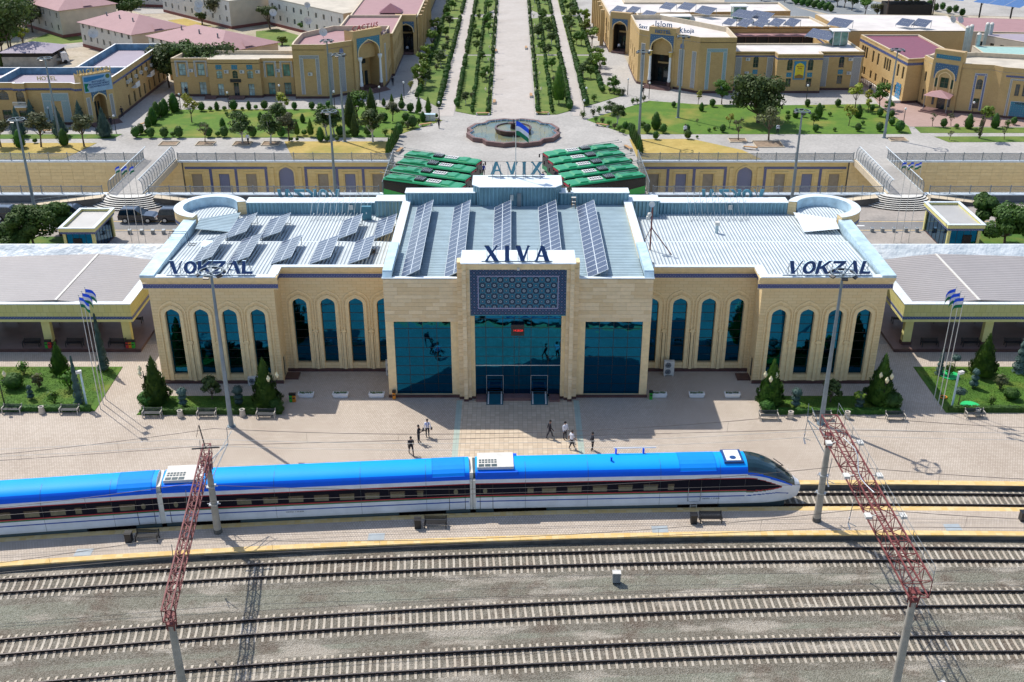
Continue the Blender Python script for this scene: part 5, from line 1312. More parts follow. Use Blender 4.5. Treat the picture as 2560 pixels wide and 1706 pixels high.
def bottle_lamp(x, y, z, label, n=3, h=3.2, group=None):
 t = thing('street_lamp', label, 'street lamp', (x, y, z), 0, group)
 mb = MB(); mb.tube([(0,0,0),(0,0,.5),(0,0,h-.3),(0,0,h)], [.1,.06,.045,.04], 8)
 pts = [(.55*math.cos(a), .55*math.sin(a), h-.15) for a in [2*math.pi*k/n+.3 for k in range(n)]]
 for p in pts: mb.tube([(0,0,h-.5),(p[0]*.6,p[1]*.6,h-.62),(p[0],p[1],h-.4),(p[0],p[1],h-.2)], .03, 5)
 mb.bl('post', M.black, t)
 for p in pts:
  LT('globe', 'globe', t, [(.08,p[2]-.08),(.17,p[2]+.12),(.19,p[2]+.25),(.12,p[2]+.36),(.07,p[2]+.42),(.09,p[2]+.47),(0,p[2]+.55)], p[0], p[1], 10, W=False)
 return t
for (p, fn, lb) in (((1360,1190),b1,'three-globed lamp beside the left conifer bed'),((45,1230),b1,'three-globed lamp at the left picture edge'),): q = fn(*p); bottle_lamp(q[0], q[1], 0, lb, group='three-globed lamps of the plaza')
for x, y, lb in ((-22.6,87.0,'three-globed lamp before the second left conifer'),(23.1,86.9,'three-globed lamp before the first right conifer'),(33.6,86.7,'three-globed lamp beside the right bed, nearest the right canopy')): bottle_lamp(x, y, 0, lb, group='three-globed lamps of the plaza')
for i in range(9):
 y = 193+i*12.5
 for s, x in ((-1, -4.75), (1, 4.15)):
  t = bottle_lamp(x, y, NZ, 'two-globed lamp on the %s edge of the promenade, number %s from the fountain' % ('left' if s < 0 else 'right', ('one','two','three','four','five','six','seven','eight','nine')[i]), 2, 3.6, 'two-globed lamps along the promenade')
def ball_lamp(x, y, label):
 t = thing('garden_lamp', label, 'street lamp', (x, y, NZ), 0, 'white ball lamps of the squares')
 TB('post', 'black', t, [(0,0,0),(0,0,2.8)], [.07,.05], 6, W=False)
 LT('globe', 'white', t, [(0,2.75),(.16,2.83),(.2,2.98),(.15,3.13),(0,3.2)], 0, 0, 10, W=False)
for fn, p, lb in ((a1,(1665,1020),'ball lamp at the corner of the left lawn'),(a1,(2105,1005),'ball lamp behind the middle of the left lawn'),(a1,(1070,1230),'ball lamp before the corner portal of the far left hotel'),(a2,(225,935),'ball lamp behind the left end of the octagonal hotel lawn'),(a2,(725,995),'ball lamp before the octagonal hotel, beside the mast'),(a2,(1140,950),'ball lamp before the steps of the octagonal hotel'),(a2,(1362,905),'ball lamp between octagonal hotel and garden strip'),(a2,(1685,1100),'ball lamp at the tip of the outer left garden strip'),
 (a3,(680,960),'ball lamp at the tip of the outer right garden strip'),(a3,(660,1080),'ball lamp at the edge of the round square, right'),(a3,(1062,875),'ball lamp left of the right hotel steps'),(a3,(1258,910),'ball lamp before the right hotel steps'),(a4,(350,935),'ball lamp before the hotel wing with the yellow poster'),(a4,(1240,1160),'ball lamp on the red paving'),(a4,(1865,1100),'ball lamp before the portal with the pink porch roof'),(a1,(470,1150),'ball lamp among the spruces at the far left')):
 q = fn(*p); ball_lamp(q[0], q[1], lb)
def flagpole(x, y, z, h, label, rz=0, fs=1.0, group=None, r=.045):
 t = thing('flagpole', label, 'flagpole', (x, y, z), 0, group)
 mb = MB(); mb.tube([(0,0,0),(0,0,h)], [r,r*.6], 6); mb.lathe([(0,h-.02),(.07,h+.05),(0,h+.12)], 0, 0, 8); mb.bl('pole', M.offwhite, t)
 mb = MB(); W_, H_ = 1.15*fs, .95*fs; n = 8; rr = random.Random(int(x*10)); ph = rr.random()*6
 cols = [0, 0, 0, 1, 1, 1, 2, 2, 2]
 grid = []
 for i in range(n+1):
  u = i/n; droop = .55*u*u*H_
  grid.append([(u*W_*.75*math.cos(rz)-.12*math.sin(ph+u*7)*math.sin(rz), u*W_*.75*math.sin(rz)+.16*math.sin(ph+u*7)*u, h-.1-H_*v/9*(1)-droop) for v in range(10)])
 for i in range(n):
  for v in range(9): mb.add([grid[i][v], grid[i+1][v], grid[i+1][v+1], grid[i][v+1]], [(0,1,2,3)], cols[v], True)
 mb.bl('flag', [M.flagblue, M.flagwhite, M.flaggreen], t)
for k, (x, y) in enumerate(((-38.57,86.6),(-38.62,87.5),(-38.68,88.4))): flagpole(x, y, 0, 11.4, '%s flagpole of the three before the left lawn' % ('nearest','middle','farthest')[k], rz=.2*k-.2, group='flagpoles before the left lawn')
for k, (x, y) in enumerate(((39.0,86.3),(39.05,87.3),(39.0,88.25))): flagpole(x, y, 0, 11.5, '%s flagpole of the three before the right lawn' % ('nearest','middle','farthest')[k], rz=math.pi-.3+.2*k, group='flagpoles before the right lawn')
for k, x in enumerate((-48.5,-47.6,-46.75)): flagpole(x, 127.6, 0, 10.6, '%s flagpole behind the left kiosk' % ('left','middle','right')[k], rz=math.pi+.3, fs=.75, group='flagpoles behind the left wing')
for k, x in enumerate((48.1,49.0,49.95)): flagpole(x, 128.9, 0, 10.7, '%s flagpole beside the right kiosk' % ('left','middle','right')[k], rz=math.pi-.3, fs=.75, group='flagpoles behind the right wing')
flagpole(-.15, 112.6, 13.85, 6.3, 'flagpole with large flag on the rear portal box', rz=-.2, fs=1.6, r=.06)

# KIOSKS, BOLLARDS
def kiosk(s):
 side = 'left' if s < 0 else 'right'
 x0, x1 = (-55.4, -51.9) if s < 0 else (53.5, 57.2); y0, y1 = (124.4, 130.9) if s < 0 else (125.6, 133.4)
 t = thing('kiosk', 'small teal-glass kiosk with flat pale roof on the %s' % side, 'kiosk', ((x0+x1)/2, (y0+y1)/2, 0))
 BX('plinth', 'plinth', t, x0, x1, y0, y1, 0, .12)
 for (a, b) in ((x0, y0), (x1, y0), (x0, y1), (x1, y1)):
  BX('corner_post', 'yellowwall', t, a-.17, a+.17, b-.17, b+.17, .12, 3.0)
 for P0_, P1_, nd in (((x0,y0),(x1,y0),4), ((x1,y0),(x1,y1),6), ((x1,y1),(x0,y1),4), ((x0,y1),(x0,y0),6)):
  f = WF(P0_, P1_); mb = MB()
  for i in range(nd+1): u = .17+(f.L-.34)*i/nd; slab_on(mb, f, u-.02, u+.02, -.03, .0, .12, 3.0)
  wo = mb.build('glazing', M.black, t)
  for i in range(nd):
   u, v = .17+(f.L-.34)*i/nd, .17+(f.L-.34)*(i+1)/nd; pn = MB(); pn.poly([f.w(u,-.03,.12), f.w(v,-.03,.12), f.w(v,-.03,3.0), f.w(u,-.03,3.0)]); pn.build('pane', M.glass, wo)
 e = .45
 BX('tile_band', 'bluetile', t, x0-e+.1, x1+e-.1, y0-e+.1, y1+e-.1, 3.0, 3.3)
 mb = MB(); mb.box(x0-e, x1+e, y0-e, y0-e+.3, 3.3, 3.75); mb.box(x0-e, x1+e, y1+e-.3, y1+e, 3.3, 3.75); mb.box(x0-e, x0-e+.3, y0-e+.3, y1+e-.3, 3.3, 3.75); mb.box(x1+e-.3, x1+e, y0-e+.3, y1+e-.3, 3.3, 3.75); mb.build('parapet', M.yellowwall, t)
 mb = MB(); mb.box(x0-e-.05, x1+e+.05, y0-e-.05, y0-e+.35, 3.75, 3.82); mb.box(x0-e-.05, x1+e+.05, y1+e-.35, y1+e+.05, 3.75, 3.82); mb.box(x0-e-.05, x0-e+.35, y0-e+.35, y1+e-.35, 3.75, 3.82); mb.box(x1+e-.35, x1+e+.05, y0-e+.35, y1+e-.35, 3.75, 3.82); mb.build('coping', M.flashwhite, t)
 BX('roof', 'kioskroof', t, x0-e+.3, x1+e-.3, y0-e+.3, y1+e-.3, 3.3, 3.45)
 mb = MB(); dx = x0+.9 if s < 0 else x1-1.9; mb.box(dx, dx+1.1, y0-.04, y0-.01, .12, 2.3); mb.build('door', M.dark, t)
kiosk(-1); kiosk(1)
BOL = thing('bollard', 'x', 'bollard', (0,0,0), 0, 'square grey bollards beside the lane'); mb = MB(); mb.box(-.2,.2,-.2,.2,0,.55); mb.add([(-.2,-.2,.55),(.2,-.2,.55),(.2,.2,.62),(-.2,.2,.62)],[(0,1,2,3)]); mb.bl('block', M.grey, BOL); BX('cap', 'offwhite', BOL, -.21,.21,-.21,.21,.5,.56, W=False)
first = True
for s, xs in ((-1, (-50.25,-48.7,-47.25,-45.85,-44.45)), (1, (46.5,47.85,49.35,50.9,52.35))):
 for k, x in enumerate(xs):
  lb = 'grey bollard by the lane, %s from the %s kiosk' % (('first','second','third','fourth','fifth')[k if s < 0 else 4-k], 'left' if s < 0 else 'right')
  if first: BOL.location = (x, 132.1, 0); BOL['label'] = lb; first = False
  else: dup(BOL, (x, 132.1 if s < 0 else 132.8, 0), 0, lb)
dup(BOL, (-72.5, 139.0, 0), 0, 'grey bollard at the far left picture edge beyond the lane')

# SUNKEN ROAD WALLS, FENCES, BRIDGES, STEPS
M.tanpanel = plain('tan_wall_panel', (.78,.62,.34), .8, var=.07, scale=2); M.tanpanel2 = plain('tan_wall_panel_b', (.82,.66,.37), .8, var=.07, scale=2)
M.yellowstone = bricks('yellow_niche_wall', (.74,.58,.26), (.79,.64,.31), (.55,.42,.19), 1.4, .5, .012, dirt=.3, dscale=.5)
M.frit = plain('grey_fence_paint', (.20,.24,.27), .5, metal=.2)
def fence_panel_mat(a0=.2, a1=.75):
 m, t, p = new_mat('pierced_screen'); b = N(t); u, z = b.wallco()
 fu = b.m('SUBTRACT', b.m('FRACT', b.m('MULTIPLY', u, 1.25)), .5); fz = b.m('SUBTRACT', b.m('FRACT', b.m('ADD', b.m('MULTIPLY', z, 1.25), .1)), .5)
 r = b.m('SQRT', b.m('ADD', b.m('MULTIPLY', fu, fu), b.m('MULTIPLY', fz, fz)))
 w = b.m('ABSOLUTE', b.m('SINE', b.m('MULTIPLY', r, 22.0)))
 w2 = b.m('ABSOLUTE', b.m('SINE', b.m('MULTIPLY', b.m('ADD', u, z), 18.0)))
 k = b.m('MAXIMUM', b.m('LESS_THAN', w, .42), b.m('LESS_THAN', w2, .22))
 b.l(b.mix(k, (.30,.30,.30), (.36,.38,.39)), p.inputs['Base Color']); p.inputs['Roughness'].default_value = .6
 b.l(b.m('ADD', a0, b.m('MULTIPLY', k, a1), clamp=True), p.inputs['Alpha']); return m
M.screen = fence_panel_mat()
M.meshscreen = fence_panel_mat(.06, .32)
def trench_side(s):
 side = 'left' if s < 0 else 'right'
 XE, XB0, XB1, XO = s*18.9, s*47.0, s*57.0, s*150
 YF = 161.0
 # decorated wall between causeway and bridge
 t = thing('retaining_wall', 'yellow retaining wall with blue tiled niches, %s of the causeway' % side, 'wall', (s*35, YF, 0))
 a, b = sorted((s*18.9, s*51.2)); f = WF((a, YF), (b, YF)); L = f.L
 U = (lambda x: x-18.9) if s > 0 else (lambda x: L-x+18.9)
 cols = [(U(x), 1.15 if k == 3 else .82, [('arch', -6, .0) if k == 3 else ('rect', -6, -1.1)]) for k, x in enumerate((21.35, 25.6, 29.8, 35.45, 40.9, 45.1, 49.3))]
 mb = MB(); wall(mb, f, -6, NZ-.1, list(cols), 0, .25); mb.build('wall', M.yellowstone, t)
 for k, (u, hw, op) in enumerate(cols):
  if k == 3:
   mb = MB(); rise = hw*1.15; mb.poly([f.w(p,-.24,q) for p, q in arch_pts(u, hw, -6, -rise, rise)][::-1]); mb.build('tiled_niche', M.bluepanel, t)
   AB('arch_surround', 'yellowstone', t, f, u, hw+.05, hw+.3, -6, -rise, rise+.05, rise+.35, 0, .12)
  else:
   blue = k in (1, 5)
   mb = MB(); mb.poly([f.w(u-hw,-.24,-6), f.w(u+hw,-.24,-6), f.w(u+hw,-.24,-1.1), f.w(u-hw,-.24,-1.1)]); mb.build('tiled_niche' if blue else 'grille', M.bluepanel if blue else M.shutter, t)
   mb = MB(); slab_on(mb, f, u-1.25, u+1.25, 0, .14, -.9, -.7); slab_on(mb, f, u-1.25, u-1.05, 0, .1, -6, -.9); slab_on(mb, f, u+1.05, u+1.25, 0, .1, -6, -.9); mb.build('niche_frame', M.yellowstone, t)
 def band(u0, u1, z0, z1):
  SL('tile_band', 'bluetile', t, f, min(u0,u1), max(u0,u1), 0, .08, z0, z1)
 for u0, u1 in ((19.5, 32.6), (38.3, 51.0)): band(U(u0), U(u1), -.3, .06)
 for x in (23.55, 27.6, 32.4, 38.55, 43.2, 47.1): band(U(x)-.2, U(x)+.2, -6, -.3)
 for x in (33.3, 37.6):
  SL('pilaster', 'yellowstone', t, f, U(x)-.3, U(x)+.3, 0, .18, -6, -.1)
 SL('coping', 'flashwhite', t, f, 0, L, -.3, .25, NZ-.1, NZ+.12)
 # plain panelled wall beyond the bridge
 t = thing('retaining_wall', 'tan panelled retaining wall beyond the %s footbridge' % side, 'wall', (s*75, YF, 0))
 a, b = sorted((s*51.2, XO)); f = WF((a, YF), (b, YF))
 mb = MB(); wall(mb, f, -6, NZ-.1, []); mb.build('wall', M.darkconc, t)
 SL('coping', 'flashwhite', t, f, 0, f.L, -.3, .25, NZ-.1, NZ+.12)
 pm = []
 for k in range(3):
  q = MB(); q.box(.01, 1.69, -.06, 0, .01, .53); pm.append(q.mesh('wall_panel', M.tanpanel if k else M.tanpanel2))
 rnd = random.Random(11)
 for i in range(18):
  x = s*51.4 + s*1.7*i - (0 if s > 0 else 1.7)
  for j in range(12): obj('wall_panel', pm[rnd.randrange(3)], t, (x-s*75, -.03-rnd.uniform(0,.01), NZ-.12-.54*(j+1)))
 q = MB(); q.box(min(s*82, XO), max(s*82, XO), YF-.06, YF, -6, NZ-.12); q.build('plain_panels', M.tanpanel, t)
 # near wall
 t = thing('retaining_wall', 'dark low wall between the lane and the %s sunken road' % side, 'wall', (s*50, YT, 0))
 a, b = sorted((s*18.6, XO));
 BX('wall', 'grey_wall', t, a, b, YT, YT+.9, -6, 1.05); BX('bounce_lining', 'tanpanel', t, a, b, YT+.9, YT+.97, -6, 1.05)  # tan sheet on the unseen inner face, added to bounce sun onto the far wall
 BX('coping', 'flashwhite', t, a, b, YT-.06, YT+1.0, 1.05, 1.15)
 # fences: far and near, broken at the bridge
 for (y, z, lb, hh) in ((YF+.1, NZ+.12, 'far', 1.15), (YT+.5, 1.15, 'near', 1.05)):
  for (u0, u1, nm) in ((19.2, 46.6 if y < 150 else 51.9, 'between causeway and footbridge'), (54.6 if y < 150 else 57.2, 92, 'beyond the footbridge')):
   if y < 150: u0, u1 = (19.2, 51.5) if u0 < 20 else (58.0, 92)
   else: u0, u1 = (19.2, 51.9) if u0 < 20 else (57.2, 92)
   t = thing('fence', 'grey pierced fence, %s edge of the %s sunken road, %s' % (lb, side, nm), 'fence', (s*(u0+u1)/2, y, z))
   n = max(1, round((u1-u0)/2.9)); st = (u1-u0)/n
   q = MB(); q.box(-st/2+.06, st/2-.06, -.012, .012, .1, hh-.08); pm_ = q.mesh('fence_panel', M.screen if lb == 'far' else M.meshscreen)
   q = MB(); q.box(-.05, .05, -.05, .05, 0, hh+.06); q.box(-.07,.07,-.07,.07,hh+.06,hh+.14); ps = q.mesh('fence_post', M.frit)
   for i in range(n): obj('fence_panel', pm_, t, (s*(u0+st*(i+.5))-t.location.x, 0, 0))
   for i in range(n+1): obj('fence_post', ps, t, (s*(u0+st*i)-t.location.x, 0, 0))
   a, b = sorted((s*u0, s*u1)); q = MB(); q.box(a, b, y-.03, y+.03, z+hh-.08, z+hh); q.box(a, b, y-.02, y+.02, z+.06, z+.1); q.build('rail', M.frit, t)
M.grey_wall = plain('dark_grey_wall', (.10,.115,.13), .7, var=.2)
trench_side(-1); trench_side(1)
# sloping screens at both sides of the causeway
for s in (-1, 1):
 t = thing('causeway_screen', 'tall grey metal screen along the %s side of the causeway' % ('left' if s < 0 else 'right'), 'fence', (s*18.7, 153, NZ))
 mb = MB()
 for i in range(9): y = 145.2+i*1.95; mb.box(s*18.7-.05, s*18.7+.05, y-.05, y+.05, NZ, NZ+1.9)
 mb.build('post', M.frit, t); mb = MB(); mb.box(s*18.7-.04, s*18.7+.04, 145.2, 160.8, NZ+1.82, NZ+1.92); mb.box(s*18.7-.04, s*18.7+.04, 145.2, 160.8, NZ+.1, NZ+.16); mb.build('rail', M.frit, t)
 pmq = MB(); pmq.box(-.015, .015, -.93, .93, .16, 1.82); pmq = pmq.mesh('screen_panel', M.screen)
 for i in range(8): obj('screen_panel', pmq, t, (0, 145.2+1.95*(i+.5)-153, 0))
def bridge(s):
 side = 'left' if s < 0 else 'right'
 xa0, xa1 = (s*52.2, s*57.0)     # near end
 xb0, xb1 = (s*52.0, s*56.6)
 y0, y1 = 144.6, 161.0
 t = thing('footbridge', 'footbridge with curved grey mesh railings over the %s sunken road' % side, 'bridge', (s*54.5, 153, NZ))
 mb = MB(); a, b = sorted((xa0, xa1)); mb.box(a-.25, b+.25, y0, y1, .35, 1.28); mb.build('girder', M.coping, t)
 BX('deck', 'concpave', t, a, b, y0-.3, y1+.3, 1.28, 1.34)
 for e, x in ((-1, a), (1, b)):
  mb = MB(); ps = []
  for i in range(15):
   y = y0+.2+(y1-y0-.4)*i/14
   mb2 = MB(); mb2.tube([(x,y,1.3),(x,y,2.5),(x-e*.12,y,2.95),(x-e*.42,y,3.25)], .05, 5); mb2.build('railing_post', M.frit, t)
  for i in range(14):
   ya = y0+.2+(y1-y0-.4)*i/14; yb = y0+.2+(y1-y0-.4)*(i+1)/14
   mb2 = MB(); L3 = [(x,1.42),(x,2.5),(x-e*.12,2.95),(x-e*.42,3.25)]
   for k in range(3): mb2.add([(L3[k][0],ya+.06,L3[k][1]),(L3[k][0],yb-.06,L3[k][1]),(L3[k+1][0],yb-.06,L3[k+1][1]),(L3[k+1][0],ya+.06,L3[k+1][1])], [(0,1,2,3)])
   mb2.build('railing_panel', M.screen, t)
  mb2 = MB(); mb2.bar((x,y0,1.4),(x,y1,1.4),.07); mb2.bar((x-e*.42,y0,3.25),(x-e*.42,y1,3.25),.08); mb2.build('rail', M.flashwhite, t)
 # half-round steps to the lane and side ramps
 st = thing('curved_steps', 'half-round white-edged steps leading up to the %s footbridge' % side, 'steps', (s*53.9, 143.5, 0))
 for k in range(7):
  r = 4.6 - .42*k; z = .18*(k+1); pts = [(s*53.9+(r+.9)*math.cos(a), 144.4-r*.78*math.sin(a)) for a in [math.pi*i/20 for i in range(21)]]
  mb = MB(); mb.prism(pts, z-.18-.001*k, z, 1, mt=0); mb.build('step', [M.offwhite, M.darkconc], st)
 for e in (-1, 1):
  xs, xe = s*53.9+e*3.6, s*53.9+e*13.0
  r_ = thing('ramp', 'sloping ramp with thin rails %s of the %s half-round steps' % ('left' if e < 0 else 'right', side), 'ramp', (xs, 144, 0))
  mb = MB(); A = [(xs,142.95,1.22),(xe,142.95,.1),(xe,144.5,.1),(xs,144.5,1.22)]; B_ = [(p[0],p[1],0) for p in A]
  mb.add(A+B_, [(0,1,2,3),(0,4,5,1),(3,2,6,7),(1,5,6,2),(0,3,7,4)], 0); mb.build('slope', M.coping, r_)
  mb = MB(); mb.add([(xs,142.93,0),(xe,142.93,0),(xe,142.93,.1),(xs,142.93,1.2)], [(0,1,2,3)]); mb.build('side', M.darkconc, r_)
  mb = MB()
  for i in range(9): x = xs+(xe-xs)*i/8; z = 1.22+(.1-1.22)*i/8; mb.bar((x,143.0,z),(x,143.0,z+.85),.04)
  for dz in (.45, .85): mb.bar((xs,143.0,1.22+dz),(xe,143.0,.1+dz),.04)
  mb.build('handrail', M.pole, r_)
bridge(-1); bridge(1)
# GANTRIES, WIRES
def gantry(xf, yf, zf, xn, yn, zn, wdt, hgt, label, light):
 t = thing('catenary_gantry', label, 'gantry', (xf, yf, 0))
 F = Vector((xf, yf, zf)); Nn = Vector((xn, yn, zn)); d = (Nn-F).normalized(); side = Vector((-d.y, d.x, 0)).normalized()
 A = F - d*.7; B_ = Nn + d*.7; L = (B_-A).length; up = Vector((0,0,1))
 col = M.red_truss
 for sgn in (-1, 1):
  for z in (0, hgt):
   mb = MB(); mb.bar(A+side*sgn*wdt/2+up*z, B_+side*sgn*wdt/2+up*z, .085); mb.build('chord', col, t)
 n = int(L/(hgt*1.05)); st = L/n
 for i in range(n+1):
  mb = MB(); c = A+d*st*i
  for sgn in (-1, 1):
   p = c+side*sgn*wdt/2; mb.bar(p, p+up*hgt, .04)
   if i < n:
    q = p+d*st; mb.bar(p, q+up*hgt, .038) if (i % 2 == 0) else mb.bar(p+up*hgt, q, .038)
  mb.bar(c-side*wdt/2, c+side*wdt/2, .04); mb.bar(c-side*wdt/2+up*hgt, c+side*wdt/2+up*hgt, .04)
  if i < n:
   e = 1 if i % 2 == 0 else -1
   mb.bar(c-side*e*wdt/2, c+d*st+side*e*wdt/2, .045); mb.bar(c+side*e*wdt/2+up*hgt, c+d*st-side*e*wdt/2+up*hgt, .045)
  mb.build('lacing', col, t)
 for P_, zb, top, lb in ((F, 0, zf, 'far'), (Nn, -.55, zn, 'near')):
  TB('concrete_pole', 'concrete', t, [(P_.x,P_.y,zb),(P_.x,P_.y,top-.75)], [.30,.21], 12)
  TB('pole_foot', 'darkconc', t, [(P_.x,P_.y,zb),(P_.x,P_.y,zb+.35)], .34, 10)
  mb = MB(); q = P_
  for sx in (-1, 1):
   for sy in (-1, 1): mb.bar((q.x+sx*.2, q.y+sy*.2, top-1.1), (q.x+sx*(.26), q.y+sy*.26, top), .07)
  mb.box(q.x-.28, q.x+.28, q.y-.3, q.y+.3, top-.08, top); mb.box(q.x-.25,q.x+.25,q.y-.25,q.y+.25,top-.75,top-.6); mb.build('head_bracket', col, t)
 for z in (2.6, 4.2):
  mb = MB(); mb.box(F.x-.32, F.x+.32, F.y-.27, F.y+.27, z, z+.1); mb.bar((F.x-.5,F.y,z+.05),(F.x+.5,F.y,z+.05),.05); mb.build('clamp', M.steel, t)
 # hangers with insulators
 for k, fy in enumerate((trA, trB, trC)):
  y = fy(xf); tpar = (y-F.y)/(Nn.y-F.y); c = F+(Nn-F)*tpar
  if fy is trA: c = Vector((xf-.2, yf+2.2, zf))
  mb = MB(); mb.bar((c.x-.9,c.y,c.z+.2),(c.x-1.0,c.y,c.z-1.7),.04); mb.bar((c.x-1.0,c.y,c.z-1.7),(c.x-.7,c.y-.7,c.z-1.5),.04); mb.build('hanger', M.grey, t)
  TB('insulator', 'flagwhite', t, [(c.x-.99,c.y,c.z-1.3),(c.x-1.0,c.y,c.z-1.8),(c.x-.85,c.y-.05,c.z-2.2)], .06, 6)
 if light:
  for f_ in (.20, .42, .66):
   c = A+d*L*f_
   for sgn in (-1, 1):
    mb = MB(); p = c+side*sgn*(wdt/2+.55)+up*(hgt*.9); mb.bar(c+side*sgn*wdt/2+up*hgt, p, .06); mb.cbox(p.x, p.y, p.z+.05, .5, .4, .18, rz=math.atan2(d.y,d.x)); mb.build('floodlight', M.offwhite, t)
  mb = MB(); s1 = -1 if (-d.x*0+side.x) < 0 else 1
  for i in range(12):
   p = A+d*(L*i/11)+side*s1*wdt/2*1.0+up*hgt; mb.bar(p, p+up*1.0, .03)
  for z in (.5, 1.0): mb.bar(A+side*s1*wdt/2+up*(hgt+z), B_+side*s1*wdt/2+up*(hgt+z), .022)
  mb.build('walkway_rail', M.grey, t)
  mb = MB(); w2 = MB()
  for i in range(45):
   c = A+d*(L*(.3+.7*i/59)); mb.bar(c+side*s1*wdt*.1+up*.05, c+side*s1*wdt*.5+up*.05, .022)
  mb.build('walkway', M.red_truss, t)
  mb = MB(); P2 = []
  for i in range(15): u = .18+.36*i/14; P2.append(A+d*L*u+side*(.35*math.sin(i*.45))+up*(hgt+.12))
  mb.tube(P2, .035, 6); mb.build('cable', M.steel, t)
 else:
  mb = MB(); mb.bar(F+up*(hgt+.05)+side*1.0, F+up*(hgt+.05)-side*1.0, .09); mb.tube([F+up*hgt, F+up*(hgt+2.0)+Vector((-.25,0,0))], .045, 5); mb.bar(F+up*(hgt+1.9)+Vector((-.3,0,0)), F+up*(hgt+1.0)+Vector((-.55,0,0)), .03); mb.build('top_bracket', M.black, t)
 # cantilever over the train side
 mb = MB(); c = Vector((F.x, F.y, zf-2.0)); e = Vector((F.x+(.9 if not light else -1.0), F.y+2.6, zf-.3))
 mb.bar(c, e, .05); mb.bar(c+up*1.6, e, .05); mb.bar(e, e+Vector((0,.2,1.3)), .04); mb.bar(c+up*1.0, e+Vector((.3,.3,.9)), .035); mb.build('cantilever', M.pole, t)
gantry(-23.1, 67.7, 6.7, -20.9, 50.3, 6.9, .55, .85, 'narrow red lattice gantry on concrete poles at left', False)
gantry(23.2, 69.2, 7.9, 23.4, 50.9, 8.2, 1.15, 1.25, 'wide red lattice gantry with floodlights and walkway at right', True)
M.plate = plain('pale_plate', (.33,.37,.39), .6)
def wires():
 for nm, f, z, lb in (('overhead_wire', trA, 6.2, 'thin overhead wires above the train'), ('overhead_wire', trB, 6.0, 'thin overhead wires above the open track beside the island'), ('overhead_wire', trC, 6.0, 'thin overhead wires above the middle open track')):
  t = thing(nm, lb, 'overhead wire', (0, f(0), z)); mb = MB()
  for (xa, xb) in ((-70,-23.2),(-23.2,23.2),(23.2,70)):
   pts = []; pc = []
   for i in range(21):
    u = i/20; x = xa+(xb-xa)*u; y = f(xa)+(f(xb)-f(xa))*u; pts.append((x, y, z+1.5-1.1*4*u*(1-u))); pc.append((x, y, z))
   mb.tube(pts, .022, 4); mb.tube(pc, .02, 4)
   for i in (3,6,10,14,17): mb.bar(pts[i], pc[i], .012)
  mb.build('wire', M.wire, t)
 t = thing('power_cable', 'pale cables strung across the plaza between poles', 'overhead wire', (0, 78, 8)); mb = MB()
 for y, z in ((66.5, 9.6), (67.2, 8.6)):
  pts = []
  for i in range(41): u = i/40; x = -70+140*u; q = (x+70) % 46.6/46.6; pts.append((x, y+.03*x, z-.8*4*q*(1-q)))
  mb.tube(pts, .016, 4)
 mb.build('cable', M.offwhite, t)
M.wire = plain('copper_wire', (.10,.09,.085), .5, metal=.3)
wires()
# relay box, cover plates
t = thing('trackside_cabinet', 'small grey cabinet on legs between the open tracks', 'cabinet', (0, 0, 0)); q = gp(1280+632*.4121, 1060+965*.4121, -.55); t.location = (q[0], q[1], -.55)
BX('body', 'grey', t, -.28,.28,-.2,.2,.15,.95, W=False); BX('lid', 'offwhite', t, -.31,.31,-.23,.23,.95,1.0, W=False); mb = MB(); mb.box(-.26,-.2,-.18,.18,0,.15); mb.box(.2,.26,-.18,.18,0,.15); mb.bl('leg', M.black, t)
for fn, p, lb in ((lambda x,y: gp(x*.4121,1060+y*.4121),(508,780),'leftmost'),(lambda x,y: gp(640+x*.4121,1060+y*.4121),(730,685),'second'),(lambda x,y: gp(1280+x*.4121,1060+y*.4121),(897,640),'third'),(lambda x,y: gp(1920+x*.4504,1000+y*.4504),(1025,708),'rightmost')):
 q = fn(*p); mb = MB(); mb.prism([(-.62,-.45),(.62,-.4),(.62,.45),(-.62,.4)], -.03, .018); o = mb.build('cover_plate', M.plate); o.location = (q[0], q[1], 0); tag(o, 'pale blue cover plate in the island platform, the %s one' % lb, 'cover plate', 'pale cover plates of the island platform')

for fn, p, a, lb in ((lambda x,y: gp(640+x*.4121,1060+y*.4121),(1213,1556),.1,'white concrete offcut lying in the gravel at the bottom edge'),(lambda x,y: gp(1920+x*.4504,1000+y*.4504),(970,1535),.5,'pale broken slab in the gravel at the bottom right'),(lambda x,y: gp(1920+x*.4504,1000+y*.4504),(945,1558),-.2,'second pale broken slab at the bottom right')):
 q = fn(*p); mb = MB(); mb.prism([(-.3,-.12),(.25,-.16),(.33,.1),(-.22,.16)], -.02, .07); o = mb.build('concrete_offcut', M.offwhite); o.location = (q[0], q[1], -.55); o.rotation_euler = (0,.05,a); tag(o, lb, 'rubble')
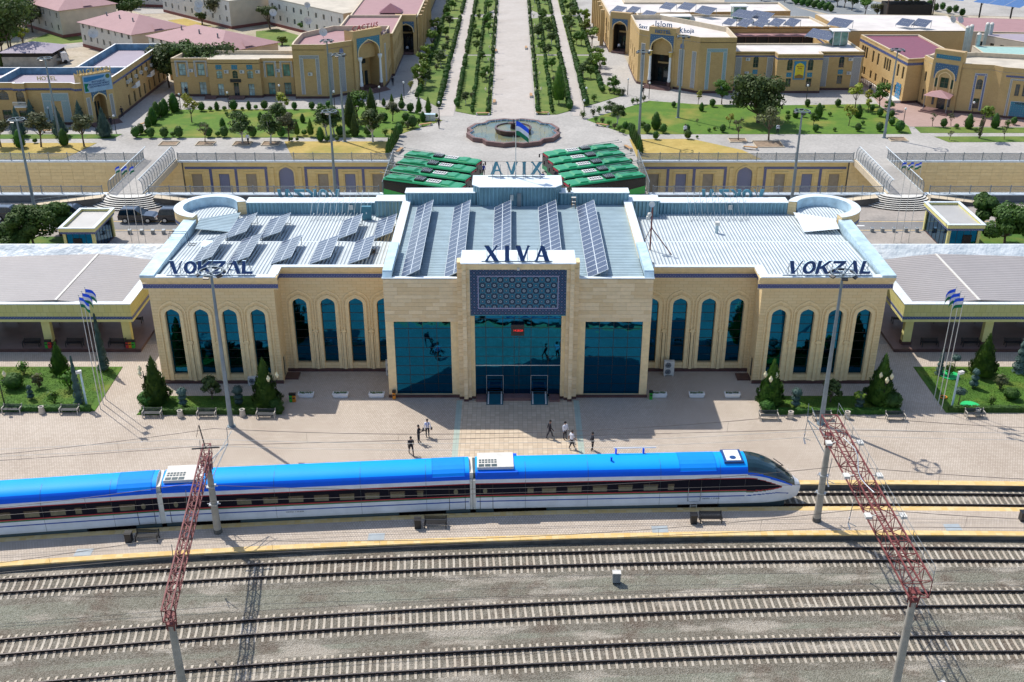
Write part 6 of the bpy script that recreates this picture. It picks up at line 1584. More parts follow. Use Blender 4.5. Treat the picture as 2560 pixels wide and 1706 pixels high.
# HOTELS AND OTHER TOWN BUILDINGS
def block(name, label, cat, pts, ztop, mats, roofmat, z0=NZ, par=.45, parmat=None, floor=None, ops=None, copmat=None, group=None, plinth=True, band=None, windowmat=None, roofz=None, skip=()):
 """a building on plan pts (walked with its inside on the left), ops = {edge index: [(u, halfwidth, [(kind, zb, zt)])]}"""
 n = len(pts); cx = sum(p[0] for p in pts)/n; cy = sum(p[1] for p in pts)/n
 t = thing(name, label, cat, (cx, cy, z0), 0, group)
 ops = ops or {}
 for i in range(n):
  if i in skip: continue
  f = WF(pts[i], pts[(i+1) % n]); mb = MB(); cols = ops.get(i, [])
  cols = [c for c in cols if 0 < c[0]-c[1] and c[0]+c[1] < f.L]
  wall(mb, f, z0, ztop, [(c[0], c[1], [(k, z0+a, z0+b) for k, a, b in c[2]]) for c in cols], 0, .22); mb.build('wall', mats, t)
  for c in cols:
   for k, a, b in c[2]:
    wm = c[3] if len(c) > 3 else (windowmat or M.win)
    window(f, t, c[0], c[1], z0+a, z0+b, k, .2, wm, rows=2, cols=2)
  if plinth: mb = MB(); slab_on(mb, f, -.04, f.L+.04, 0, .06, z0, z0+.45); mb.build('plinth', M.plinth if plinth is True else plinth, t)
  if band: SL('tile_band', 'bluetile', t, f, 0, f.L, 0, .04, band[0], band[1])
 mb = MB(); rzv = (roofz if roofz is not None else ztop-par); mb.prism(pts, rzv-.1, rzv); mb.build('roof', roofmat, t)
 # parapet coping with thickness
 mb = MB(); ins = []
 for i in range(n):
  a, b, c = Vector(pts[i-1]), Vector(pts[i]), Vector(pts[(i+1) % n]); d1 = (b-a).normalized(); d2 = (c-b).normalized()
  n1 = Vector((-d1.y, d1.x)); n2 = Vector((-d2.y, d2.x)); m_ = (n1+n2); m_ = m_/max(.3, m_.length_squared)*2*.32; ins.append(b+m_)
 for i in range(n):
  j = (i+1) % n; a, b = pts[i], pts[j]; c, d = ins[j], ins[i]
  mb.add([(a[0],a[1],ztop+.01),(b[0],b[1],ztop+.01),(c.x,c.y,ztop+.01),(d.x,d.y,ztop+.01)], [(0,1,2,3)], 0)
  mb.add([(d.x,d.y,ztop+.01),(c.x,c.y,ztop+.01),(c.x,c.y,rzv),(d.x,d.y,rzv)], [(0,1,2,3)], 1)
 mb.build('parapet', [copmat or M.coping, parmat or M.coping], t)
 return t
def facade_panel(t, f, u0, u1, z0, z1, mat, name='tile_panel', d=.05, rim=True):
 mb = MB(); slab_on(mb, f, u0, u1, 0, d, z0, z1); mb.build(name, mat, t)
 if rim:
  mb = MB()
  for a, b, c, e in ((u0-.08,u1+.08,z1,z1+.08),(u0-.08,u0,z0,z1),(u1,u1+.08,z0,z1)): slab_on(mb, f, a, b, 0, d+.03, c, e)
  mb.build('panel_rim', M.offwhite, t)
def hframe_panel(t, f, uc, hw, z0, z1, th, mat):
 """inverted-U band of tiles"""
 facade_panel(t, f, uc-hw, uc-hw+th, z0, z1-th, mat); facade_panel(t, f, uc+hw-th, uc+hw, z0, z1-th, mat); facade_panel(t, f, uc-hw, uc+hw, z1-th, z1, mat)
def portal(t, P0, P1, z0, ztop, spandrel, cols=True, arch_top=None, hwf=.36, depth=3.0, backmat=None, colcap=None):
 """tall arched porch: slab wall with pointed opening, tiled spandrel, deep recess, two white columns"""
 f = WF(P0, P1); L = f.L; uc = L/2; hw = L*hwf; at = arch_top or ztop-1.9
 mb = MB(); wall(mb, f, z0, ztop, [(uc, hw, [('arch', z0+.5, at)])], 0, .5)
 mb.add([f.w(0,0,ztop), f.w(L,0,ztop), f.w(L,-1.2,ztop), f.w(0,-1.2,ztop)], [(0,1,2,3)])
 for u in (0, L): mb.poly([f.w(u,0,z0), f.w(u,-2.6,z0), f.w(u,-2.6,ztop), f.w(u,0,ztop)])
 mb.poly([f.w(L,-1.2,z0+6), f.w(0,-1.2,z0+6), f.w(0,-1.2,ztop), f.w(L,-1.2,ztop)])
 mb.build('portal', M.brick2, t)
 rise = min(hw*1.15, (at-z0-.5)*.6); zs = at-rise
 # spandrel tiles: rectangle minus arch, as raised sheet
 mb = MB(); A = arch_pts(uc, hw+.12, zs, zs, rise+.14); zt = at+.55; hl = len(ARCH)//2
 lp = [f.w(a,.05,b) for a, b in A[1:hl+2]]; rp = [f.w(a,.05,b) for a, b in A[hl+1:-1]]
 mb.poly([f.w(uc-hw-.25,.05,zs), ] + lp + [f.w(uc,.05,zt), f.w(uc-hw-.25,.05,zt)]); mb.poly([f.w(uc+hw+.25,.05,zs), f.w(uc+hw+.25,.05,zt), f.w(uc,.05,zt)] + rp)
 mb.build('tiled_spandrel', spandrel, t)
 AB('arch_rim', 'stone_plain', t, f, uc, hw-.02, hw+.14, zs, zs, rise-.02, rise+.16, 0, .1)
 mb = MB(); mb.poly([f.w(uc-hw,-depth,z0+.5), f.w(uc+hw,-depth,z0+.5), f.w(uc+hw,-depth,at), f.w(uc-hw,-depth,at)])
 for s in (-1, 1): mb.poly([f.w(uc+s*hw,-.5,z0+.5), f.w(uc+s*hw,-depth,z0+.5), f.w(uc+s*hw,-depth,at+.2), f.w(uc+s*hw,-.5,at+.2)])
 mb.poly([f.w(uc-hw,-.5,at+.1), f.w(uc+hw,-.5,at+.1), f.w(uc+hw,-depth,at+.1), f.w(uc-hw,-depth,at+.1)])
 mb.build('recess', backmat or M.brick, t)
 SL('porch_floor', 'maroon_step', t, f, uc-hw, uc+hw, -depth, .6, z0, z0+.5)
 SL('gallery', 'brick2', t, f, uc-hw*.75, uc+hw*.75, -depth+.06, -depth+.12, z0+4.0, z0+4.35)
 for (a, b, zb, zt2) in ((-.7,-.35,.5,3.2),(-.15,.3,.5,3.3),(.45,.75,.5,3.2),(-.6,-.25,4.6,6.2),(.2,.6,4.6,6.2)):
  mb = MB(); mb.poly([f.w(uc+hw*a,-depth+.03,z0+zb), f.w(uc+hw*b,-depth+.03,z0+zb), f.w(uc+hw*b,-depth+.03,z0+zt2), f.w(uc+hw*a,-depth+.03,z0+zt2)]); mb.build('window', M.win, t)
 if cols:
  for s in (-1, 1):
   u = uc+s*(hw-.1); q = f.w(u, .32, 0); mb = MB()
   mb.lathe([(.30,z0+1.3),(.34,z0+1.7),(.26,z0+2.1),(.21,zs-1.2),(.19,zs-.9),(.42,zs-.35),(.44,zs),(0,zs)], q[0], q[1], 12); mb.build('column', M.white, t)
   LT('column_base', 'plinth', t, [(.38,z0+.5),(.38,z0+1.0),(.3,z0+1.3)], q[0], q[1], 10)
   if colcap: mb = MB(); mb.lathe([(.24,zs-1.0),(.46,zs-.35),(.48,zs)], q[0], q[1], 12); mb.build('capital', colcap, t)
 return f
def steps(f, t, u0, u1, n, z0, d0=.6, parent=None):
 for k in range(n):
  SL('step', 'maroon_step', t, f, u0-.0, u1+.0, d0+.32*k, d0+.32*(k+1), z0, z0+.5*(n-k)/n-.02)
def sign_text(body, size, loc, rz, mat, label, ext=.05, off=.012, group=None, shear=0.0, tilt=0.0, space=1.0):
 t = thing('roof_sign', label, 'sign', loc, rz, group); x = 0
 total = 0; ms = []
 for ch in body:
  if ch == ' ': ms.append(None); total += size*.4; continue
  me = text_mesh(ch, size, ext, off, shear, 'LEFT'); w = max([v.co.x for v in me.vertices] or [0]); ms.append((me, w)); total += w+size*.08*space
 x = -total/2; cache = {}
 for i, it in enumerate(ms):
  if it is None: x += size*.4; continue
  me, w = it; me.materials.append(mat); obj('letter', me, t, (x, 0, tilt*i), (R(90), 0, 0)); x += w+size*.08*space
 mb = MB(); mb.bar((-total/2,.08,0),(total/2,.08,tilt*len(body)),.04); mb.bl('support_rail', M.grey, t)
 return t
def wall_ac(t, f, u, z): SL('air_conditioner', 'offwhite', t, f, u-.4, u+.4, 0, .35, z, z+.55); SL('fan_grille', 'grey', t, f, u-.28, u+.08, .35, .36, z+.08, z+.48)
BR = [M.brick]

# octagonal hotel on the left (with its west wing) -----------------------------------------
C1 = [(-41,203.0),(-40.8,200.6),(-34.9,200.6),(-33.3,202.2),(-30.3,204.5),(-25.2,209.6),(-24.8,213.5),(-24.8,219.5),(-36,219.5),(-41,212)]
ops = {4: [], 6: [(1.6,.5,[('rect',.6,2.6),('rect',4,6)]),(4.2,.5,[('rect',.6,2.6),('rect',4,6)])]}
oct1 = block('hotel_building', 'octagonal yellow brick hotel with blue-tiled portal and red sign, left of the gardens', 'hotel', C1, 10.8, BR, M.pinkroof, par=.9, parmat=M.coping, ops=ops, skip=(4,))
f = portal(oct1, (-30.0,204.3), (-25.2,209.4), NZ, 12.4, M.teal_tiles); f2 = WF((-30.3+.4,204.1),(-25.4,208.8))
steps(f, oct1, .8, f.L-.4, 5, NZ)
f = WF(C1[1], C1[2]); hframe_panel(oct1, f, 3.0, 1.75, NZ+.8, NZ+7.9, .55, M.lattice); wall_ac(oct1, f, 3.0, NZ+4.3)
f = WF(C1[2], C1[3]); facade_panel(oct1, f, .7, 1.5, NZ+.8, NZ+8.2, M.lattice)
f = WF(C1[3], C1[4]); facade_panel(oct1, f, .9, 1.9, NZ+.8, NZ+7.5, M.lattice); mb = MB(); mb.poly([f.w(a,.06,b) for a, b in arch_pts(1.4,.42,NZ+7.9,NZ+8.3,.5)][::-1]); mb.build('tiled_niche', M.bluepanel, oct1)
f = WF(C1[5], C1[6]); facade_panel(oct1, f, 1.2, 2.2, NZ+.8, NZ+8.0, M.lattice)
sign_text('CACTUS', 1.25, (-27.9,206.3,12.5), R(42), M.redletter, 'red slanted letters CACTUS on the portal of the left octagonal hotel', shear=.2, tilt=.04)
sign_text('HOTEL', 1.0, (-24.7,210.6,10.9), R(68), plain('purple_letter',(.06,.03,.12),.5), 'dark letters HOTEL on the roof edge right of the red sign')
C2 = [(-63.8,202.3),(-56.9,202.3),(-56.8,201.3),(-47.2,201.3),(-47.1,202.3),(-41.2,202.3),(-41.2,209.3),(-56,209.6),(-58.8,209.6),(-63.0,207.3)]
GW = M.wingreen; SW = M.winshop
ops = {0: [(1.9,.65,[('rect',.35,2.7),('rect',3.9,6.1)],SW),(5.4,.65,[('rect',.35,2.7),('rect',3.9,6.1)],SW)],
       2: [(2.0,.55,[('rect',.4,2.6),('arch',3.6,5.1)],SW),(4.9,.5,[('rect',.3,2.8),('arch',3.6,5.1)]),(7.7,.55,[('rect',.4,2.6),('arch',3.6,5.1)],SW)],
       4: [(1.6,.65,[('rect',.35,2.6),('rect',3.8,6.0)],GW),(4.6,.65,[('rect',.35,2.6),('rect',3.8,6.0)],GW)]}
for k in (0, 4): ops[k] = [(a[0], 1.2 if False else a[1], a[2], SW if k == 0 else GW) for a in ops[k]]
w1 = block('hotel_wing', 'low yellow brick wing with shop windows left of the octagonal hotel', 'hotel', C2, 8.0, BR, M.tanroof, par=.7, ops=ops)
f = WF(C2[0], C2[1])
for u in (1.9, 5.4): hframe_panel(w1, f, u, 1.15, NZ+3.7, NZ+6.6, .18, M.lattice)
wall_ac(w1, f, 3.6, NZ+4.6)
f = WF(C2[4], C2[5])
for u in (1.6, 4.6): hframe_panel(w1, f, u, 1.1, NZ+3.6, NZ+6.5, .18, M.lattice)
wall_ac(w1, f, 3.1, NZ+4.6)
f = WF(C2[2], C2[3]);
for u in (3.4, 6.3, 9.2): wall_ac(w1, f, u, NZ+4.6)
for u in (2.0, 4.9, 7.7): facade_panel(w1, f, u-.55, u+.55, NZ+5.25, NZ+6.1, M.teal_tiles, d=.03, rim=False)
SL('shop_sign', 'black', w1, f, 3.9, 5.9, 0, .15, NZ+2.9, NZ+3.5)
steps(WF((-58,201.2),(-55.5,201.2)), w1, .2, 2.3, 4, NZ, 0)
SL('porch_floor', 'maroon_step', w1, f, 3.6, 6.4, 0, 1.6, NZ, NZ+.45)
# long eastern front of the left hotel row, going away
C3 = [(-24.9,219.5),(-24.3,219.5),(-24.3,240.5),(-36,240.5),(-36,219.6)]
ops = {1: [(u,.6,[('rect',.6,2.7),('rect',4,6)]) for u in (2,5,8,11,14,17,19.5)]}
block('hotel_wing', 'yellow brick hotel side running back beside the left garden', 'hotel', C3, 9.3, BR, M.pinkroof, par=.5, ops=ops)
C4 = [(-26.0,240.8),(-21.1,240.8),(-21.1,275),(-36,275),(-36,241)]
ops = {1: [(u,.6,[('rect',.6,2.7),('rect',4,6)]) for u in range(3,33,4)]}
r2 = block('shopping_arcade', 'yellow brick arcade with tall portal farther up the left garden', 'building', C4, 8.8, BR, M.pinkroof, par=.3, ops=ops, skip=(0,))
portal(r2, (-25.9,240.5), (-21.3,240.5), NZ, 9.3, M.navyspandrel, cols=False, hwf=.33, backmat=M.dark)
for k in range(7): mb = MB(); y = 245+k*4.6; mb.box(-21.1,-20.4,y,y+.9,NZ,8.6); mb.build('buttress', M.brick2, r2)
block('shopping_arcade', 'yellow brick building at the far end of the left garden', 'building', [(-23.5,279),(-22.0,279),(-22.0,330),(-38,330),(-38,279)], 8.6, BR, M.mauveroof, par=.3, ops={1:[(u,.7,[('rect',.6,2.7),('rect',4,6)]) for u in range(4,48,5)]})
mb = MB(); mb.add([(-30,246,8.8),(-25,246,8.8),(-25,250,8.8),(-30,250,8.8),(-27.5,248,10.6)], [(0,1,4),(1,2,4),(2,3,4),(3,0,4)]); mb.build('roof_skylight', M.maroonroof, r2)

# octagonal hotel on the right ------------------------------------------------------------
D1 = [(23.9,229),(23.8,215.6),(24.0,212.8),(25.7,211.0),(30.4,208.5),(33.0,206.3),(34.5,204.8),(41.3,204.8),(41.4,215),(36,222),(30,229)]
ops = {0: [(3,.5,[('rect',.6,2.6),('rect',4,6)]),(7,.5,[('rect',.6,2.6),('rect',4,6)]),(11,.5,[('rect',.6,2.6),('rect',4,6)])]}
oct2 = block('hotel_building', 'octagonal yellow brick hotel with white-columned porch, right of the gardens', 'hotel', D1, 11.3, BR, M.whiteroof, par=.9, ops=ops, skip=(3,))
f = portal(oct2, (25.6,210.9), (30.4,208.4), NZ, 12.2, M.navyspandrel, backmat=M.dark, hwf=.39, colcap=M.gold); steps(f, oct2, .0, f.L, 5, NZ)
f = WF(D1[6], D1[7]); hframe_panel(oct2, f, 3.3, 1.85, NZ+.7, NZ+8.3, .6, M.tealgrid)
f = WF(D1[4], D1[5]); facade_panel(oct2, f, 1.1, 2.1, NZ+.8, NZ+7.6, M.lattice); mb = MB(); mb.poly([f.w(a,.06,b) for a, b in arch_pts(1.6,.42,NZ+7.9,NZ+8.3,.5)][::-1]); mb.build('tiled_niche', M.bluepanel, oct2)
f = WF(D1[5], D1[6]); facade_panel(oct2, f, .6, 1.4, NZ+.8, NZ+7.6, M.lattice)
f = WF(D1[2], D1[3]); facade_panel(oct2, f, .8, 1.6, NZ+.8, NZ+7.9, M.lattice)
sign_text('HOTEL', .95, (28.1,209.45,11.15), R(-27), M.blueletter, 'blue letters HOTEL on the porch front of the right octagonal hotel')
sign_text('Islom', 1.5, (28.2,209.9,12.3), R(-27), M.blueletter, 'blue letters Islom on top of the right porch', tilt=.0)
sign_text('Savr', 1.1, (24.7,212.6,11.5), R(-47), M.blueletter, 'blue letters Savr left of the right porch top')
sign_text('Khoja', 1.2, (32.3,207.5,11.5), R(-38), M.blueletter, 'blue letters Khoja right of the porch top', tilt=.08)
D2 = [(41.4,207.4),(49.2,207.4),(49.3,204.9),(57.8,204.9),(57.9,207.4),(66.2,207.4),(65.9,230),(61.8,230),(61.8,215.3),(41.4,215.3)]
AO = lambda u: (u,.5,[('rect',1.2,2.8),('arch',4.3,6.4)])
ops = {0: [AO(4.4)], 2: [AO(2.4),AO(6.3)], 4: [AO(4.2)], 5: [(u,.5,[('rect',1,3),('rect',4.3,6)]) for u in (3,7,11,15,19)]}
w2 = block('hotel_wing', 'yellow brick hotel wing with grey lattices and a yellow poster', 'hotel', D2, 8.2, BR, M.whiteroof, par=.3, ops=ops, band=(7.2,7.45))
for e, us in ((0,((.6,1.6),(6.6,7.6))), (4,((.3,1.6),(6.4,7.8)))):
 f = WF(D2[e], D2[e+1])
 for a, b in us: facade_panel(w2, f, a, b, NZ+.7, NZ+6.2, M.lattice)
for e, uu in ((0,(4.4,)),(2,(2.4,6.3)),(4,(4.2,))):
 f = WF(D2[e], D2[e+1])
 for u in uu: facade_panel(w2, f, u-.48, u+.48, NZ+3.05, NZ+3.9, M.teal_tiles, d=.03, rim=False)
 for u in uu[:1]:
  if e != 2: wall_ac(w2, f, u+1.6-(3.2 if e == 0 else 0), NZ+5.6); wall_ac(w2, f, u+1.6-(3.2 if e == 0 else 0), NZ+3.0)
f = WF(D2[2], D2[3]);
mb = MB(); slab_on(mb, f, 3.2, 5.4, 0, .09, NZ+2.6, NZ+6.0); pst = mb.build('wall_poster', plain('poster_blue', (.02,.20,.36), .4)); tag(pst, 'yellow and blue arched poster on the hotel wing front', 'poster')
mb = MB(); mb.poly([f.w(a,.10,b) for a, b in arch_pts(4.3,.85,NZ+2.8,NZ+4.8,.95)][::-1]); mb.build('poster_arch', plain('poster_yellow', (.72,.55,.02), .5), pst)
mb = MB(); mb.poly([f.w(3.5,.105,NZ+2.8), f.w(5.1,.105,NZ+2.8), f.w(5.1,.105,NZ+3.35), f.w(4.3,.105,NZ+3.6), f.w(3.5,.105,NZ+3.3)]); mb.build('poster_dunes', plain('poster_brown', (.25,.13,.02), .5), pst)
for i, (tx, sz, zz) in enumerate((('Savr Islom',.30,5.0),('Khoja',.30,4.62),('HOTEL',.36,4.1))):
 q = f.w(4.3,.12,NZ+zz); o = obj('lettering', text_mesh(tx, sz, .003, .006), pst, q, (R(90),0,0)); o.data.materials.append(M['redletter' if i < 2 else 'gold'])
# wooden courtyard galleries, roof terraces, lift boxes behind
D3 = [(42,231),(66,231),(64.6,243),(27,247),(27,236)]
blk = block('hotel_rear_block', 'rear hotel block with pale roofs and solar panels behind the courtyard', 'hotel', D3, 8.6, BR, M.whiteroof, par=.4)
D4 = [(20.9,243),(25.0,241),(25,247),(62,250),(62,262),(26,262),(26,285),(20.2,285)]
d4 = block('hotel_rear_block', 'farther hotel block with pinkish roof behind the solar roofs', 'hotel', D4, 8.6, BR, M.whiteroof, par=.4, ops={7: [(u,.6,[('rect',.6,2.7),('rect',4,6)]) for u in range(4,40,5)]}, skip=(0,))
portal(d4, (20.9,242.8), (25.1,240.7), NZ, 9.6, M.navyspandrel, cols=False, backmat=M.dark, hwf=.33)
for k in range(6): mb = MB(); y = 250+k*5.6; mb.box(19.4,20.2,y,y+1.0,NZ,8.8); mb.build('buttress', M.brick2, d4)
gal = thing('wooden_gallery', 'dark wooden courtyard gallery behind the yellow poster wing', 'gallery', (54,228.4,NZ))
BX('wall', 'dark', gal, 43,62,228.5,230.9,NZ,7.0)
BX('roof', 'pinkroof', gal, 42.5,62.5,228.2,231,7.0,7.25)
for i in range(9): mb = MB(); x = 43.2+i*2.35; mb.box(x-.1,x+.1,228.25,228.45,NZ,7.0); mb.build('post', M.wood, gal)
mb = MB(); mb.box(43,62,228.25,228.4,3.7,4.1); mb.box(43,62,228.2,228.3,4.9,5.0); mb.build('railing', M.wood, gal)
for (x, y, lb) in ((63.2,215,'glass lift box at the right end of the hotel wing roof'),(33.5,231,'white-framed glass penthouse behind the right porch'),(49.0,243.5,'white-capped glass lift box beside the rear solar tables')):
 t = thing('roof_kiosk', lb, 'glass box', (x,y,8.0)); w_ = 1.4 if x > 40 else 2.8
 BX('glazing', 'wingreen', t, x-w_,x+w_,y-1.2,y+1.2,8.1,10.6); mb = MB()
 for a in (-w_, 0, w_):
  for b in (-1.2, 1.2): mb.box(x+a-.06,x+a+.06,y+b-.06,y+b+.06,8.0,10.7)
 mb.build('frame', M.offwhite, t); BX('roof', 'white', t, x-w_-.3,x+w_+.3,y-1.5,y+1.5,10.7,10.9)
def tilt_panel(x, y, z, w, d, rz, label, nx=4, ny=2, tilt=32):
 t = thing('solar_table', label, 'solar panels', (x,y,z), rz, 'tilted solar tables on the hotel roofs'); pw, pd = w/nx, d/ny
 mb = MB(); mb.box(.03,pw-.03,.03,pd-.03,-.02,.03,0); mb.box(0,pw,0,pd,-.04,.0,1); me = mb.mesh('panel', [M.solar, M.flashwhite])
 for i in range(nx):
  for j in range(ny):
   o = obj('panel', me, t, (-w/2+i*pw, j*pd*math.cos(R(tilt)), .35+j*pd*math.sin(R(tilt))), (R(tilt),0,0))
 mb = MB()
 for x_ in (-w/2+.1, w/2-.1): mb.bar((x_,.1,-.02),(x_,.1,.35),.06); mb.bar((x_,d*math.cos(R(tilt))-.1,-.02),(x_,d*math.cos(R(tilt))-.1,.3+d*math.sin(R(tilt))),.06)
 mb.bl('frame', M.grey, t)
hs = 8.9
for i, (p, fn, lb, w_, d_) in enumerate((((935,130),a3,'leftmost roof solar table behind the right octagonal hotel',3.0,3.0),((1070,135),a3,'second roof solar table behind the right octagonal hotel',2.6,3.0),((1205,175),a3,'third roof solar table behind the right octagonal hotel',3.0,3.2),
 ((1400,90),a3,'pale solar table behind the glass penthouse, left',3.4,2.6),((1570,95),a3,'pale solar table behind the glass penthouse, middle',3.6,2.8),((1740,135),a3,'pale solar table behind the glass penthouse, right',4.2,3.2),((2090,170),a3,'large solar table beside the lift box, left',5.2,4.6),((2240,180),a3,'large solar table beside the lift box, right',5.4,5.0),
 ((1965,235),a3,'solar table above the gallery, first',2.4,2.4),((2100,250),a3,'solar table above the gallery, second',2.8,2.8),((2245,250),a3,'solar table above the gallery, third',2.8,2.8),((40,245),a4,'solar table above the gallery, fourth',2.8,2.8),((180,245),a4,'solar table above the gallery, last',2.8,2.8),((440,360),a4,'long solar table left of the right lift box',5.6,4.2),
 ((620,250),a4,'solar table on posts between hotel and white roof',4.6,3.0),((1220,245),a4,'solar table on the long white roof, left',3.0,2.7),((1370,250),a4,'solar table on the long white roof, right',3.2,2.8))):
 q = fn(p[0], p[1], hs); tilt_panel(q[0], q[1]-.5, hs-.1, w_*1.05, min(d_, 3.0)*.9, R(-52), lb, nx=max(3, int(w_)), ny=2, tilt=27)

# long white-roofed row and maroon-roofed building ---------------------------------------
E1 = [(70.9,196.9),(74.0,197.6),(80.9,205.9),(80.6,220),(69.0,220)]
ops = {4: [(u,.42,[('rect',1.1,2.6),('rect',4.2,6.4)]) for u in (2.0,3.1,4.2,7.5,10.0,13.4,14.5,15.6,19.5,21.8)]}
e1 = block('brick_building', 'yellow brick building with dark pink metal roof and painted shop window', 'building', E1, 9.0, [M.brick2], M.maroonroof, par=.25, band=(7.8,8.25), ops=ops)
f = WF(E1[4], E1[0]);
mb = MB(); slab_on(mb, f, f.L-3.4, f.L-1.2, 0, .05, NZ+.5, NZ+3.2); mb.build('painted_window', tilework('painted_shopfront', (.02,.25,.45), (.01,.05,.20), (.03,.35,.55), (.6,.5,.5), 1.3), e1)
SL('terrace', 'offwhite', e1, f, 5, f.L-.3, .06, 1.5, NZ, NZ+.5); mb = MB()
for u in range(6, 22): slab_on(mb, f, u, u+.05, 1.4, 1.45, NZ+.5, NZ+1.4)
slab_on(mb, f, 6, 21, 1.4, 1.45, NZ+1.35, NZ+1.42); mb.build('railing', M.red_truss, e1)
E2 = [(73.9,197.3),(74.2,193.8),(78.2,190.2),(83.0,188.9),(84.0,187.4),(84.6,187.0),(95,183),(98,196),(84,200)]
ops = {2: [(3.2,.5,[('rect',1.0,2.8),('arch',4.4,6.2)])], 5: [(2.2,.35,[('rect',4,6)]),(3.4,.35,[('rect',4,6)]),(4.7,.35,[('rect',4,6)])], 0: [(1.6,.4,[('rect',1,3),('arch',4.4,6.2)])]}
e2 = block('brick_hotel', 'yellow brick hotel front with star-tiled arch and pink porch roof at far right', 'hotel', E2, 9.6, [M.brick2], M.tanroof, par=.8, ops=ops)
P0_, P1_ = (74.1,193.4), (77.9,190.0); f = WF(P0_, P1_)
mb = MB(); wall(mb, f, NZ, 11.5, [(f.L/2,.75,[('rect',NZ+.3,NZ+2.7),('rect',NZ+4.1,NZ+5.9)])], 0, .2); mb.add([f.w(0,0,11.5), f.w(f.L,0,11.5), f.w(f.L,-1.5,11.5), f.w(0,-1.5,11.5)], [(0,1,2,3)]); mb.poly([f.w(0,0,9),f.w(0,-1.5,9),f.w(0,-1.5,11.5),f.w(0,0,11.5)]); mb.poly([f.w(f.L,0,9),f.w(f.L,-1.5,9),f.w(f.L,-1.5,11.5),f.w(f.L,0,11.5)]); mb.build('portal', M.brick2, e2)
window(f, e2, f.L/2, .75, NZ+.3, NZ+2.7, mat=M.win); window(f, e2, f.L/2, .75, NZ+4.1, NZ+5.9, mat=M.win)
facade_panel(e2, f, .4, f.L-.4, 10.0, 10.7, M.mosaicblue if 'mosaicblue' in M else M.teal_tiles, rim=False)
rise = 1.9; zs = NZ+5.6
mb = MB(); A = arch_pts(f.L/2, 1.75, zs, zs, 1.9); zt = NZ+8.3; hl = len(ARCH)//2
mb.poly([f.w(f.L/2-2.05,.06,zs)]+[f.w(a,.06,b) for a, b in A[1:hl+2]]+[f.w(f.L/2,.06,zt),f.w(f.L/2-2.05,.06,zt)]); mb.poly([f.w(f.L/2+2.05,.06,zs),f.w(f.L/2+2.05,.06,zt),f.w(f.L/2,.06,zt)]+[f.w(a,.06,b) for a, b in A[hl+1:-1]]); mb.build('tiled_spandrel', M.navyspandrel, e2)
for hw_, r_ in ((1.75,1.9),(1.15,1.3)): AB('arch_rim', 'stone_plain', e2, f, f.L/2, hw_-.1, hw_+.05, NZ+3.2, zs, r_-.1, r_+.05, 0, .1)
for u in (f.L/2-1.45, f.L/2+1.45):
 for a, b in ((.9,2.5),(4.1,5.7)): SL('window', 'win', e2, f, u-.22, u+.22, 0, .02, NZ+a, NZ+b)
por = thing('porch', 'pink hipped porch roof on thin posts before the star-tiled arch', 'porch', (75.3,190.6,NZ))
mb = MB(); q = [f.w(.5,0,NZ+3.2), f.w(f.L-.5,0,NZ+3.2), f.w(f.L-.2,2.6,NZ+2.9), f.w(.2,2.6,NZ+2.9)]; ap = f.w(f.L/2,.9,NZ+3.9); mb.add(q+[ap], [(0,1,4),(1,2,4),(2,3,4),(3,0,4)]); mb.build('roof', M.pinkroof, por)
for u in (.5, f.L-.5): mb = MB(); p = f.w(u,2.4,0); mb.tube([(p[0],p[1],NZ),(p[0],p[1],NZ+2.95)], .07, 8); mb.build('post', M.grey, por)
mb = MB(); slab_on(mb, f, .2, f.L-.2, .05, 2.8, NZ, NZ+.4); slab_on(mb, f, 0, f.L, 2.8, 3.2, NZ, NZ+.2); mb.build('step', M.maroon_step, por)
f = WF(E2[2], E2[3]); hframe_panel(e2, f, 3.2, .95, NZ+.7, NZ+7.1, .3, M.bluepanel)
f = WF(E2[5], E2[6]); facade_panel(e2, f, 1.6, 4.6, NZ+.4, NZ+3.0, M.teal_tiles, 'painted_window'); hframe_panel(e2, f, 3.3, 2.4, NZ+.4, NZ+6.8, .2, M.lattice); wall_ac(e2, f, 4.9, NZ+5.9)
q = f.w(3.1,.1,NZ+2.6); o = obj('lettering', text_mesh('HOTEL', .5, .01, .01), e2, (q[0]-e2.location.x, q[1]-e2.location.y, q[2]-e2.location.z), (R(90),0,f.rz)); o.data.materials.append(M.black)
facade_panel(e2, f, 0, f.L, 8.0, 8.3, M.bluetile, rim=False)
E3 = [(86,199),(110,195),(112,206),(87,209)]
e3 = block('house', 'pale house with light green roof at the right picture edge', 'house', E3, 9.0, [M.cream], M.greenroof, par=.05, ops={0: [(5,.6,[('rect',4.5,6.5)]),(9,.6,[('rect',4.5,6.5)])]})
sign_text('HOTEL', 1.2, (90.2,197.8,7.2), R(-9), M.blueletter, 'blue letters HOTEL before the light green roof')
E4 = [(66.5,231),(81.5,231),(88.5,226),(88.5,214),(97,213),(99,236),(88,246),(66,248)]
E4 = [(67.8,226),(93,226),(95,244),(66.5,246)]
e4 = block('long_building', 'long low building with white sheet roof and two solar tables', 'building', E4, 8.6, [M.brick2], M.whiteroof, par=.03, ops={0: [(9,.7,[('rect',4.5,6)]),(12.5,.5,[('rect',3,5.5)])]})
block('long_building', 'long low building with pink sheet roof behind the metal ducts', 'building', [(93.2,226),(112,224),(112,240),(95.2,243)], 8.5, [M.cream], M.pinkroof, par=.03)
block('house', 'grey-roofed cream house with air conditioners at far right', 'house', [(93.5,223.5),(100,214),(120,211),(122,222),(100,223.8)], 8.5, [M.cream], M.mauveroof, par=.03, ops={0: [(u,.45,[('rect',4.4,6.3)]) for u in (1.6,3.8,6,8.5)]})
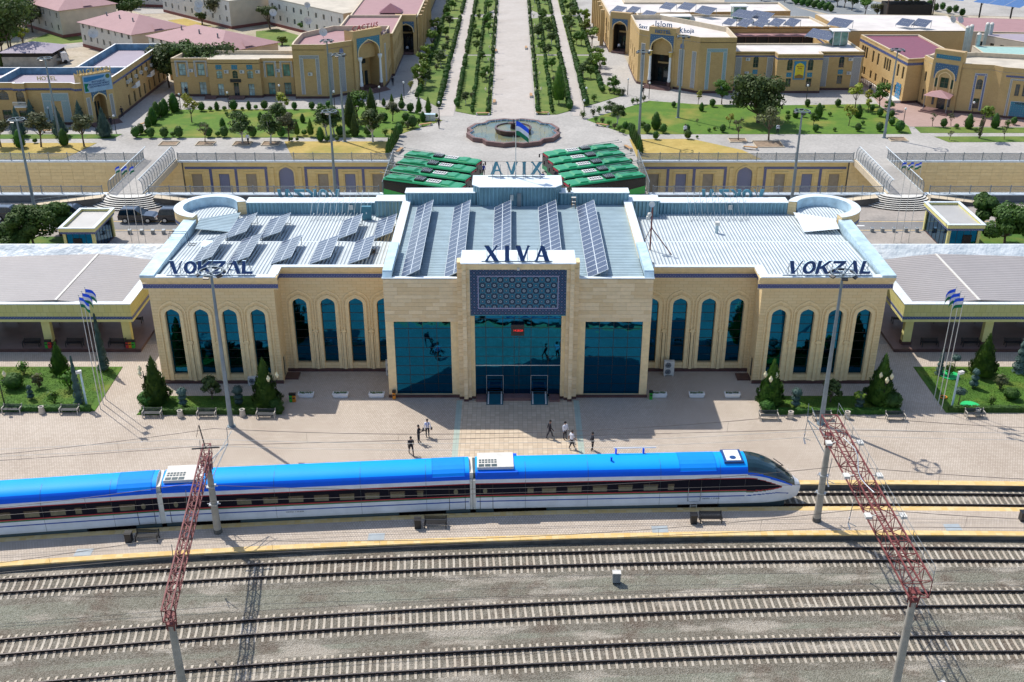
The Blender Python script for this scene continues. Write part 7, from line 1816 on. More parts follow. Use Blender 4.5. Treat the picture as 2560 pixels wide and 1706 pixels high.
for (p, h, lb) in (((1800,470),4.5,'leftmost silver duct'),((1840,440),4.2,'second silver duct, leaning'),((1900,545),4.6,'round silver chimney duct nearest the portal'),((1985,420),4.2,'tall silver duct with white cap'),((2025,410),4.0,'rightmost silver duct with white cap')):
 q = a4(p[0], p[1], 6.5); t = thing('ventilation_duct', lb+' on the flat roof behind the portal', 'duct', (q[0],q[1],5)); BX('duct', 'waterpipe', t, q[0]-.3,q[0]+.3,q[1]-.3,q[1]+.3,4.5,6.5+h); LT('cap', 'offwhite', t, [(.45,6.5+h),(.3,6.8+h),(0,6.9+h)], q[0], q[1], 8)
block('plant_room', 'dark low plant room under the silver ducts', 'building', [(83,203),(92,202),(93,213),(82,214)], 5.2, [M.darkconc], M.darkconc, par=.03)
# gazebo and far solar canopies
q = a4(1400, 130, 4.0); t = thing('gazebo', 'dark red tented gazebo behind the white roof', 'gazebo', (q[0],q[1]+10,NZ)); X_, Y_ = q[0], q[1]+10
mb = MB(); mb.add([(X_-6,Y_-3,6.2),(X_+6,Y_-3,6.2),(X_+6,Y_+4,6.2),(X_-6,Y_+4,6.2),(X_,Y_,9.0)], [(0,1,4),(1,2,4),(2,3,4),(3,0,4)]); mb.build('roof', plain('dark_red_canvas',(.12,.02,.02),.8), t)
BX('wall', 'dark', t, X_-5.5,X_+5.5,Y_-2.5,Y_+3.5,NZ,5.0)
for s in (-1, 1): BX('post', 'wood', t, X_+s*5.8-.1,X_+s*5.8+.1,Y_-2.9,Y_-2.7,NZ,6.3)
for (pa, pb, lb) in (((1200,-55),(1850,-5),'far solar carport on the left'),((1890,0),(2353,60),'long blue solar carport at the top right corner')):
 q0 = a4(pa[0], pa[1], 6.5); q1 = a4(pb[0], pb[1], 6.5); t = thing('solar_carport', lb, 'carport', (q0[0],q0[1],NZ)); d = Vector((q1[0]-q0[0], q1[1]-q0[1])); L = d.length; d.normalize(); n_ = Vector((-d.y,d.x))
 for i in range(int(L/4)):
  a = Vector(q0[:2])+d*4*i; mb = MB(); mb.add([(a.x,a.y,6.0),((a+d*3.9).x,(a+d*3.9).y,6.0),((a+d*3.9+n_*9).x,(a+d*3.9+n_*9).y,7.4),((a+n_*9).x,(a+n_*9).y,7.4)], [(0,1,2,3)]); mb.build('panel', plain('carport_blue',(.06,.14,.32),.4) if i == 0 and 'cpb' not in M else M.cpb, t); M.setdefault('cpb', bpy.data.materials['carport_blue'])
  if i % 2 == 0: c = a+n_*4.5; mb = MB(); mb.box(c.x-.15,c.x+.15,c.y-.15,c.y+.15,NZ,6.6); mb.bar((c.x,c.y,4.5),((c+n_*3.5).x,(c+n_*3.5).y,7.0),.12); mb.build('post', M.black, t)

# far left hotel with corner portal -------------------------------------------------------
J1 = [(-100,182.2),(-90.5,182.2),(-90.5,181.7),(-88.6,181.7),(-88.6,182.2),(-84.6,182.2),(-84.6,181.7),(-82.6,181.7),(-82.6,182.2),(-75.0,182.2),(-74,181.4),(-72.6,182.0),(-69.3,185.2),(-69.2,191),(-69.2,215.5),(-78.4,215.5),(-78.4,194.2),(-100,194)]
BO = lambda u, h=.75: (u, h, [('rect',.6,2.6),('arch',3.6,6.0)])
ops = {0: [BO(7.2,.8)], 2: [BO(.95,.7)], 4: [(2.0,.8,[('rect',.6,2.6),('arch',4.3,5.9)])], 6: [BO(1.0,.7)], 13: [(u,.5,[('rect',.6,2.6),('arch' if k % 3 == 1 else 'rect',4,6)]) for k, u in enumerate((2,5,8,11,14,17,20,23))], 12: []}
j1 = block('hotel_building', 'yellow brick hotel with corner portal, banner and blue-painted parapets at far left', 'hotel', J1, 8.1, BR, M.mauveroof, par=1.0, ops=ops, parmat=M.bluewall, copmat=M.white, band=(6.9,7.2), roofz=6.9, skip=(11,))
f = portal(j1, (-72.9,181.7), (-69.0,185.4), NZ, 9.4, M.navyspandrel, cols=False, arch_top=NZ+5.1, hwf=.2, depth=2.5); steps(f, j1, .2, f.L-.2, 5, NZ)
for u in (.45, f.L-.9): facade_panel(j1, f, u, u+.5, NZ+.7, NZ+4.6, M.lattice)
mb = MB(); slab_on(mb, f, .3, f.L-.15, 0.02, .16, NZ+5.5, NZ+8.3); ban = mb.build('banner', plain('banner_sky', (.30,.45,.62), .6)); tag(ban, 'pale blue banner MUSTAQILLIK on the corner portal of the far left hotel', 'banner')
mb = MB(); mb.poly([f.w(.5,.17,NZ+8.1), f.w(f.L-1.2,.17,NZ+8.1), f.w(f.L-1.5,.17,NZ+7.7), f.w(.9,.17,NZ+7.3), f.w(.4,.17,NZ+7.4)]); mb.build('banner_ribbon', plain('banner_blue',(.02,.18,.42),.6), ban)
mb = MB(); mb.poly([f.w(.4,.17,NZ+7.1), f.w(1.2,.17,NZ+7.0), f.w(.8,.17,NZ+6.4), f.w(1.1,.17,NZ+5.7), f.w(.4,.17,NZ+5.7)]); mb.build('banner_leaf', M.flaggreen, ban)
mb = MB(); mb.poly([f.w(f.L-.75+.38*math.cos(a),.175,NZ+7.8+.38*math.sin(a)) for a in [2*math.pi*k/14 for k in range(14)]][::-1]); mb.build('banner_emblem', plain('emblem_green',(.10,.16,.05),.6), ban)
for i, (tx, zz) in enumerate((("MUSTAQILLIK -",7.05),("MUQADDAS NE'MAT,",6.65),("ULKAN MAS'ULIYAT!",6.25))):
 q = f.w(f.L*.56,.18,NZ+zz); o = obj('lettering', text_mesh(tx, .38, .004, .012), ban, q, (R(90),0,f.rz)); o.data.materials.append(M.navy)
q = f.w(f.L/2,-.4,9.45); sign_text('JALOLIDDIN', 1.05, q, f.rz, M.gold, 'gold letters JALOLIDDIN over the banner of the far left hotel', space=.6)
sign_text('HOTEL', 1.0, (-79.5,184.0,8.1), 0, M.gold, 'gold letters HOTEL on the roof of the far left hotel', space=.9)
f = WF(J1[8], J1[9]); hframe_panel(j1, f, 4.7, 2.2, NZ+.5, NZ+5.4, 1.3, M.tealgrid)
for (u, e) in ((.95,2),(1.0,6)):
 f = WF(J1[e], J1[e+1]); SL('balcony_floor', 'white', j1, f, u-1.1, u+1.1, 0, .9, NZ+3.3, NZ+3.45); mb = MB()
 for k in range(12): slab_on(mb, f, u-1.1+.2*k, u-1.05+.2*k, .85, .9, NZ+3.45, NZ+4.2)
 slab_on(mb, f, u-1.1, u+1.15, .84, .91, NZ+4.2, NZ+4.28); mb.build('balustrade', M.white, j1)
f = WF(J1[13], J1[14])
for u in (5, 14): mb = MB(); slab_on(mb, f, u-1.1, u+1.1, 0, .9, NZ+3.3, NZ+3.45); slab_on(mb, f, u-1.1, u+1.1, .82, .9, NZ+3.5, NZ+4.2); mb.build('balcony', M.white, j1)
for u in (2, 3.4, 6.6, 9.6, 12.6, 16): wall_ac(j1, f, u, NZ+4.6)
BX('inner_parapet', 'bluewall', j1, -78.4,-69.3,194.0,194.35,7.0,8.1); BX('inner_parapet', 'bluewall', j1, -88.4,-88.1,182.3,194,7.0,8.1); mb = MB(); mb.box(-78.4,-69.3,193.95,194.4,8.1,8.17); mb.box(-88.45,-88.05,182.4,194,8.1,8.17); mb.build('inner_coping', M.white, j1)
gate = thing('gate_wall', 'low tan gate wall between the two left hotels', 'wall', (-66.5,216,NZ)); BX('wall', 'brick2', gate, -68.6,-64,216,216.4,NZ,NZ+3.0); BX('coping', 'coping', gate, -68.8,-63.8,215.9,216.5,NZ+3.0,NZ+3.2)

# apartment blocks (hipped roofs) ---------------------------------------------------------
def hip_block(label, c, L, Wd, ang, zt, roofm, wallm, sidem, ridge=3.0, nwin=10, group='two-storey apartment blocks', flat=False):
 """corner c nearest the camera; long side runs along ang"""
 t = thing('apartment_block', label, 'apartment block', (c[0], c[1], NZ), 0, group)
 u = Vector((math.cos(ang), math.sin(ang))); v = Vector((u.y, -u.x))
 c = Vector(c); A = c; B_ = c+u*L; C_ = c+u*L+v*Wd; D_ = c+v*Wd
 pts = [A, D_, C_, B_]
 area = sum(pts[i].x*pts[(i+1)%4].y-pts[(i+1)%4].x*pts[i].y for i in range(4))
 if area < 0: pts = pts[::-1]
 for i in range(4):
  f = WF(tuple(pts[i]), tuple(pts[(i+1)%4])); long_ = f.L > Wd*1.5 or abs(f.L-L) < .1
  cols = []
  if long_:
   n = nwin; cols = [(f.L*(k+.5)/n, .45 if k % 3 != 2 else .28, [('rect',NZ+1.6,NZ+2.8),('rect',NZ+4.3,NZ+5.5)]) for k in range(n)]
  mb = MB(); wall(mb, f, NZ, zt, cols, 0, .15); mb.build('wall', wallm if long_ else sidem, t)
  for cc in cols:
   for k_, a, b in cc[2]: window(f, t, cc[0], cc[1], a, b, 'rect', .13, rows=1, cols=2, fmat=M.offwhite)
  mb = MB(); slab_on(mb, f, -.05, f.L+.05, 0, .08, NZ, NZ+.7); mb.build('plinth', plain_pl, t)
 mb = MB()
 if flat:
  mb.prism([tuple(p) for p in pts], zt, zt+.3)
 else:
  e = .5; P_ = [A-u*e-v*e, B_+u*e-v*e, C_+u*e+v*e, D_-u*e+v*e]; r0 = c+u*(Wd*.55)+v*Wd/2; r1 = c+u*(L-Wd*.55)+v*Wd/2
  V_ = [(p.x,p.y,zt+.05) for p in P_]+[(r0.x,r0.y,zt+ridge),(r1.x,r1.y,zt+ridge)]
  mb.add(V_, [(0,1,5,4),(2,3,4,5),(1,2,5),(3,0,4)])
  mb.add([(p.x,p.y,zt+.0) for p in P_], [(0,1,2,3)])
 mb.build('roof', roofm, t)
 if not flat:
  q = c-u*.2+v*Wd/2; mb = MB(); mb.add([(q.x-v.x*1.2,q.y-v.y*1.2,zt+.4),(q.x+v.x*1.2,q.y+v.y*1.2,zt+.4),((c+u*2.6+v*Wd/2).x,(c+u*2.6+v*Wd/2).y,zt+1.4)], [(0,1,2)]); mb.build('dormer', M.pinkroof, t)
  for k in range(3): q = c+u*(L*(.25+.25*k))+v*Wd*.3; BX('roof_pipe', 'grey', t, q.x-.12,q.x+.12,q.y-.12,q.y+.12,zt+.8,zt+2.4)
 return t
plain_pl = plain('red_brown_plinth', (.20,.07,.06), .8)
hip_block('pale apartment block with pink hipped roof at the top left', (-106.0,259.2), 36, 14, math.atan2(22,-17)+.12, NZ+6.2, M.pinkroof, M.creamside, M.cream)
hip_block('pale apartment block with pink hipped roof in the middle of the left row', (-81.3,234.2), 22, 13, math.atan2(13.5,-15), NZ+5.4, M.pinkroof, M.offwhite, M.cream, ridge=2.6, nwin=8)
hip_block('pink hipped roof block just behind the octagonal hotel wing', (-58,215.5), 26, 14, math.atan2(17,-19), NZ+5.4, M.pinkroof, M.offwhite, M.cream, ridge=2.4, nwin=8)
hip_block('flat-roofed white apartment block with dishes, left of the arcade', (-38.9,252.6), 32, 15, math.atan2(21,-19.5), NZ+6.4, M.tanroof, M.offwhite, M.cream, flat=True)
hip_block('flat-roofed white apartment block at the top, with a tan gable', (-69.0,270.2), 34, 16, math.atan2(16,-15.5), NZ+6.4, M.tanroof, M.offwhite, M.cream, flat=True)
hip_block('white building with grey annex at the top edge', (-86,300), 30, 14, math.atan2(3,-15), NZ+6.4, M.tanroof, M.offwhite, M.offwhite, flat=True)
hip_block('low pink-roofed house beyond the white block at the top', (-32,300), 30, 10, math.pi*.92, NZ+5, M.pinkroof, M.cream, M.cream, nwin=6)
def shed(label, x0, x1, y0, y1, z):
 t = thing('shed', label, 'shed', ((x0+x1)/2, y0, NZ)); BX('wall', 'concrete', t, x0,x1,y0,y1,NZ,z-.9); BX('opening', 'dark', t, x0+.2,x1-.2,y0+.2,y1-.2,z-.9,z-.1)
 mb = MB(); cx, cy = (x0+x1)/2, (y0+y1)/2; mb.add([(x0-.5,y0-.5,z),(x1+.5,y0-.5,z),(x1+.5,y1+.5,z),(x0-.5,y1+.5,z),(cx,cy,z+1.6)], [(0,1,4),(1,2,4),(2,3,4),(3,0,4)]); mb.build('roof', M.mauveroof, t)
shed('low concrete shed with mauve roof behind the far left hotel', -107, -96.5, 228, 236, NZ+2.9)
# dishes
def dish(q, z, r, label):
 t = thing('satellite_dish', label, 'satellite dish', (q[0], q[1], z)); mb = MB(); mb.lathe([(0,0),(r*.6,r*.1),(r,r*.3)], 0, 0, 14); o = mb.bl('reflector', M.offwhite, t); o.rotation_euler = (R(60),0,R(25)); mb = MB(); mb.bar((0,.1,-1.0),(0,.1,0),.07); mb.bar((0,0,0),(0,-.6*r,.5*r),.04); mb.bl('arm', M.grey, t)
for fn, p, z, r, lb in ((a1,(855,310),5.8,1.1,'large white dish on the middle apartment block wall'),(a1,(1825,40),7.5,1.0,'upper dish on the top white block'),(a1,(1820,85),6.0,1.0,'lower dish on the top white block'),(a2,(155,120),6.5,.9,'tan dish at the left end of the flat-roofed block'),(a2,(475,195),5.5,.9,'white dish in the middle of the flat-roofed block'),(a2,(470,50),9.0,.7,'grey dish on the flat roof'),(a2,(615,300),12.0,.8,'grey dish on the left octagonal roof'),(a3,(1605,185),9.4,.8,'left of the two dishes behind the porch sign'),(a3,(1650,185),9.4,.8,'right of the two dishes behind the porch sign'),(a4,(1695,180),9.2,.8,'dish on the long white roof, left'),(a4,(1765,185),9.2,.8,'dish on the long white roof, right')):
 q = fn(p[0], p[1], z); dish(q, z, r, lb)

# FOUNTAIN
ft = thing('fountain', 'eight-lobed maroon stone fountain with green water', 'fountain', (-.35,176.0,NZ)); FY = 176.0
def lobes(r, n=8, k=.10):
 pts = []
 for i in range(n):
  a = 2*math.pi*i/n+math.pi/n; b = math.pi/n
  for da, rr in ((-b*.98, r*.90), (-b*.5, r*1.0), (b*.5, r*1.0), (b*.98, r*.90)): pts.append((-.35+rr*math.cos(a+da), FY+rr*math.sin(a+da)))
 return pts
O_, I_ = lobes(7.9), lobes(7.35)
for k in range(len(O_)):
 j = (k+1) % len(O_); mb = MB(); mb.prism([O_[k], O_[j], I_[j], I_[k]], NZ, NZ+.75); mb.build('basin_wall', M.maroon_step, ft)
mt, t_, p_ = new_mat('fountain_water'); b_ = N(t_); b_.l(b_.mix(b_.ramp(b_.noise(b_.pos(), .3, 3), .4, .6), (.19,.18,.09), (.10,.15,.13)), p_.inputs['Base Color']); p_.inputs['Roughness'].default_value = .2; b_.bump(b_.noise(b_.pos(), 5, 3), .3, .03, p_); M.water = mt
mb = MB(); mb.prism(I_, NZ+.1, NZ+.5); mb.build('water', M.water, ft)
B2_ = lobes(7.2)
for k in range(len(I_)): j = (k+1) % len(I_); mb = MB(); mb.prism([I_[k], I_[j], B2_[j], B2_[k]], NZ, NZ+.68); mb.build('basin_lining', M.bluewall, ft)
LT('inner_basin', 'plinth', ft, [(2.9,NZ+.5),(3.1,NZ+1.3),(2.8,NZ+1.35),(2.7,NZ+1.1)], -.35, FY, 16, 0, False)
LT('inner_water', 'water', ft, [(2.75,NZ+1.15),(0,NZ+1.15)], -.35, FY, 16)
LT('centre_bowl', 'plinth', ft, [(.5,NZ+1.1),(.4,NZ+1.8),(.9,NZ+2.0),(.1,NZ+2.05),(.08,NZ+2.6),(0,NZ+2.7)], -.35, FY, 12)
M.spray = plain('white_spray', (.75,.78,.8), .4)
mb = MB()
for r_, n_, h_ in ((6.7, 40, .5), (5.2, 12, .8), (1.9, 14, .7)):
 for i in range(n_):
  a = 2*math.pi*i/n_; x, y = -.35+r_*math.cos(a), FY+r_*math.sin(a); mb.tube([(x,y,NZ+.45),(x,y,NZ+.5+h_)], [.06,.02], 4)
mb.build('water_jets', M.spray, ft)

# VEHICLES
def bus_proto():
 t = thing('trolleybus', 'x', 'bus', (0,0,0), 0, 'green trolleybuses parked on the causeway'); L, W_, H_ = 11.6, 1.27, 2.95
 body = MB()   # x forward
 prof = [(-W_,.35),(-W_,1.05),(-W_,1.12),(-W_,2.55),(-W_+.03,2.75),(-W_+.16,2.92),(-W_+.4,H_),(W_-.4,H_),(W_-.16,2.92),(W_-.03,2.75),(W_,2.55),(W_,1.12),(W_,1.05),(W_,.35)]
 mats = [0,0,1,1,0,0,0,0,0,1,1,0,0]
 secs = [(-L/2,.94,.0),(-L/2+.15,1,.0),(L/2-.75,1,.0),(L/2-.25,.98,.04),(L/2-.02,.93,.12)]
 rings = [[(x, y*k, z-(d if z > 2 else 0)) for y, z in prof] for x, k, d in secs]
 for i in range(len(secs)-1):
  for j in range(len(prof)-1):
   m = mats[j]
   body.add([rings[i][j], rings[i+1][j], rings[i+1][j+1], rings[i][j+1]], [(0,1,2,3)], m)
 body.add(rings[0], [tuple(range(len(prof)))], 0); body.add(rings[-1], [tuple(range(len(prof)))[::-1]], 1)
 body.bl('body', [M.busgreen, M.busglass], t)
 BX('bumper', 'busgreen', t, L/2-.6,L/2+.03,-W_+.12,W_-.12,.35,.95, W=False)
 BX('destination_display', 'redletter', t, L/2-.02,L/2+.02,-.8,.8,2.5,2.75, W=False)
 for s in (-1, 1):
  mb = MB(); mb.add([(-L/2+.1,s*(W_+.006),1.05),(-L/2+.1,s*(W_+.006),1.5),(-L/2+3.4,s*(W_+.006),1.1),(L/2-1.2,s*(W_+.006),.95),(L/2-1.2,s*(W_+.006),.4),(-L/2+.1,s*(W_+.006),.4)], [(0,1,2,3,4,5)]); mb.bl('side_panel', M.buslime, t)
  for x in (-L/2+2.9, L/2-2.7):
   mb = MB(); mb.tube([(x,s*(W_-.25),.48),(x,s*(W_+.02),.48)], .48, 14); w_ = mb.bl('wheel', M.rubber, t); TB('rim', 'offwhite', w_, [(x,s*(W_),.48),(x,s*(W_+.035),.48)], .24, 10, W=False)
  mb = MB(); mb.lathe([(.10,0),(.17,0)], 0, 0, 12); o = mb.bl('emblem', M.white, t); o.location = (L/2-2.2, s*(W_+.012), 1.75); o.rotation_euler = (R(90),0,0)
  mb = MB(); mb.bar((L/2-.1,s*1.2,2.6),(L/2+.35,s*1.45,2.5),.05); mb.box(L/2+.28,L/2+.42,s*1.45-.1,s*1.45+.1,2.0,2.5); mb.bl('mirror', M.black, t)
 for (a, b, h, nm) in ((L/2-3.0, L/2-1.5, .16, 'roof_unit'), (-L/2+1.8, -L/2+3.8, .22, 'roof_unit')):
  mb = MB(); vs = [(a,-.95,H_-.02),(b,-.95,H_-.02),(b,.95,H_-.02),(a,.95,H_-.02),(a+.15,-.8,H_+h),(b-.35,-.8,H_+h),(b-.35,.8,H_+h),(a+.15,.8,H_+h)]; mb.add(vs, [(4,5,6,7),(0,1,5,4),(1,2,6,5),(2,3,7,6),(3,0,4,7)]); mb.bl(nm, M.busgreen, t)
 mb = MB(); mb.box(.5,2.4,-.55,.55,H_,H_+.16,0)
 for k in range(5): mb.box(.6+.36*k,.84+.36*k,-.35,.35,H_+.16,H_+.175,1)
 mb.bl('roof_vent', [M.white, M.black], t)
 mb = MB(); mb.box(-1.3,.1,-.6,.6,H_,H_+.22,0)
 for k in range(5): mb.bar((-1.2+.3*k,-.6,H_+.3),(-1.2+.3*k,.6,H_+.32),.06,1)
 mb.bl('trolley_base', [M.black, M.steel], t)
 for s in (-1, 1):
  mb = MB(); mb.tube([(-.4,s*.3,H_+.45),(-L/2-.6,s*.5,H_+.55)], .035, 5); mb.cbox(-L/2-.65,s*.5,H_+.58,.2,.1,.12); mb.bl('trolley_pole', M.grey, t)
  BX('roof_rail', 'busgreen', t, -L/2+.3,-L/2+4.4,s*.98-.05,s*.98+.05,H_,H_+.14, W=False)
 BX('door', 'busglass', t, L/2-4.6,L/2-3.5,-W_-.012,-W_+.01,.45,2.5, W=False)
 return t
BUS = bus_proto(); names = ('farthest','second farthest','middle','second nearest','nearest')
first = True
for k in range(5):
 fx, fy = 4.4+.62*k, 155.3-3.45*k; a = R(158); dx, dy = -math.cos(a), -math.sin(a)     # front of the bus, bus points left and nearer
 cx, cy = fx + 5.8*math.cos(R(22)), fy + 5.8*math.sin(R(22)); rz = R(22+180); lb = 'green trolleybus, %s of the five in the right row' % names[k]
 if first: BUS.location = (cx, cy, NZ); BUS.rotation_euler = (0,0,rz); BUS['label'] = lb; first = False
 else: dup(BUS, (cx, cy, NZ), rz, lb)
for k in range(4):
 fx, fy = -5.3-.63*k, 151.4-3.7*k; cx, cy = fx-5.8*math.cos(R(22)), fy+5.8*math.sin(R(22)); dup(BUS, (cx, cy, NZ), R(-22), 'green trolleybus, %s of the four in the left row' % ('farthest','second farthest','second nearest','nearest')[k])
dup(BUS, (-12.3,136.2,.15), 0.0, 'green trolleybus standing alone below the left row, behind the roof edge')
def suv_proto(paint, nm='suv', cat='car', L=4.95, W_=.98, H_=1.88, label='x', group=None, rear=True):
 t = thing(nm, label, cat, (0,0,0), 0, group); h = L/2
 # body loft: lower body and greenhouse
 low = [(-h,.55,.86),(-h+.08,.95,.95),(-h+.1,1.12,.97),(h-1.45,1.12,.97),(h-.25,1.0,.93),(h-.02,.82,.86),(h,.5,.86)]
 prof = [(-h,.45),(-h,.95),(-h+.12,1.12),(h-1.5,1.14),(h-.35,1.02),(h-.03,.85),(h,.45)]
 mb = MB(); n = len(prof)
 for s in (-1, 1):
  mb.add([(x, s*W_*(.94 if abs(x) > h-.15 else 1), z) for x, z in prof], [tuple(range(n)) if s > 0 else tuple(range(n))[::-1]])
 for i in range(n):
  a, b = prof[i], prof[(i+1) % n]; ka = W_*(.94 if abs(a[0]) > h-.15 else 1); kb = W_*(.94 if abs(b[0]) > h-.15 else 1)
  mb.add([(a[0],-ka,a[1]),(b[0],-kb,b[1]),(b[0],kb,b[1]),(a[0],ka,a[1])], [(0,1,2,3)])
 mb.bl('body', paint, t)
 g0 = [(-h+.12,1.13),(-h+.42,H_-.07),(h-2.55,H_-.05),(h-1.55,1.15)] if rear else [(h-2.6,1.13),(h-2.5,H_-.07),(h-1.6,H_-.1),(h-1.1,1.15)]
 mb = MB()
 for s in (-1, 1): mb.add([(x, s*W_*(.97 if z < 1.3 else .80), z) for x, z in g0], [(0,1,2,3) if s < 0 else (3,2,1,0)])
 for i in range(3):
  a, b = g0[i], g0[i+1]; ka = W_*(.97 if a[1] < 1.3 else .80); kb = W_*(.97 if b[1] < 1.3 else .80); mb.add([(a[0],-ka,a[1]),(b[0],-kb,b[1]),(b[0],kb,b[1]),(a[0],ka,a[1])], [(0,1,2,3)])
 mb.bl('window', M.carglass, t)
 xa, xb = g0[1][0]-.03, g0[2][0]+.03; mb = MB(); mb.add([(xa,-W_*.79,H_-.09),(xb,-W_*.79,H_-.07),(xb,W_*.79,H_-.07),(xa,W_*.79,H_-.09),(xa+.1,-W_*.68,H_),(xb-.1,-W_*.68,H_),(xb-.1,W_*.68,H_),(xa+.1,W_*.68,H_)], [(4,5,6,7),(0,1,5,4),(1,2,6,5),(2,3,7,6),(3,0,4,7)]); mb.bl('roof', paint, t)
 mb = MB()
 for s in (-1, 1):
  for x0, x1 in ((-h+.1,g0[1][0]),(-.55,-.45),(.55,.65)): mb.bar((x0,s*W_*.97,1.13),(x1 if x0 < -1 else x0,s*W_*.80,H_-.07),.06)
  mb.bar((g0[3][0],s*W_*.96,1.15),(g0[2][0],s*W_*.80,H_-.06),.06);
  if rear: mb.bar((xa+.3,s*W_*.66,H_+.05),(xb-.3,s*W_*.66,H_+.05),.04)
 mb.bl('pillar', paint, t)
 for s in (-1, 1):
  for x in (-h+.95, h-1.0):
   mb = MB(); mb.tube([(x,s*(W_-.2),.38),(x,s*(W_+.015),.38)], .38, 14); w_ = mb.bl('wheel', M.rubber, t); TB('rim', 'chrome', w_, [(x,s*(W_),.38),(x,s*(W_+.03),.38)], .24, 10, W=False)
  BX('headlight', 'flagwhite', t, h-.1,h+.01,*sorted((s*.6,s*.88)),.72,.86, W=False)
  BX('tail_light', 'redletter', t, -h-.02,-h+.06,*sorted((s*.7,s*.9)),.75,1.0, W=False)
  mb = MB(); mb.box(-.2+1.0,.05+1.0,*sorted((s*W_,s*(W_+.16))),1.1,1.24); mb.bl('mirror', paint, t)
 BX('grille', 'chrome', t, h-.03,h+.02,-.5,.5,.55,.85, W=False)
 return t
SUV = suv_proto(M.carblack, group='black off-road cars on the lane'); first = True
for x, y, lb in ((-50.55,136.9,'black off-road car right of the left kiosk'),(-45.3,136.95,'black off-road car half hidden by the left turret'),(-67.6,137.7,'black off-road car at the left picture edge'),(-59.2,138.0,'black off-road car between tree and left kiosk')):
 if first: SUV.location = (x, y, .012); SUV['label'] = lb; first = False
 else: dup(SUV, (x, y, .012), 0, lb)
c = suv_proto(M.carwhite, 'parked_car', 'car', 4.5, .9, 1.5, 'white car parked between left canopy and station'); c.location = (-36.7,103.2,.01); c.rotation_euler = (0,0,R(-90))
q = a2(790,22); c = suv_proto(M.carwhite, 'parked_car', 'car', 4.5, .9, 1.5, 'white car parked beyond the flat-roofed block'); c.location = (q[0],q[1],NZ+.02); c.rotation_euler = (0,0,R(20))
q = a1(520,590); t = thing('truck', 'small white truck beside the mauve-roofed shed', 'truck', (q[0],q[1],NZ), R(35))
mb = MB(); mb.add([(1.0,-.95,.5),(2.6,-.95,.5),(2.6,.95,.5),(1.0,.95,.5),(1.0,-.85,2.3),(2.2,-.85,2.3),(2.2,.85,2.3),(1.0,.85,2.3)],[(4,5,6,7),(0,1,5,4),(1,2,6,5),(2,3,7,6),(3,0,4,7)]); mb.bl('cab', M.carwhite, t); mb = MB(); mb.box(-3,.8,-1,1,.8,.95); mb.box(-3,.8,-1.02,-.96,.95,1.3); mb.box(-3,.8,.96,1.02,.95,1.3); mb.bl('flatbed', M.grey, t); mb = MB(); mb.add([(2.62,-.8,1.3),(2.62,.8,1.3),(2.3,.75,2.15),(2.3,-.75,2.15)],[(0,1,2,3)]); mb.bl('windscreen', M.carglass, t)
for x in (-2.2, 1.7):
 for s in (-1, 1): TB('wheel', 'rubber', t, [(x,s*.75,.42),(x,s*.98,.42)], .42, 12, W=False)
# small plaza furniture in the north
BN = thing('stone_bench', 'x', 'bench', (0,0,0), 0, 'low stone benches round the squares'); mb = MB(); mb.box(-1.1,1.1,-.25,.25,.35,.45); mb.bl('seat', M.orange_wood if 'orange_wood' in M else M.setdefault('orange_wood', plain('orange_wood',(.42,.24,.10),.6)), BN); mb = MB(); mb.box(-1.2,-.9,-.27,.27,0,.35); mb.box(.9,1.2,-.27,.27,0,.35); mb.bl('support', M.offwhite, BN)
first = True
for fn, p, a, lb in ((a2,(1320,1400),75,'bench left of the trolleybuses'),(a2,(1560,1160),28,'bench on the left rim of the round square'),(a2,(2085,1060),0,'bench at the foot of the inner left garden strip'),(a3,(280,1055),0,'bench at the foot of the inner right garden strip'),(a3,(830,1165),-30,'bench on the right rim of the round square'),(a3,(1065,1375),-70,'bench right of the trolleybuses'),(a3,(2190,1375),-20,'bench at the curved corner of the right dry lawn'),(a1,(460,1222),0,'bench among the spruces before the far left hotel'),(a1,(1340,1150),60,'bench beside the left lawn corner'),(a2,(2205,480),90,'bench on the left side of the promenade, far'),(a2,(2190,950),90,'bench on the left side of the promenade, near'),(a3,(130,450),90,'bench on the right side of the promenade, far'),(a3,(175,890),90,'bench on the right side of the promenade, near')):
 q = fn(*p)
 if first: BN.location = (q[0],q[1],NZ+.02); BN.rotation_euler = (0,0,R(a)); BN['label'] = lb; first = False
 else: dup(BN, (q[0],q[1],NZ+.02), R(a), lb)
q = a2(1600,1110); t = thing('utility_box', 'pair of pale utility boxes on the left lawn edge', 'cabinet', (q[0],q[1],NZ)); mb = MB(); mb.box(-.9,-.05,-.4,.4,0,1.1); mb.box(.05,.9,-.4,.4,0,1.1); mb.bl('box', M.offwhite, t); BX('lid', 'flash', t, -.95,.95,-.45,.45,1.1,1.18, W=False)
for fn, p, lb in ((a1,(1555,1325),'first left'),(a1,(1890,1325),'second left'),(a1,(2230,1325),'third left'),(a2,(140,1325),'fourth left'),(a3,(2075,1295),'first right'),(a4,(0,1330),'second right, with reddish soil'),(a4,(1190,1285),'third right, empty')):
 q = fn(*p); big = lb.startswith('second right'); t = thing('tree_pit', 'square tree pit in the paving, the %s' % lb, 'tree pit', (q[0],q[1],NZ+.02), 0, 'square tree pits'); r_ = 2.2 if big else 1.35
 BX('soil', 'soil', t, -r_,r_,-r_*.8,r_*.8,0,.02, W=False); mb = MB()
 for a, b, c, d in ((-r_-.1,r_+.1,-r_*.8-.1,-r_*.8),(-r_-.1,r_+.1,r_*.8,r_*.8+.1),(-r_-.1,-r_,-r_*.8,r_*.8),(r_,r_+.1,-r_*.8,r_*.8)): mb.box(a,b,c,d,0,.14)
 mb.bl('kerb', M.coping, t)
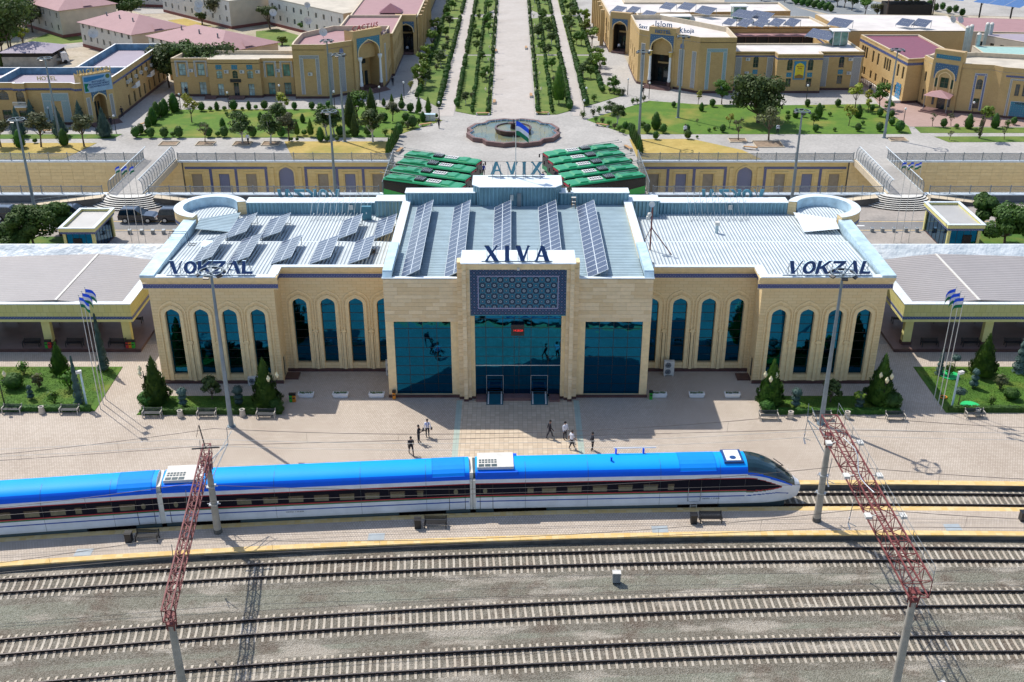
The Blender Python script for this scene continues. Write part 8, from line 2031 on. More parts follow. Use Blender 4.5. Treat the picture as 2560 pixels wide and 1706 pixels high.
# PLANTS
def leaf_cloud(mb, rnd, n, fn, size, m=0, up=.3):
 """n leaf clumps (two crossed quads each) placed by fn -> (point, outward)"""
 for i in range(n):
  p, o = fn(rnd); o = Vector(o) + Vector((rnd.uniform(-.5,.5), rnd.uniform(-.5,.5), rnd.uniform(-.3,.5)))
  if o.length < 1e-3: o = Vector((0,0,1))
  o.normalize(); s = size*rnd.uniform(.6,1.35)
  a = o.cross(Vector((rnd.uniform(-1,1), rnd.uniform(-1,1), rnd.uniform(-1,1)))).normalized(); b = o.cross(a)
  p = Vector(p)
  mb.poly([p-a*s, p-b*s*.7, p+a*s, p+b*s*.8], m if not hasattr(m, '__len__') else m[rnd.randrange(len(m))])
def ball(cx, cy, cz, rx, ry, rz, shell=.55):
 def f(r):
  while True:
   v = Vector((r.uniform(-1,1), r.uniform(-1,1), r.uniform(-1,1)))
   if .05 < v.length < 1: break
  k = shell + (1-shell)*r.random(); v.normalize(); k2 = k*(1+.08*math.sin(7*v.x+3*v.y)+.06*math.sin(9*v.z+2*v.x))
  return (cx+v.x*rx*k2, cy+v.y*ry*k2, cz+v.z*rz*k2), (v.x/rx, v.y/ry, v.z/rz)
 return f
def solid(mb, prof, n=9, m=0): mb.lathe(prof, 0, 0, n, m)
def bush_mesh(seed, mat, rx=.6, rz=.75, n=260, leaf=.11, tall=1.0):
 rnd = random.Random(seed); mb = MB(); zc = rz*tall+.12
 mb.lathe([(0,.1),(rx*.6,.22),(rx*.84,zc*.8),(rx*.80,zc*1.2),(rx*.5,zc+rz*tall*.72),(0,zc+rz*tall*.9)], 0, 0, 9)
 leaf_cloud(mb, rnd, n, ball(0,0,zc,rx,rx,rz*tall,.86), leaf); return mb.mesh('crown', mat)
def cone_mesh(seed, mat, r, h, n=700, leaf=.16, z0=.15, pw=1.0, bulge=.12):
 rnd = random.Random(seed); mb = MB()
 def rad(u): return r*min(1, (1-u)**pw*1.08)*(.55+.45*min(1, u/bulge))
 mb.lathe([(rad(u)*.86, z0+h*u) for u in (0,.06,.15,.35,.6,.85,.98)]+[(0,z0+h)], 0, 0, 12)
 for i in range(n):
  u = 1-math.sqrt(rnd.random()); u = u*.98; a = rnd.uniform(0, 6.2832); lump = 1+.12*math.sin(a*3+u*17+seed)+.10*math.sin(a*5-u*29)+.06*math.sin(a*9+u*41)
  rr = rad(u)*lump*rnd.uniform(.88,1.06); o = Vector((math.cos(a), math.sin(a), .35)); p = Vector((rr*math.cos(a), rr*math.sin(a), z0+h*u))
  s = leaf*rnd.uniform(.6,1.3)*(.6+.5*(1-u)); t_ = Vector((-math.sin(a), math.cos(a), 0)); up_ = Vector((math.cos(a)*.4, math.sin(a)*.4, 1)).normalized()
  mb.poly([p-t_*s*.6-up_*s*.4, p+t_*s*.6-up_*s*.3, p+t_*s*.15+up_*s*1.1, p-t_*s*.3+up_*s*.9])
 return mb.mesh('foliage', mat)
def tree_meshes(seed, mat, r, h, trunk=.16, th=None, n=1100, leaf=.22, gap=.35, clumps=9, flat=.75, bark='bark'):
 rnd = random.Random(seed); th = th or h*.38; tk = MB(); cr = MB(); lean = (rnd.uniform(-.15,.15), rnd.uniform(-.15,.15))
 top = (lean[0]*th, lean[1]*th, th); tk.tube([(0,0,0),(lean[0]*th*.5,lean[1]*th*.5,th*.5),top], [trunk,trunk*.8,trunk*.65], 7)
 cs = []
 for i in range(clumps):
  a = 6.2832*i/clumps+rnd.uniform(-.4,.4); k = rnd.uniform(.25,.72) if i else 0; z = th+(h-th)*rnd.uniform(.25,.85)
  if i == 0: z = th+(h-th)*.75
  c = (top[0]+r*k*math.cos(a), top[1]+r*k*math.sin(a), z); cr_ = r*rnd.uniform(.34,.52); cs.append((c, cr_))
  tk.tube([top, ((top[0]+c[0])/2, (top[1]+c[1])/2, (top[2]+c[2])/2-.1*r), c], [trunk*.5,trunk*.3,trunk*.12], 5)
 for c, q in cs: leaf_cloud(cr, rnd, n//clumps, ball(c[0],c[1],c[2],q,q,q*flat,gap), leaf)
 return tk.mesh('trunk', M[bark]), cr.mesh('crown', mat)
LIB = {}
def lib(key, fn):
 if key not in LIB: LIB[key] = fn()
 return LIB[key]
def plant(name, label, cat, parts, loc, sc=1.0, rz=None, group=None):
 t = thing(name, label, cat, loc, random.uniform(0,6.28) if rz is None else rz, group)
 t.scale = (sc,)*3 if not hasattr(sc, '__len__') else sc
 for nm, me in parts: obj(nm, me, t)
 return t
def stemmed(kind):
 mb = MB(); mb.tube([(0,0,0),(0,0,.5)], .05, 5); return mb.mesh('stem', M.bark)
STEM = stemmed(0)
ROUND = [bush_mesh(i, M.f_box, .62, .72) for i in range(4)]
SMALL = [bush_mesh(20+i, M.f_mid, .42, .36, 120, .11) for i in range(3)]
SHRUB = []
for i in range(3):
 rnd = random.Random(60+i); mb = MB()
 for k in range(9): a = rnd.uniform(0,6.28); mb.tube([(0,0,0),(.35*math.cos(a),.35*math.sin(a),.7+rnd.random()*.4)], [.03,.012], 4)
 st_ = mb.mesh('stem', M.bark); mb = MB(); leaf_cloud(mb, rnd, 170, ball(0,0,.75,.6,.6,.6,.2), .12); SHRUB.append((st_, mb.mesh('foliage', M.f_olive if i == 2 else M.f_mid)))
T_OL = [tree_meshes(100+i, M.f_olive, 2.0, 4.7, .14, 1.6, 1700, .17, .25, 11, bark='bark') for i in range(2)]
T_MID = [tree_meshes(110+i, M.f_mid, 1.9, 4.7, .13, 1.4, 1600, .18, .3, 11) for i in range(2)]
T_DARK = [tree_meshes(120+i, M.f_dark, 2.1, 5.0, .16, 1.3, 2000, .18, .2, 12, bark='limebark') for i in range(2)]
T_YEL = [tree_meshes(130+i, M.f_yellow, 1.5, 4.6, .10, 1.3, 420, .19, .2, 8) for i in range(2)]
T_SPARSE = [tree_meshes(140+i, M.f_olive, 1.4, 4.0, .10, 1.3, 240, .14, .1, 9, bark='bark') for i in range(2)]
C_DARK = cone_mesh(1, M.f_dark, 1.25, 5.2, 900, .2, pw=.8, bulge=.3); C_BLUE = cone_mesh(2, M.f_blue, 1.35, 5.0, 900, .2); C_SLIM = cone_mesh(3, M.f_thuja, .42, 2.6, 300, .13, pw=.6, bulge=.25); C_SLIM2 = cone_mesh(4, M.f_mid, .85, 3.4, 420, .16, pw=.7, bulge=.35, z0=.5); C_BIGTHUJA = cone_mesh(5, M.f_thuja, 1.35, 5.2, 2600, .17, pw=.95, bulge=.10)
TALLBUSH = [cone_mesh(30+i, M.f_box, .68, 1.9, 360, .12, pw=.45, bulge=.35, z0=.1) for i in range(2)]

# individual plants read off the squares and lawns
cnt = 0
def where(fn, x, y):
 # plain-language place used in labels
 if fn is a1: return 'the left lawn' if x > 1200 else 'the far left strip'
 if fn is a2: return 'the left lawn' if x < 1300 else 'the edge of the round square'
 if fn is a3: return 'the right lawn'
 return 'the right lawn' if x < 1300 else 'the strip before the far right hotel'
NUM = ['first','second','third','fourth','fifth','sixth','seventh','eighth','ninth','tenth','eleventh','twelfth','thirteenth','fourteenth','fifteenth','sixteenth','seventeenth','eighteenth','nineteenth','twentieth','twenty-first','twenty-second','twenty-third','twenty-fourth','twenty-fifth','twenty-sixth','twenty-seventh','twenty-eighth','twenty-ninth','thirtieth']
def scatter(kind, items):
 per = {}
 for fn, x, y, s in sorted(items, key=lambda k: (k[0](k[1], k[2])[0])):
  q = fn(x, y); w = where(fn, x, y); per[w] = per.get(w, 0)+1; k = per[w]; loc = (q[0], q[1], NZ+.04)
  o = NUM[min(k-1, 29)]
  if kind == 'round': plant('clipped_bush', 'round clipped bush, %s from the left on %s' % (o, w), 'bush', [('crown', ROUND[k % 4]), ('stem', STEM)], loc, s, group='round clipped bushes of the lawns')
  elif kind == 'tall': plant('clipped_bush', 'egg-shaped clipped bush, %s from the left on %s' % (o, w), 'bush', [('crown', TALLBUSH[k % 2]), ('stem', STEM)], loc, s, group='egg-shaped clipped bushes of the lawns')
  elif kind == 'small': plant('small_shrub', 'small low shrub, %s from the left on %s' % (o, w), 'shrub', [('crown', SMALL[k % 3])], loc, s, group='small shrubs of the lawns')
  elif kind == 'shrub': plant('loose_shrub', 'loose leafy shrub, %s from the left on %s' % (o, w), 'shrub', [('stem', SHRUB[k % 3][0]), ('foliage', SHRUB[k % 3][1])], loc, s, group='loose shrubs of the lawns')
  else:
   T = {'olive': T_OL, 'mid': T_MID, 'dark': T_DARK, 'yellow': T_YEL, 'sparse': T_SPARSE}.get(kind)
   if T: plant('tree', '%s tree, %s from the left on %s' % ({'olive':'grey-green round','mid':'green leafy','dark':'dark bushy white-trunked','yellow':'yellow-green loose','sparse':'thin grey-leaved'}[kind], o, w), 'tree', [('trunk', T[k % 2][0]), ('crown', T[k % 2][1])], loc, s)
   else:
    C = {'cdark': (C_DARK, 'dark dense conifer'), 'cblue': (C_BLUE, 'blue-grey spruce'), 'cslim': (C_SLIM, 'slim upright cypress'), 'cmid': (C_SLIM2, 'small pointed green tree')}[kind]
    plant('conifer', '%s, %s from the left on %s' % (C[1], o, w), 'tree', [('foliage', C[0]), ('trunk', STEM)], loc, s)
scatter('round', [(a1,*p) for p in ((1250,1270,1.2),(1295,1240,1.15),(1390,1270,1.15),(1515,1270,1.2),(1650,1270,1.25),(1855,1025,1.1),(2150,1020,1.3),(1920,1265,1.15),(2065,1265,1.2),(2325,1265,1.2),(2205,1110,1.1))] +
 [(a2,*p) for p in ((80,1010,1.1),(355,1010,.9),(515,1010,.95),(670,1000,.95),(235,1265,1.2),(775,1255,1.15),(1000,1100,.9),(1180,1125,1.1),(1340,1010,1.05),(1420,1035,1.1),(1380,1125,1.1),(1440,1180,1.4),(1315,1250,1.3),(1030,1250,1.1),(1480,905,.8))] +
 [(a3,*p) for p in ((1040,1185,.8),(1100,1225,1.05),(1240,1225,1.05),(1390,1225,1.0),(1320,1285,.9),(1615,1280,1.0),(1605,1220,.9),(1485,990,.7),(1840,985,.95),(1935,1220,.9),(1080,1180,.6))] +
 [(a4,*p) for p in ((360,985,.9),(640,985,.95),(955,1025,.8),(1025,1075,1.0),(1135,1155,.9),(1095,1110,.8),(1205,1215,1.3),(1020,1210,1.05),(825,1210,.9),(435,1215,.9),(1135,1080,.8),(1610,1175,1.0),(2255,1150,.9))])
scatter('tall', [(a1,*p) for p in ((1365,1180,1.0),(1410,1145,1.5),(1445,1090,1.5),(1490,1070,1.3),(1520,1050,1.4),(1605,1030,1.7),(1995,1015,.8),(2290,1010,.8),(2050,1180,.9),(190,1360,1.5),(595,1340,1.4))] +
 [(a2,*p) for p in ((45,1125,.9),(430,1130,.8),(595,1300,1.2),(1535,1120,.9),(1175,975,.7))] + [(a3,*p) for p in ((1320,1190,1.5),(1740,1025,.8))] + [(a4,*p) for p in ((825,1085,1.2),(460,1085,1.3),(250,1085,.9),(1840,1185,1.3),(2080,1180,1.3))])
scatter('small', [(a1,*p) for p in ((1645,1030,.8),(1935,1025,1),(2065,1020,1),(2230,1020,.8),(1590,1260,1),(2085,1065,.8),(2005,1260,1.1),(1345,1235,.9),(325,1320,1))] +
 [(a2,*p) for p in ((445,1250,1.2),(655,1305,1.1),(850,1250,1.2),(745,1300,.9),(325,1300,.8),(380,1300,.7),(1255,1210,.7),(1480,1050,.9),(1655,1090,1.0),(0,1010,1))] +
 [(a3,*p) for p in ((1200,1175,1.3),(1810,1215,.8),(1860,1200,.7),(1700,1275,.6))] + [(a4,*p) for p in ((610,1210,.8),(500,1010,1),(565,1070,.9),(1730,1185,1),(1905,1215,.9),(870,1150,.9),(180,1060,1))])
scatter('shrub', [(a3,*p) for p in ((650,1090,1.1),(745,1070,1.1),(800,1050,1.1),(860,1030,1.0),(1110,960,.9),(1150,955,.9),(1210,935,.9),(770,1125,.8),(830,1140,.9),(890,1165,.9),(940,1190,.9),(985,1215,.9),(1020,1240,.8),(940,870,1.2),(980,880,1.2),(1020,880,1.1),(900,860,.9))] +
 [(a2,*p) for p in ((1350,1170,1.0),(1395,1190,1.1),(1495,1150,.9),(1190,1250,1.0))] + [(a4,*p) for p in ((320,1080,1.1),(2200,1175,1.1),(180,1120,1))])
scatter('olive', [(a1,10,1355,1.0),(a1,380,1355,1.15),(a1,775,1350,1.15),(a2,305,1300,1.0),(a2,1255,1120,.7)]); scatter('sparse', [(a1,1885,1310,.9),(a3,2080,1290,.95),(a4,1510,1165,.6),(a4,1680,1160,.6),(a4,2170,1285,.6),(a4,1665,1290,.45),(a3,1700,1150,.3)])
scatter('dark', [(a1,2230,1310,1.0),(a2,135,1320,1.05),(a2,210,1190,.95),(a2,650,1250,1.0),(a2,720,1245,.95),(a2,1075,1310,1.15),(a3,965,1150,.75),(a3,915,1060,.5)])
scatter('mid', [(a2,940,1110,1.05),(a2,615,1100,.6),(a3,935,860,.7),(a3,1925,960,.9),(a4,415,1160,.5),(a4,1025,1000,.95),(a4,1110,1040,.5)])
scatter('yellow', [(a1,1765,1130,1.1),(a1,1700,990,.6),(a2,250,1090,1.05),(a3,1710,960,.6),(a3,2000,1180,.6),(a4,800,1000,1.1),(a4,910,975,.7),(a4,740,1160,.85),(a4,920,1040,.6),(a4,1960,1080,.3),(a2,1520,830,.55),(a2,1420,850,.5)])
scatter('cdark', [(a2,1065,1080,1.0),(a2,870,1160,1.1),(a2,910,1250,.75),(a1,15,610,.8)]); scatter('cblue', [(a1,180,1255,1.0),(a1,310,1170,.95),(a1,560,1255,1.0),(a1,750,1180,.95),(a1,968,1260,1.0)])
scatter('cmid', [(a2,505,1260,.8),(a2,380,1255,.7),(a2,1500,1050,.8),(a2,1585,1060,.85),(a2,1250,980,.6),(a2,1340,960,.5),(a3,430,960,1.9)])
for k in range(7):
 for s, fn, pa, pb in ((-1, a2, (1300,1290), (1210,1450)), (1, a3, (1095,1270), (1185,1430))):
  x = pa[0]+(pb[0]-pa[0])*k/6; y = pa[1]+(pb[1]-pa[1])*k/6; q = fn(x, y); plant('cypress', 'slim cypress in the row %s of the trolleybuses, %s from its far end' % ('left' if s < 0 else 'right', NUM[k]), 'tree', [('foliage', C_SLIM), ('trunk', STEM)], (q[0],q[1],NZ), .95+.1*(k % 2), group='slim cypresses flanking the causeway')
# big old tree on the right lawn, ivy-clad trunk tree, village trees
def big(label, loc, r, h, mat, n, seed, leaf=.3, trunk=.3, gap=.2, clumps=14, name='tree', flat=.75, th=None):
 tk, cr = tree_meshes(seed, M[mat], r, h, trunk, th or h*.3, n, leaf, gap, clumps, flat); return plant(name, label, 'tree', [('trunk', tk), ('crown', cr)], loc, 1.0)
q = a3(2260,1130); big('large dark spreading tree on the right lawn', (q[0],q[1],NZ), 4.9, 8.2, 'f_dark', 7000, 201, .27, .35, .35, 22, th=1.6); q = a4(5,1290); big('bare greyish tree with whitewashed trunk before the large dark tree', (q[0],q[1],NZ), 2.6, 6.0, 'f_olive', 620, 202, .2, .16, .1, 14)
q = a4(1940,1275); t = big('small tree with leafy ivy-covered trunk at far right', (q[0],q[1],NZ), 1.5, 5.6, 'f_bright', 420, 203, .2, .14, .2, 7, th=3.6); rnd = random.Random(4); mb = MB(); leaf_cloud(mb, rnd, 260, ball(0,0,1.9,.4,.4,1.9,.6), .14); obj('ivy', mb.mesh('ivy', M.f_olive), t)
for fn, p, r, h, mt_, lb, n in ((a1,(100,520),8.5,13,'f_dark','huge dark tree at the top left corner',6500),(a1,(140,250),8,12,'f_dark','second huge dark tree above the top left corner',5000),(a1,(40,330),6,9,'f_mid','broad green tree behind the left edge saplings',3000),(a1,(100,445),2.6,6,'f_mid','bright round tree by the village lane',1500),(a1,(20,500),3,6,'f_mid','leafy tree at the left picture edge',1500),(a1,(215,420),1.6,4.5,'f_yellow','yellow-green sapling by the village lane',420),(a1,(300,300),3.5,7.5,'f_olive','brownish tree before the top left block',1500),(a1,(990,150),5,8,'f_dark','dark tree right of the top left block',2600),(a1,(1130,140),3.2,4.2,'f_mid','low green tree behind the pink roof',1300),(a1,(1215,160),3.6,5,'f_dark','round dark tree above the pink roof',1700),(a1,(1235,85),1.6,4.6,'f_yellow','bright yellow tree at the top',520),
 (a1,(2030,235),3.2,7,'f_olive','greyish tree before the tan gable',1300),(a1,(1860,230),1.6,3.2,'f_dark','small dark tree beside the white block',600),(a2,(130,270),2.8,5.5,'f_dark','dark tree before the flat-roofed block',1500),(a2,(430,300),1.2,2.6,'f_mid','small tree at the right of the weedy plot',400),(a2,(540,275),1.5,2.4,'f_bright','bright shrub before the flat-roofed block',500),(a2,(240,420),1.4,2,'f_bright','low bright shrub behind the octagonal hotel',500),(a2,(950,90),4.2,6,'f_mid','green tree beyond the flat-roofed block',2200),(a2,(1050,80),2.5,5,'f_olive','thin tree beyond the flat-roofed block, right',700),
 (a1,(700,20),6,9,'f_dark','dark tree behind the top left roof',2600),(a1,(870,40),5,8,'f_mid','green tree behind the top left roof, right',2000)):
 q = fn(*p); big(lb, (q[0],q[1],NZ), r, h, mt_, n, int(p[0]*3+p[1]), .34 if r > 2.9 else .24, .22, .3, 12 if r > 2.9 else 8)
for k in range(4): q = a1(1560+95*k, 600-20*k); big('dark leafy tree in the grove between the two left hotels, %s from the left' % NUM[k], (-67+2.9*k, 209.5-.2*k+(k%2), NZ), 4.3, 8.4, 'f_dark', 3000, 300+k, .3, .2, .4, 12)
for k, p in enumerate(((700,75),(770,100),(890,140),(1000,165),(1185,160),(640,60),(540,10),(470,20))): q = a4(*p); big('roadside tree along the boulevard, %s of the row' % NUM[k], (q[0],q[1],NZ), 1.9, 4.6 if k < 3 else 3.4, ('f_mid','f_dark','f_mid','f_olive','f_mid','f_dark','f_mid','f_mid')[k], 700, 400+k, .24, .14, .3, 7)
for k in range(26):
 u = k/25; p = (230+(900-230)*u, 30+(170-30)*u) if k < 14 else (1120+(k-14)*60, 10+(k-14)*12); q = a4(p[0], p[1]+(10 if k % 2 else -12)); plant('clipped_bush', 'round bush beside the far boulevard, %s in the row' % NUM[k], 'bush', [('crown', ROUND[k % 4])], (q[0],q[1],NZ), 1.3, group='round bushes beside the far boulevard')
for k, (x, y) in enumerate(((150,45),(300,60),(340,55),(-60,30),(60,20),(240,30))): q = a4(x, y-20); big('far street tree, %s from the left' % NUM[k], (q[0],q[1],NZ), 1.6, 3.2, 'f_mid', 420, 450+k, .26, .12, .3, 6)
# garden strips: rows of clipped bushes, individually near, one mass far away
GARD = plant
rows = [(-13.75,193.5,'inner edge of the outer left strip'),(-18.1,203.5,'outer edge of the outer left strip'),(-10.5,192,'left edge of the inner left strip'),(-4.75,189.5,'promenade edge of the inner left strip'),(-7.6,190,'middle of the inner left strip'),(4.1,189.5,'promenade edge of the inner right strip'),(9.8,192,'right edge of the inner right strip'),(6.6,190,'middle of the inner right strip'),(12.9,195,'inner edge of the outer right strip'),(16.6,205,'outer edge of the outer right strip')]
far = MB(); rnd = random.Random(77)
for x, y0, lb in rows:
 y = y0; k = 0
 while y < 335:
  gap_here = (238.5 < y < 240.5) or (284 < y < 290)
  if not gap_here and rnd.random() > .06:
   s = rnd.uniform(.72,1.05)*(0.75 if 'middle' in lb or 'promenade' in lb else 1); xx = x+rnd.uniform(-.12,.12)
   if y < 236: plant('hedge_bush', 'round bush on the %s, %s from the fountain' % (lb, NUM[min(k, 29)]), 'bush', [('crown', ROUND[k % 4])], (xx,y,NZ+.08), s, group='bushes on the %s' % lb)
   else:
    r_ = .62*s; cz = NZ+.8*s
    rr2 = random.Random(k); leaf_cloud(far, rr2, 46, ball(xx,y,cz,r_,r_,.72*s,.8), .2); far.lathe([(0,NZ),(r_*.8,cz-.2),(r_*.75,cz+.3),(0,cz+.62*s)], xx, y, 7)
  y += rnd.uniform(1.35,1.75); k += 1
o = far.build('far_hedge_bushes', M.f_box); o['kind'] = 'stuff'; o['label'] = 'distant rows of round bushes along the garden strips'
gt = []; CN = {}
for k in range(84):
 strip = k % 4; y = 196+rnd.random()*125; x = {0: rnd.uniform(-17.5,-14.8), 1: rnd.uniform(-9.6,-5.6), 2: rnd.uniform(5,9), 3: rnd.uniform(13.5,15.8)}[strip]
 gt.append((y, x, strip))
for k, (y, x, strip) in enumerate(sorted(gt)):
 pl = ('outer left','inner left','inner right','outer right')[strip]; kind = rnd.random()
 if kind < .42: T = T_MID[k % 2]; nm = 'small green tree'
 elif kind < .6: T = T_DARK[k % 2]; nm = 'small dark tree'
 else: T = None; nm = 'loose shrub'
 lb = '%s in the %s garden strip, %s of its kind from the fountain' % (nm, pl, (lambda q: CN.__setitem__(q, CN.get(q,0)+1) or NUM[min(CN[q]-1, 29)])(nm+pl))
 if T: plant('tree', lb, 'tree', [('trunk', T[0]), ('crown', T[1])], (x,y,NZ+.08), rnd.uniform(.42,.7), group='trees of the garden strips')
 else: plant('loose_shrub', lb, 'shrub', [('stem', SHRUB[k % 3][0]), ('foliage', SHRUB[k % 3][1])], (x,y,NZ+.08), rnd.uniform(.8,1.3), group='shrubs of the garden strips')
for k, (x, y) in enumerate(((-18.6,216),(-18.9,223),(-18.4,232),(-18.3,246),(-18.7,262),(-18.4,209),(17.2,228),(17.6,250),(17.4,222),(16.8,262),(17.4,274))): big('bright yellow-green tree along the outer garden edge, %s' % NUM[k], (x,y,NZ), 1.6, 4.3, 'f_bright', 650, 500+k, .22, .13, .3, 8)
q = a3(435,955)

# station garden: conifers, topiary, hedges
for fn, p, h, r, lb in ((b1,(1450,1200),1.02,1.0,'tall pointed conifer at the left end of the left bed'),(None,(-23.3,87.2),1.05,1.02,'tall pointed conifer at the right end of the left bed'),(None,(23.4,87.4),1.0,1.0,'tall pointed conifer at the left end of the right bed'),(None,(33.6,87.6),1.1,1.08,'tall pointed conifer at the right end of the right bed'),(b1,(560,930),.72,.72,'pointed green conifer on the left lawn'),(b4,(1965,950),.95,1.0,'broad olive-green conifer on the right lawn')):
 q = fn(*p) if fn else p; plant('conifer', lb, 'tree', [('foliage', C_BIGTHUJA), ('trunk', STEM)], (q[0],q[1],0), (r*.95,r*.95,h*.92))
def spiral_mesh(mat, h, r, turns=5.5, seed=1):
 rnd = random.Random(seed); mb = MB(); tk = MB(); tk.tube([(0,0,0),(0,0,h)], [.06,.02], 5)
 for i in range(1500):
  u = rnd.random()**1.2; a = rnd.uniform(0,6.283); ph = (u*turns - a/6.283) % 1.0
  rr = r*(1-u)*.95*(.5+.5*abs(math.sin(math.pi*ph)))+.05; z = .25+u*h; p = Vector((rr*math.cos(a), rr*math.sin(a), z)); s = .10; o = Vector((math.cos(a), math.sin(a), .3)); t_ = Vector((-math.sin(a), math.cos(a), 0)); up_ = Vector((0,0,1))
  mb.poly([p-t_*s, p-up_*s*.6+o*.04, p+t_*s, p+up_*s])
 mb.lathe([(r*.55,.25),(r*.3,.25+h*.5),(0,.25+h)], 0, 0, 8)
 return tk.mesh('trunk', M.bark), mb.mesh('foliage', mat)
sp = spiral_mesh(M.f_blue, 5.6, .62, seed=3)
for fn, p, sc, lb in ((b1,(960,905),(1,1,1.05),'tall blue-grey spiral topiary behind the left flagpoles'),(b1,(735,1215),(.85,.85,.85),'blue-grey spiral topiary at the front of the left lawn'),(b4,(1570,945),(.7,.7,.5),'low grey-green spiral topiary on the right lawn'),(b4,(2300,925),(1.2,1.2,.75),'blue-grey conifer at the right picture edge')):
 q = fn(*p); plant('spiral_topiary', lb, 'topiary', [('trunk', sp[0]), ('foliage', sp[1])], (q[0],q[1],0), sc)
def pompon(levels, mat, seed):
 rnd = random.Random(seed); mb = MB(); tk = MB(); top = levels[-1][2]; tk.tube([(0,0,0),(.05,.03,top*.5),(0,0,top)], [.06,.05,.03], 5)
 for (x, y, z, r, rz_) in levels:
  mb.add([(x+r*.85*math.cos(a)*math.cos(b), y+r*.85*math.sin(a)*math.cos(b), z+rz_*.85*math.sin(b)) for b in (-1.2,-.5,0,.5,1.2) for a in [6.283*k/8 for k in range(8)]], [(j*8+k, j*8+(k+1)%8, (j+1)*8+(k+1)%8, (j+1)*8+k) for j in range(4) for k in range(8)])
  leaf_cloud(mb, rnd, int(260*r*r/.36)+60, ball(x,y,z,r,r,rz_,.9), .07)
 return tk.mesh('stem', M.bark), mb.mesh('crown', mat)
PM = [pompon([(0,0,.45,.42,.3),(.05,0,.95,.42,.28),(0,0,1.55,.5,.42)], M.f_blue, 1), pompon([(0,0,.45,.4,.3),(0,0,.95,.35,.25),(0,0,1.5,.3,.3)], M.f_blue, 2), pompon([(0,0,1.5,.6,.42)], M.f_blue, 3)]
for fn, p, k, s, lb in ((b1,(1690,1240),0,1.0,'cloud-pruned topiary between conifer and dark shrub, left bed'),(b1,(2200,1230),0,1.05,'cloud-pruned topiary right of the left mast'),(b1,(290,1175),1,.85,'three-ball topiary on the left lawn'),(b4,(250,1250),0,1.05,'cloud-pruned topiary left of the right mast'),(b4,(830,1270),0,.95,'cloud-pruned topiary behind the bright sapling'),(b4,(1885,1070),1,1.15,'three-ball topiary in the middle of the right lawn'),(b4,(1712,890),2,.8,'ball topiary at the back of the right lawn'),(b4,(1745,1225),2,.95,'ball topiary at the front of the right lawn')):
 q = fn(*p); plant('topiary', lb, 'topiary', [('stem', PM[k][0]), ('crown', PM[k][1])], (q[0],q[1],.03), s)
BB = bush_mesh(90, M.f_box, 1.0, .72, 1100, .09)
for fn, p, s, lb in ((b1,(135,1070),1.0,'wide round bush on the left lawn'),(b1,(1365,1225),.92,'round bush under the left three-globed lamp'),(None,(-22.4,86.6),.75,'round bush at the right end of the left bed'),(None,(22.9,86.2),.72,'round bush at the left end of the right bed'),(b4,(1120,1250),1.05,'round bush at the right end of the right bed'),(b4,(2230,1170),.75,'egg-shaped bush on the right lawn'),(None,(-21.9,85.9),.5,'small ball bush beside the left bench')):
 q = fn(*p) if fn else p; plant('clipped_bush', lb, 'bush', [('crown', BB), ('stem', STEM)], (q[0],q[1],0), s)
DK = tree_meshes(95, M.f_dark, 1.25, 2.6, .08, .5, 900, .13, .2, 8); BRT = tree_meshes(96, M.f_bright, .9, 2.3, .06, .8, 260, .16, .1, 7)
for fn, p, T, s, lb in ((b1,(1950,1170),DK,1.0,'dark loose shrub in the middle of the left bed'),(b4,(570,1200),DK,1.0,'dark loose shrub in the middle of the right bed'),(b4,(825,1270),BRT,.9,'bright green sapling in the right bed'),(b1,(360,1070),SHRUB[2],1.2,'loose shrub on the left lawn with mulch ring'),(b1,(645,1075),SHRUB[1],1.5,'loose shrub beside the left spiral topiary'),(b1,(225,945),SHRUB[0],1.1,'small shrub at the back of the left lawn'),(b1,(500,1215),SHRUB[0],1.1,'brownish shrub at the front of the left lawn'),(b4,(2130,1080),SHRUB[2],1.2,'dark small shrub at the right of the right lawn'),(b4,(1660,960),SHRUB[1],1.1,'leafy shrub on the green disc of the right lawn'),(b4,(2050,1230),SHRUB[1],.8,'yellowish low shrub at the front of the right lawn')):
 q = fn(*p); plant('shrub', lb, 'shrub', [('trunk', T[0]), ('foliage', T[1])], (q[0],q[1],.03), s)
def hedge(x0, x1, y, label, h=.5):
 rnd = random.Random(int(x0)); t = thing('hedge', label, 'hedge', ((x0+x1)/2, y, 0)); mb = MB(); mb.box(x0+.05,x1-.05,y-.22,y+.22,.02,h-.06)
 n = int((x1-x0)*110)
 for i in range(n):
  x = rnd.uniform(x0, x1); f_ = rnd.random(); p = Vector((x, y-.26, rnd.uniform(.05,h))) if f_ < .4 else Vector((x, y+rnd.uniform(-.26,.26), h)); o = Vector((0,-1,.3)) if f_ < .4 else Vector((0,0,1)); o += Vector((rnd.uniform(-.6,.6),rnd.uniform(-.4,.4),rnd.uniform(-.2,.6))); o.normalize()
  a = o.cross(Vector((rnd.uniform(-1,1),.3,rnd.uniform(-1,1)))).normalized(); b = o.cross(a); s = rnd.uniform(.05,.10); mb.poly([p-a*s, p-b*s, p+a*s, p+b*s])
 mb.build('foliage', M.f_box, t)
hedge(-75,-39.3,86.3,'low clipped hedge along the front of the left lawn'); hedge(-34.6,-21.9,85.8,'low clipped hedge along the front of the left bed'); hedge(22.9,34.9,85.8,'low clipped hedge along the front of the right bed'); hedge(39.6,75,86.2,'low clipped hedge along the front of the right lawn')
for (p, r_, lb) in (((1665,955),.95,'bright green round mat at the back of the right lawn'),((1860,1240),.9,'bright green round mat at the front of the right lawn')):
 q = b4(*p); mb = MB(); mb.tube([(0,0,.05),(0,0,.12)], r_, 20, smooth=False); o = mb.build('garden_mat', M.greenplastic); o.location = (q[0],q[1],0); tag(o, lb, 'mat')
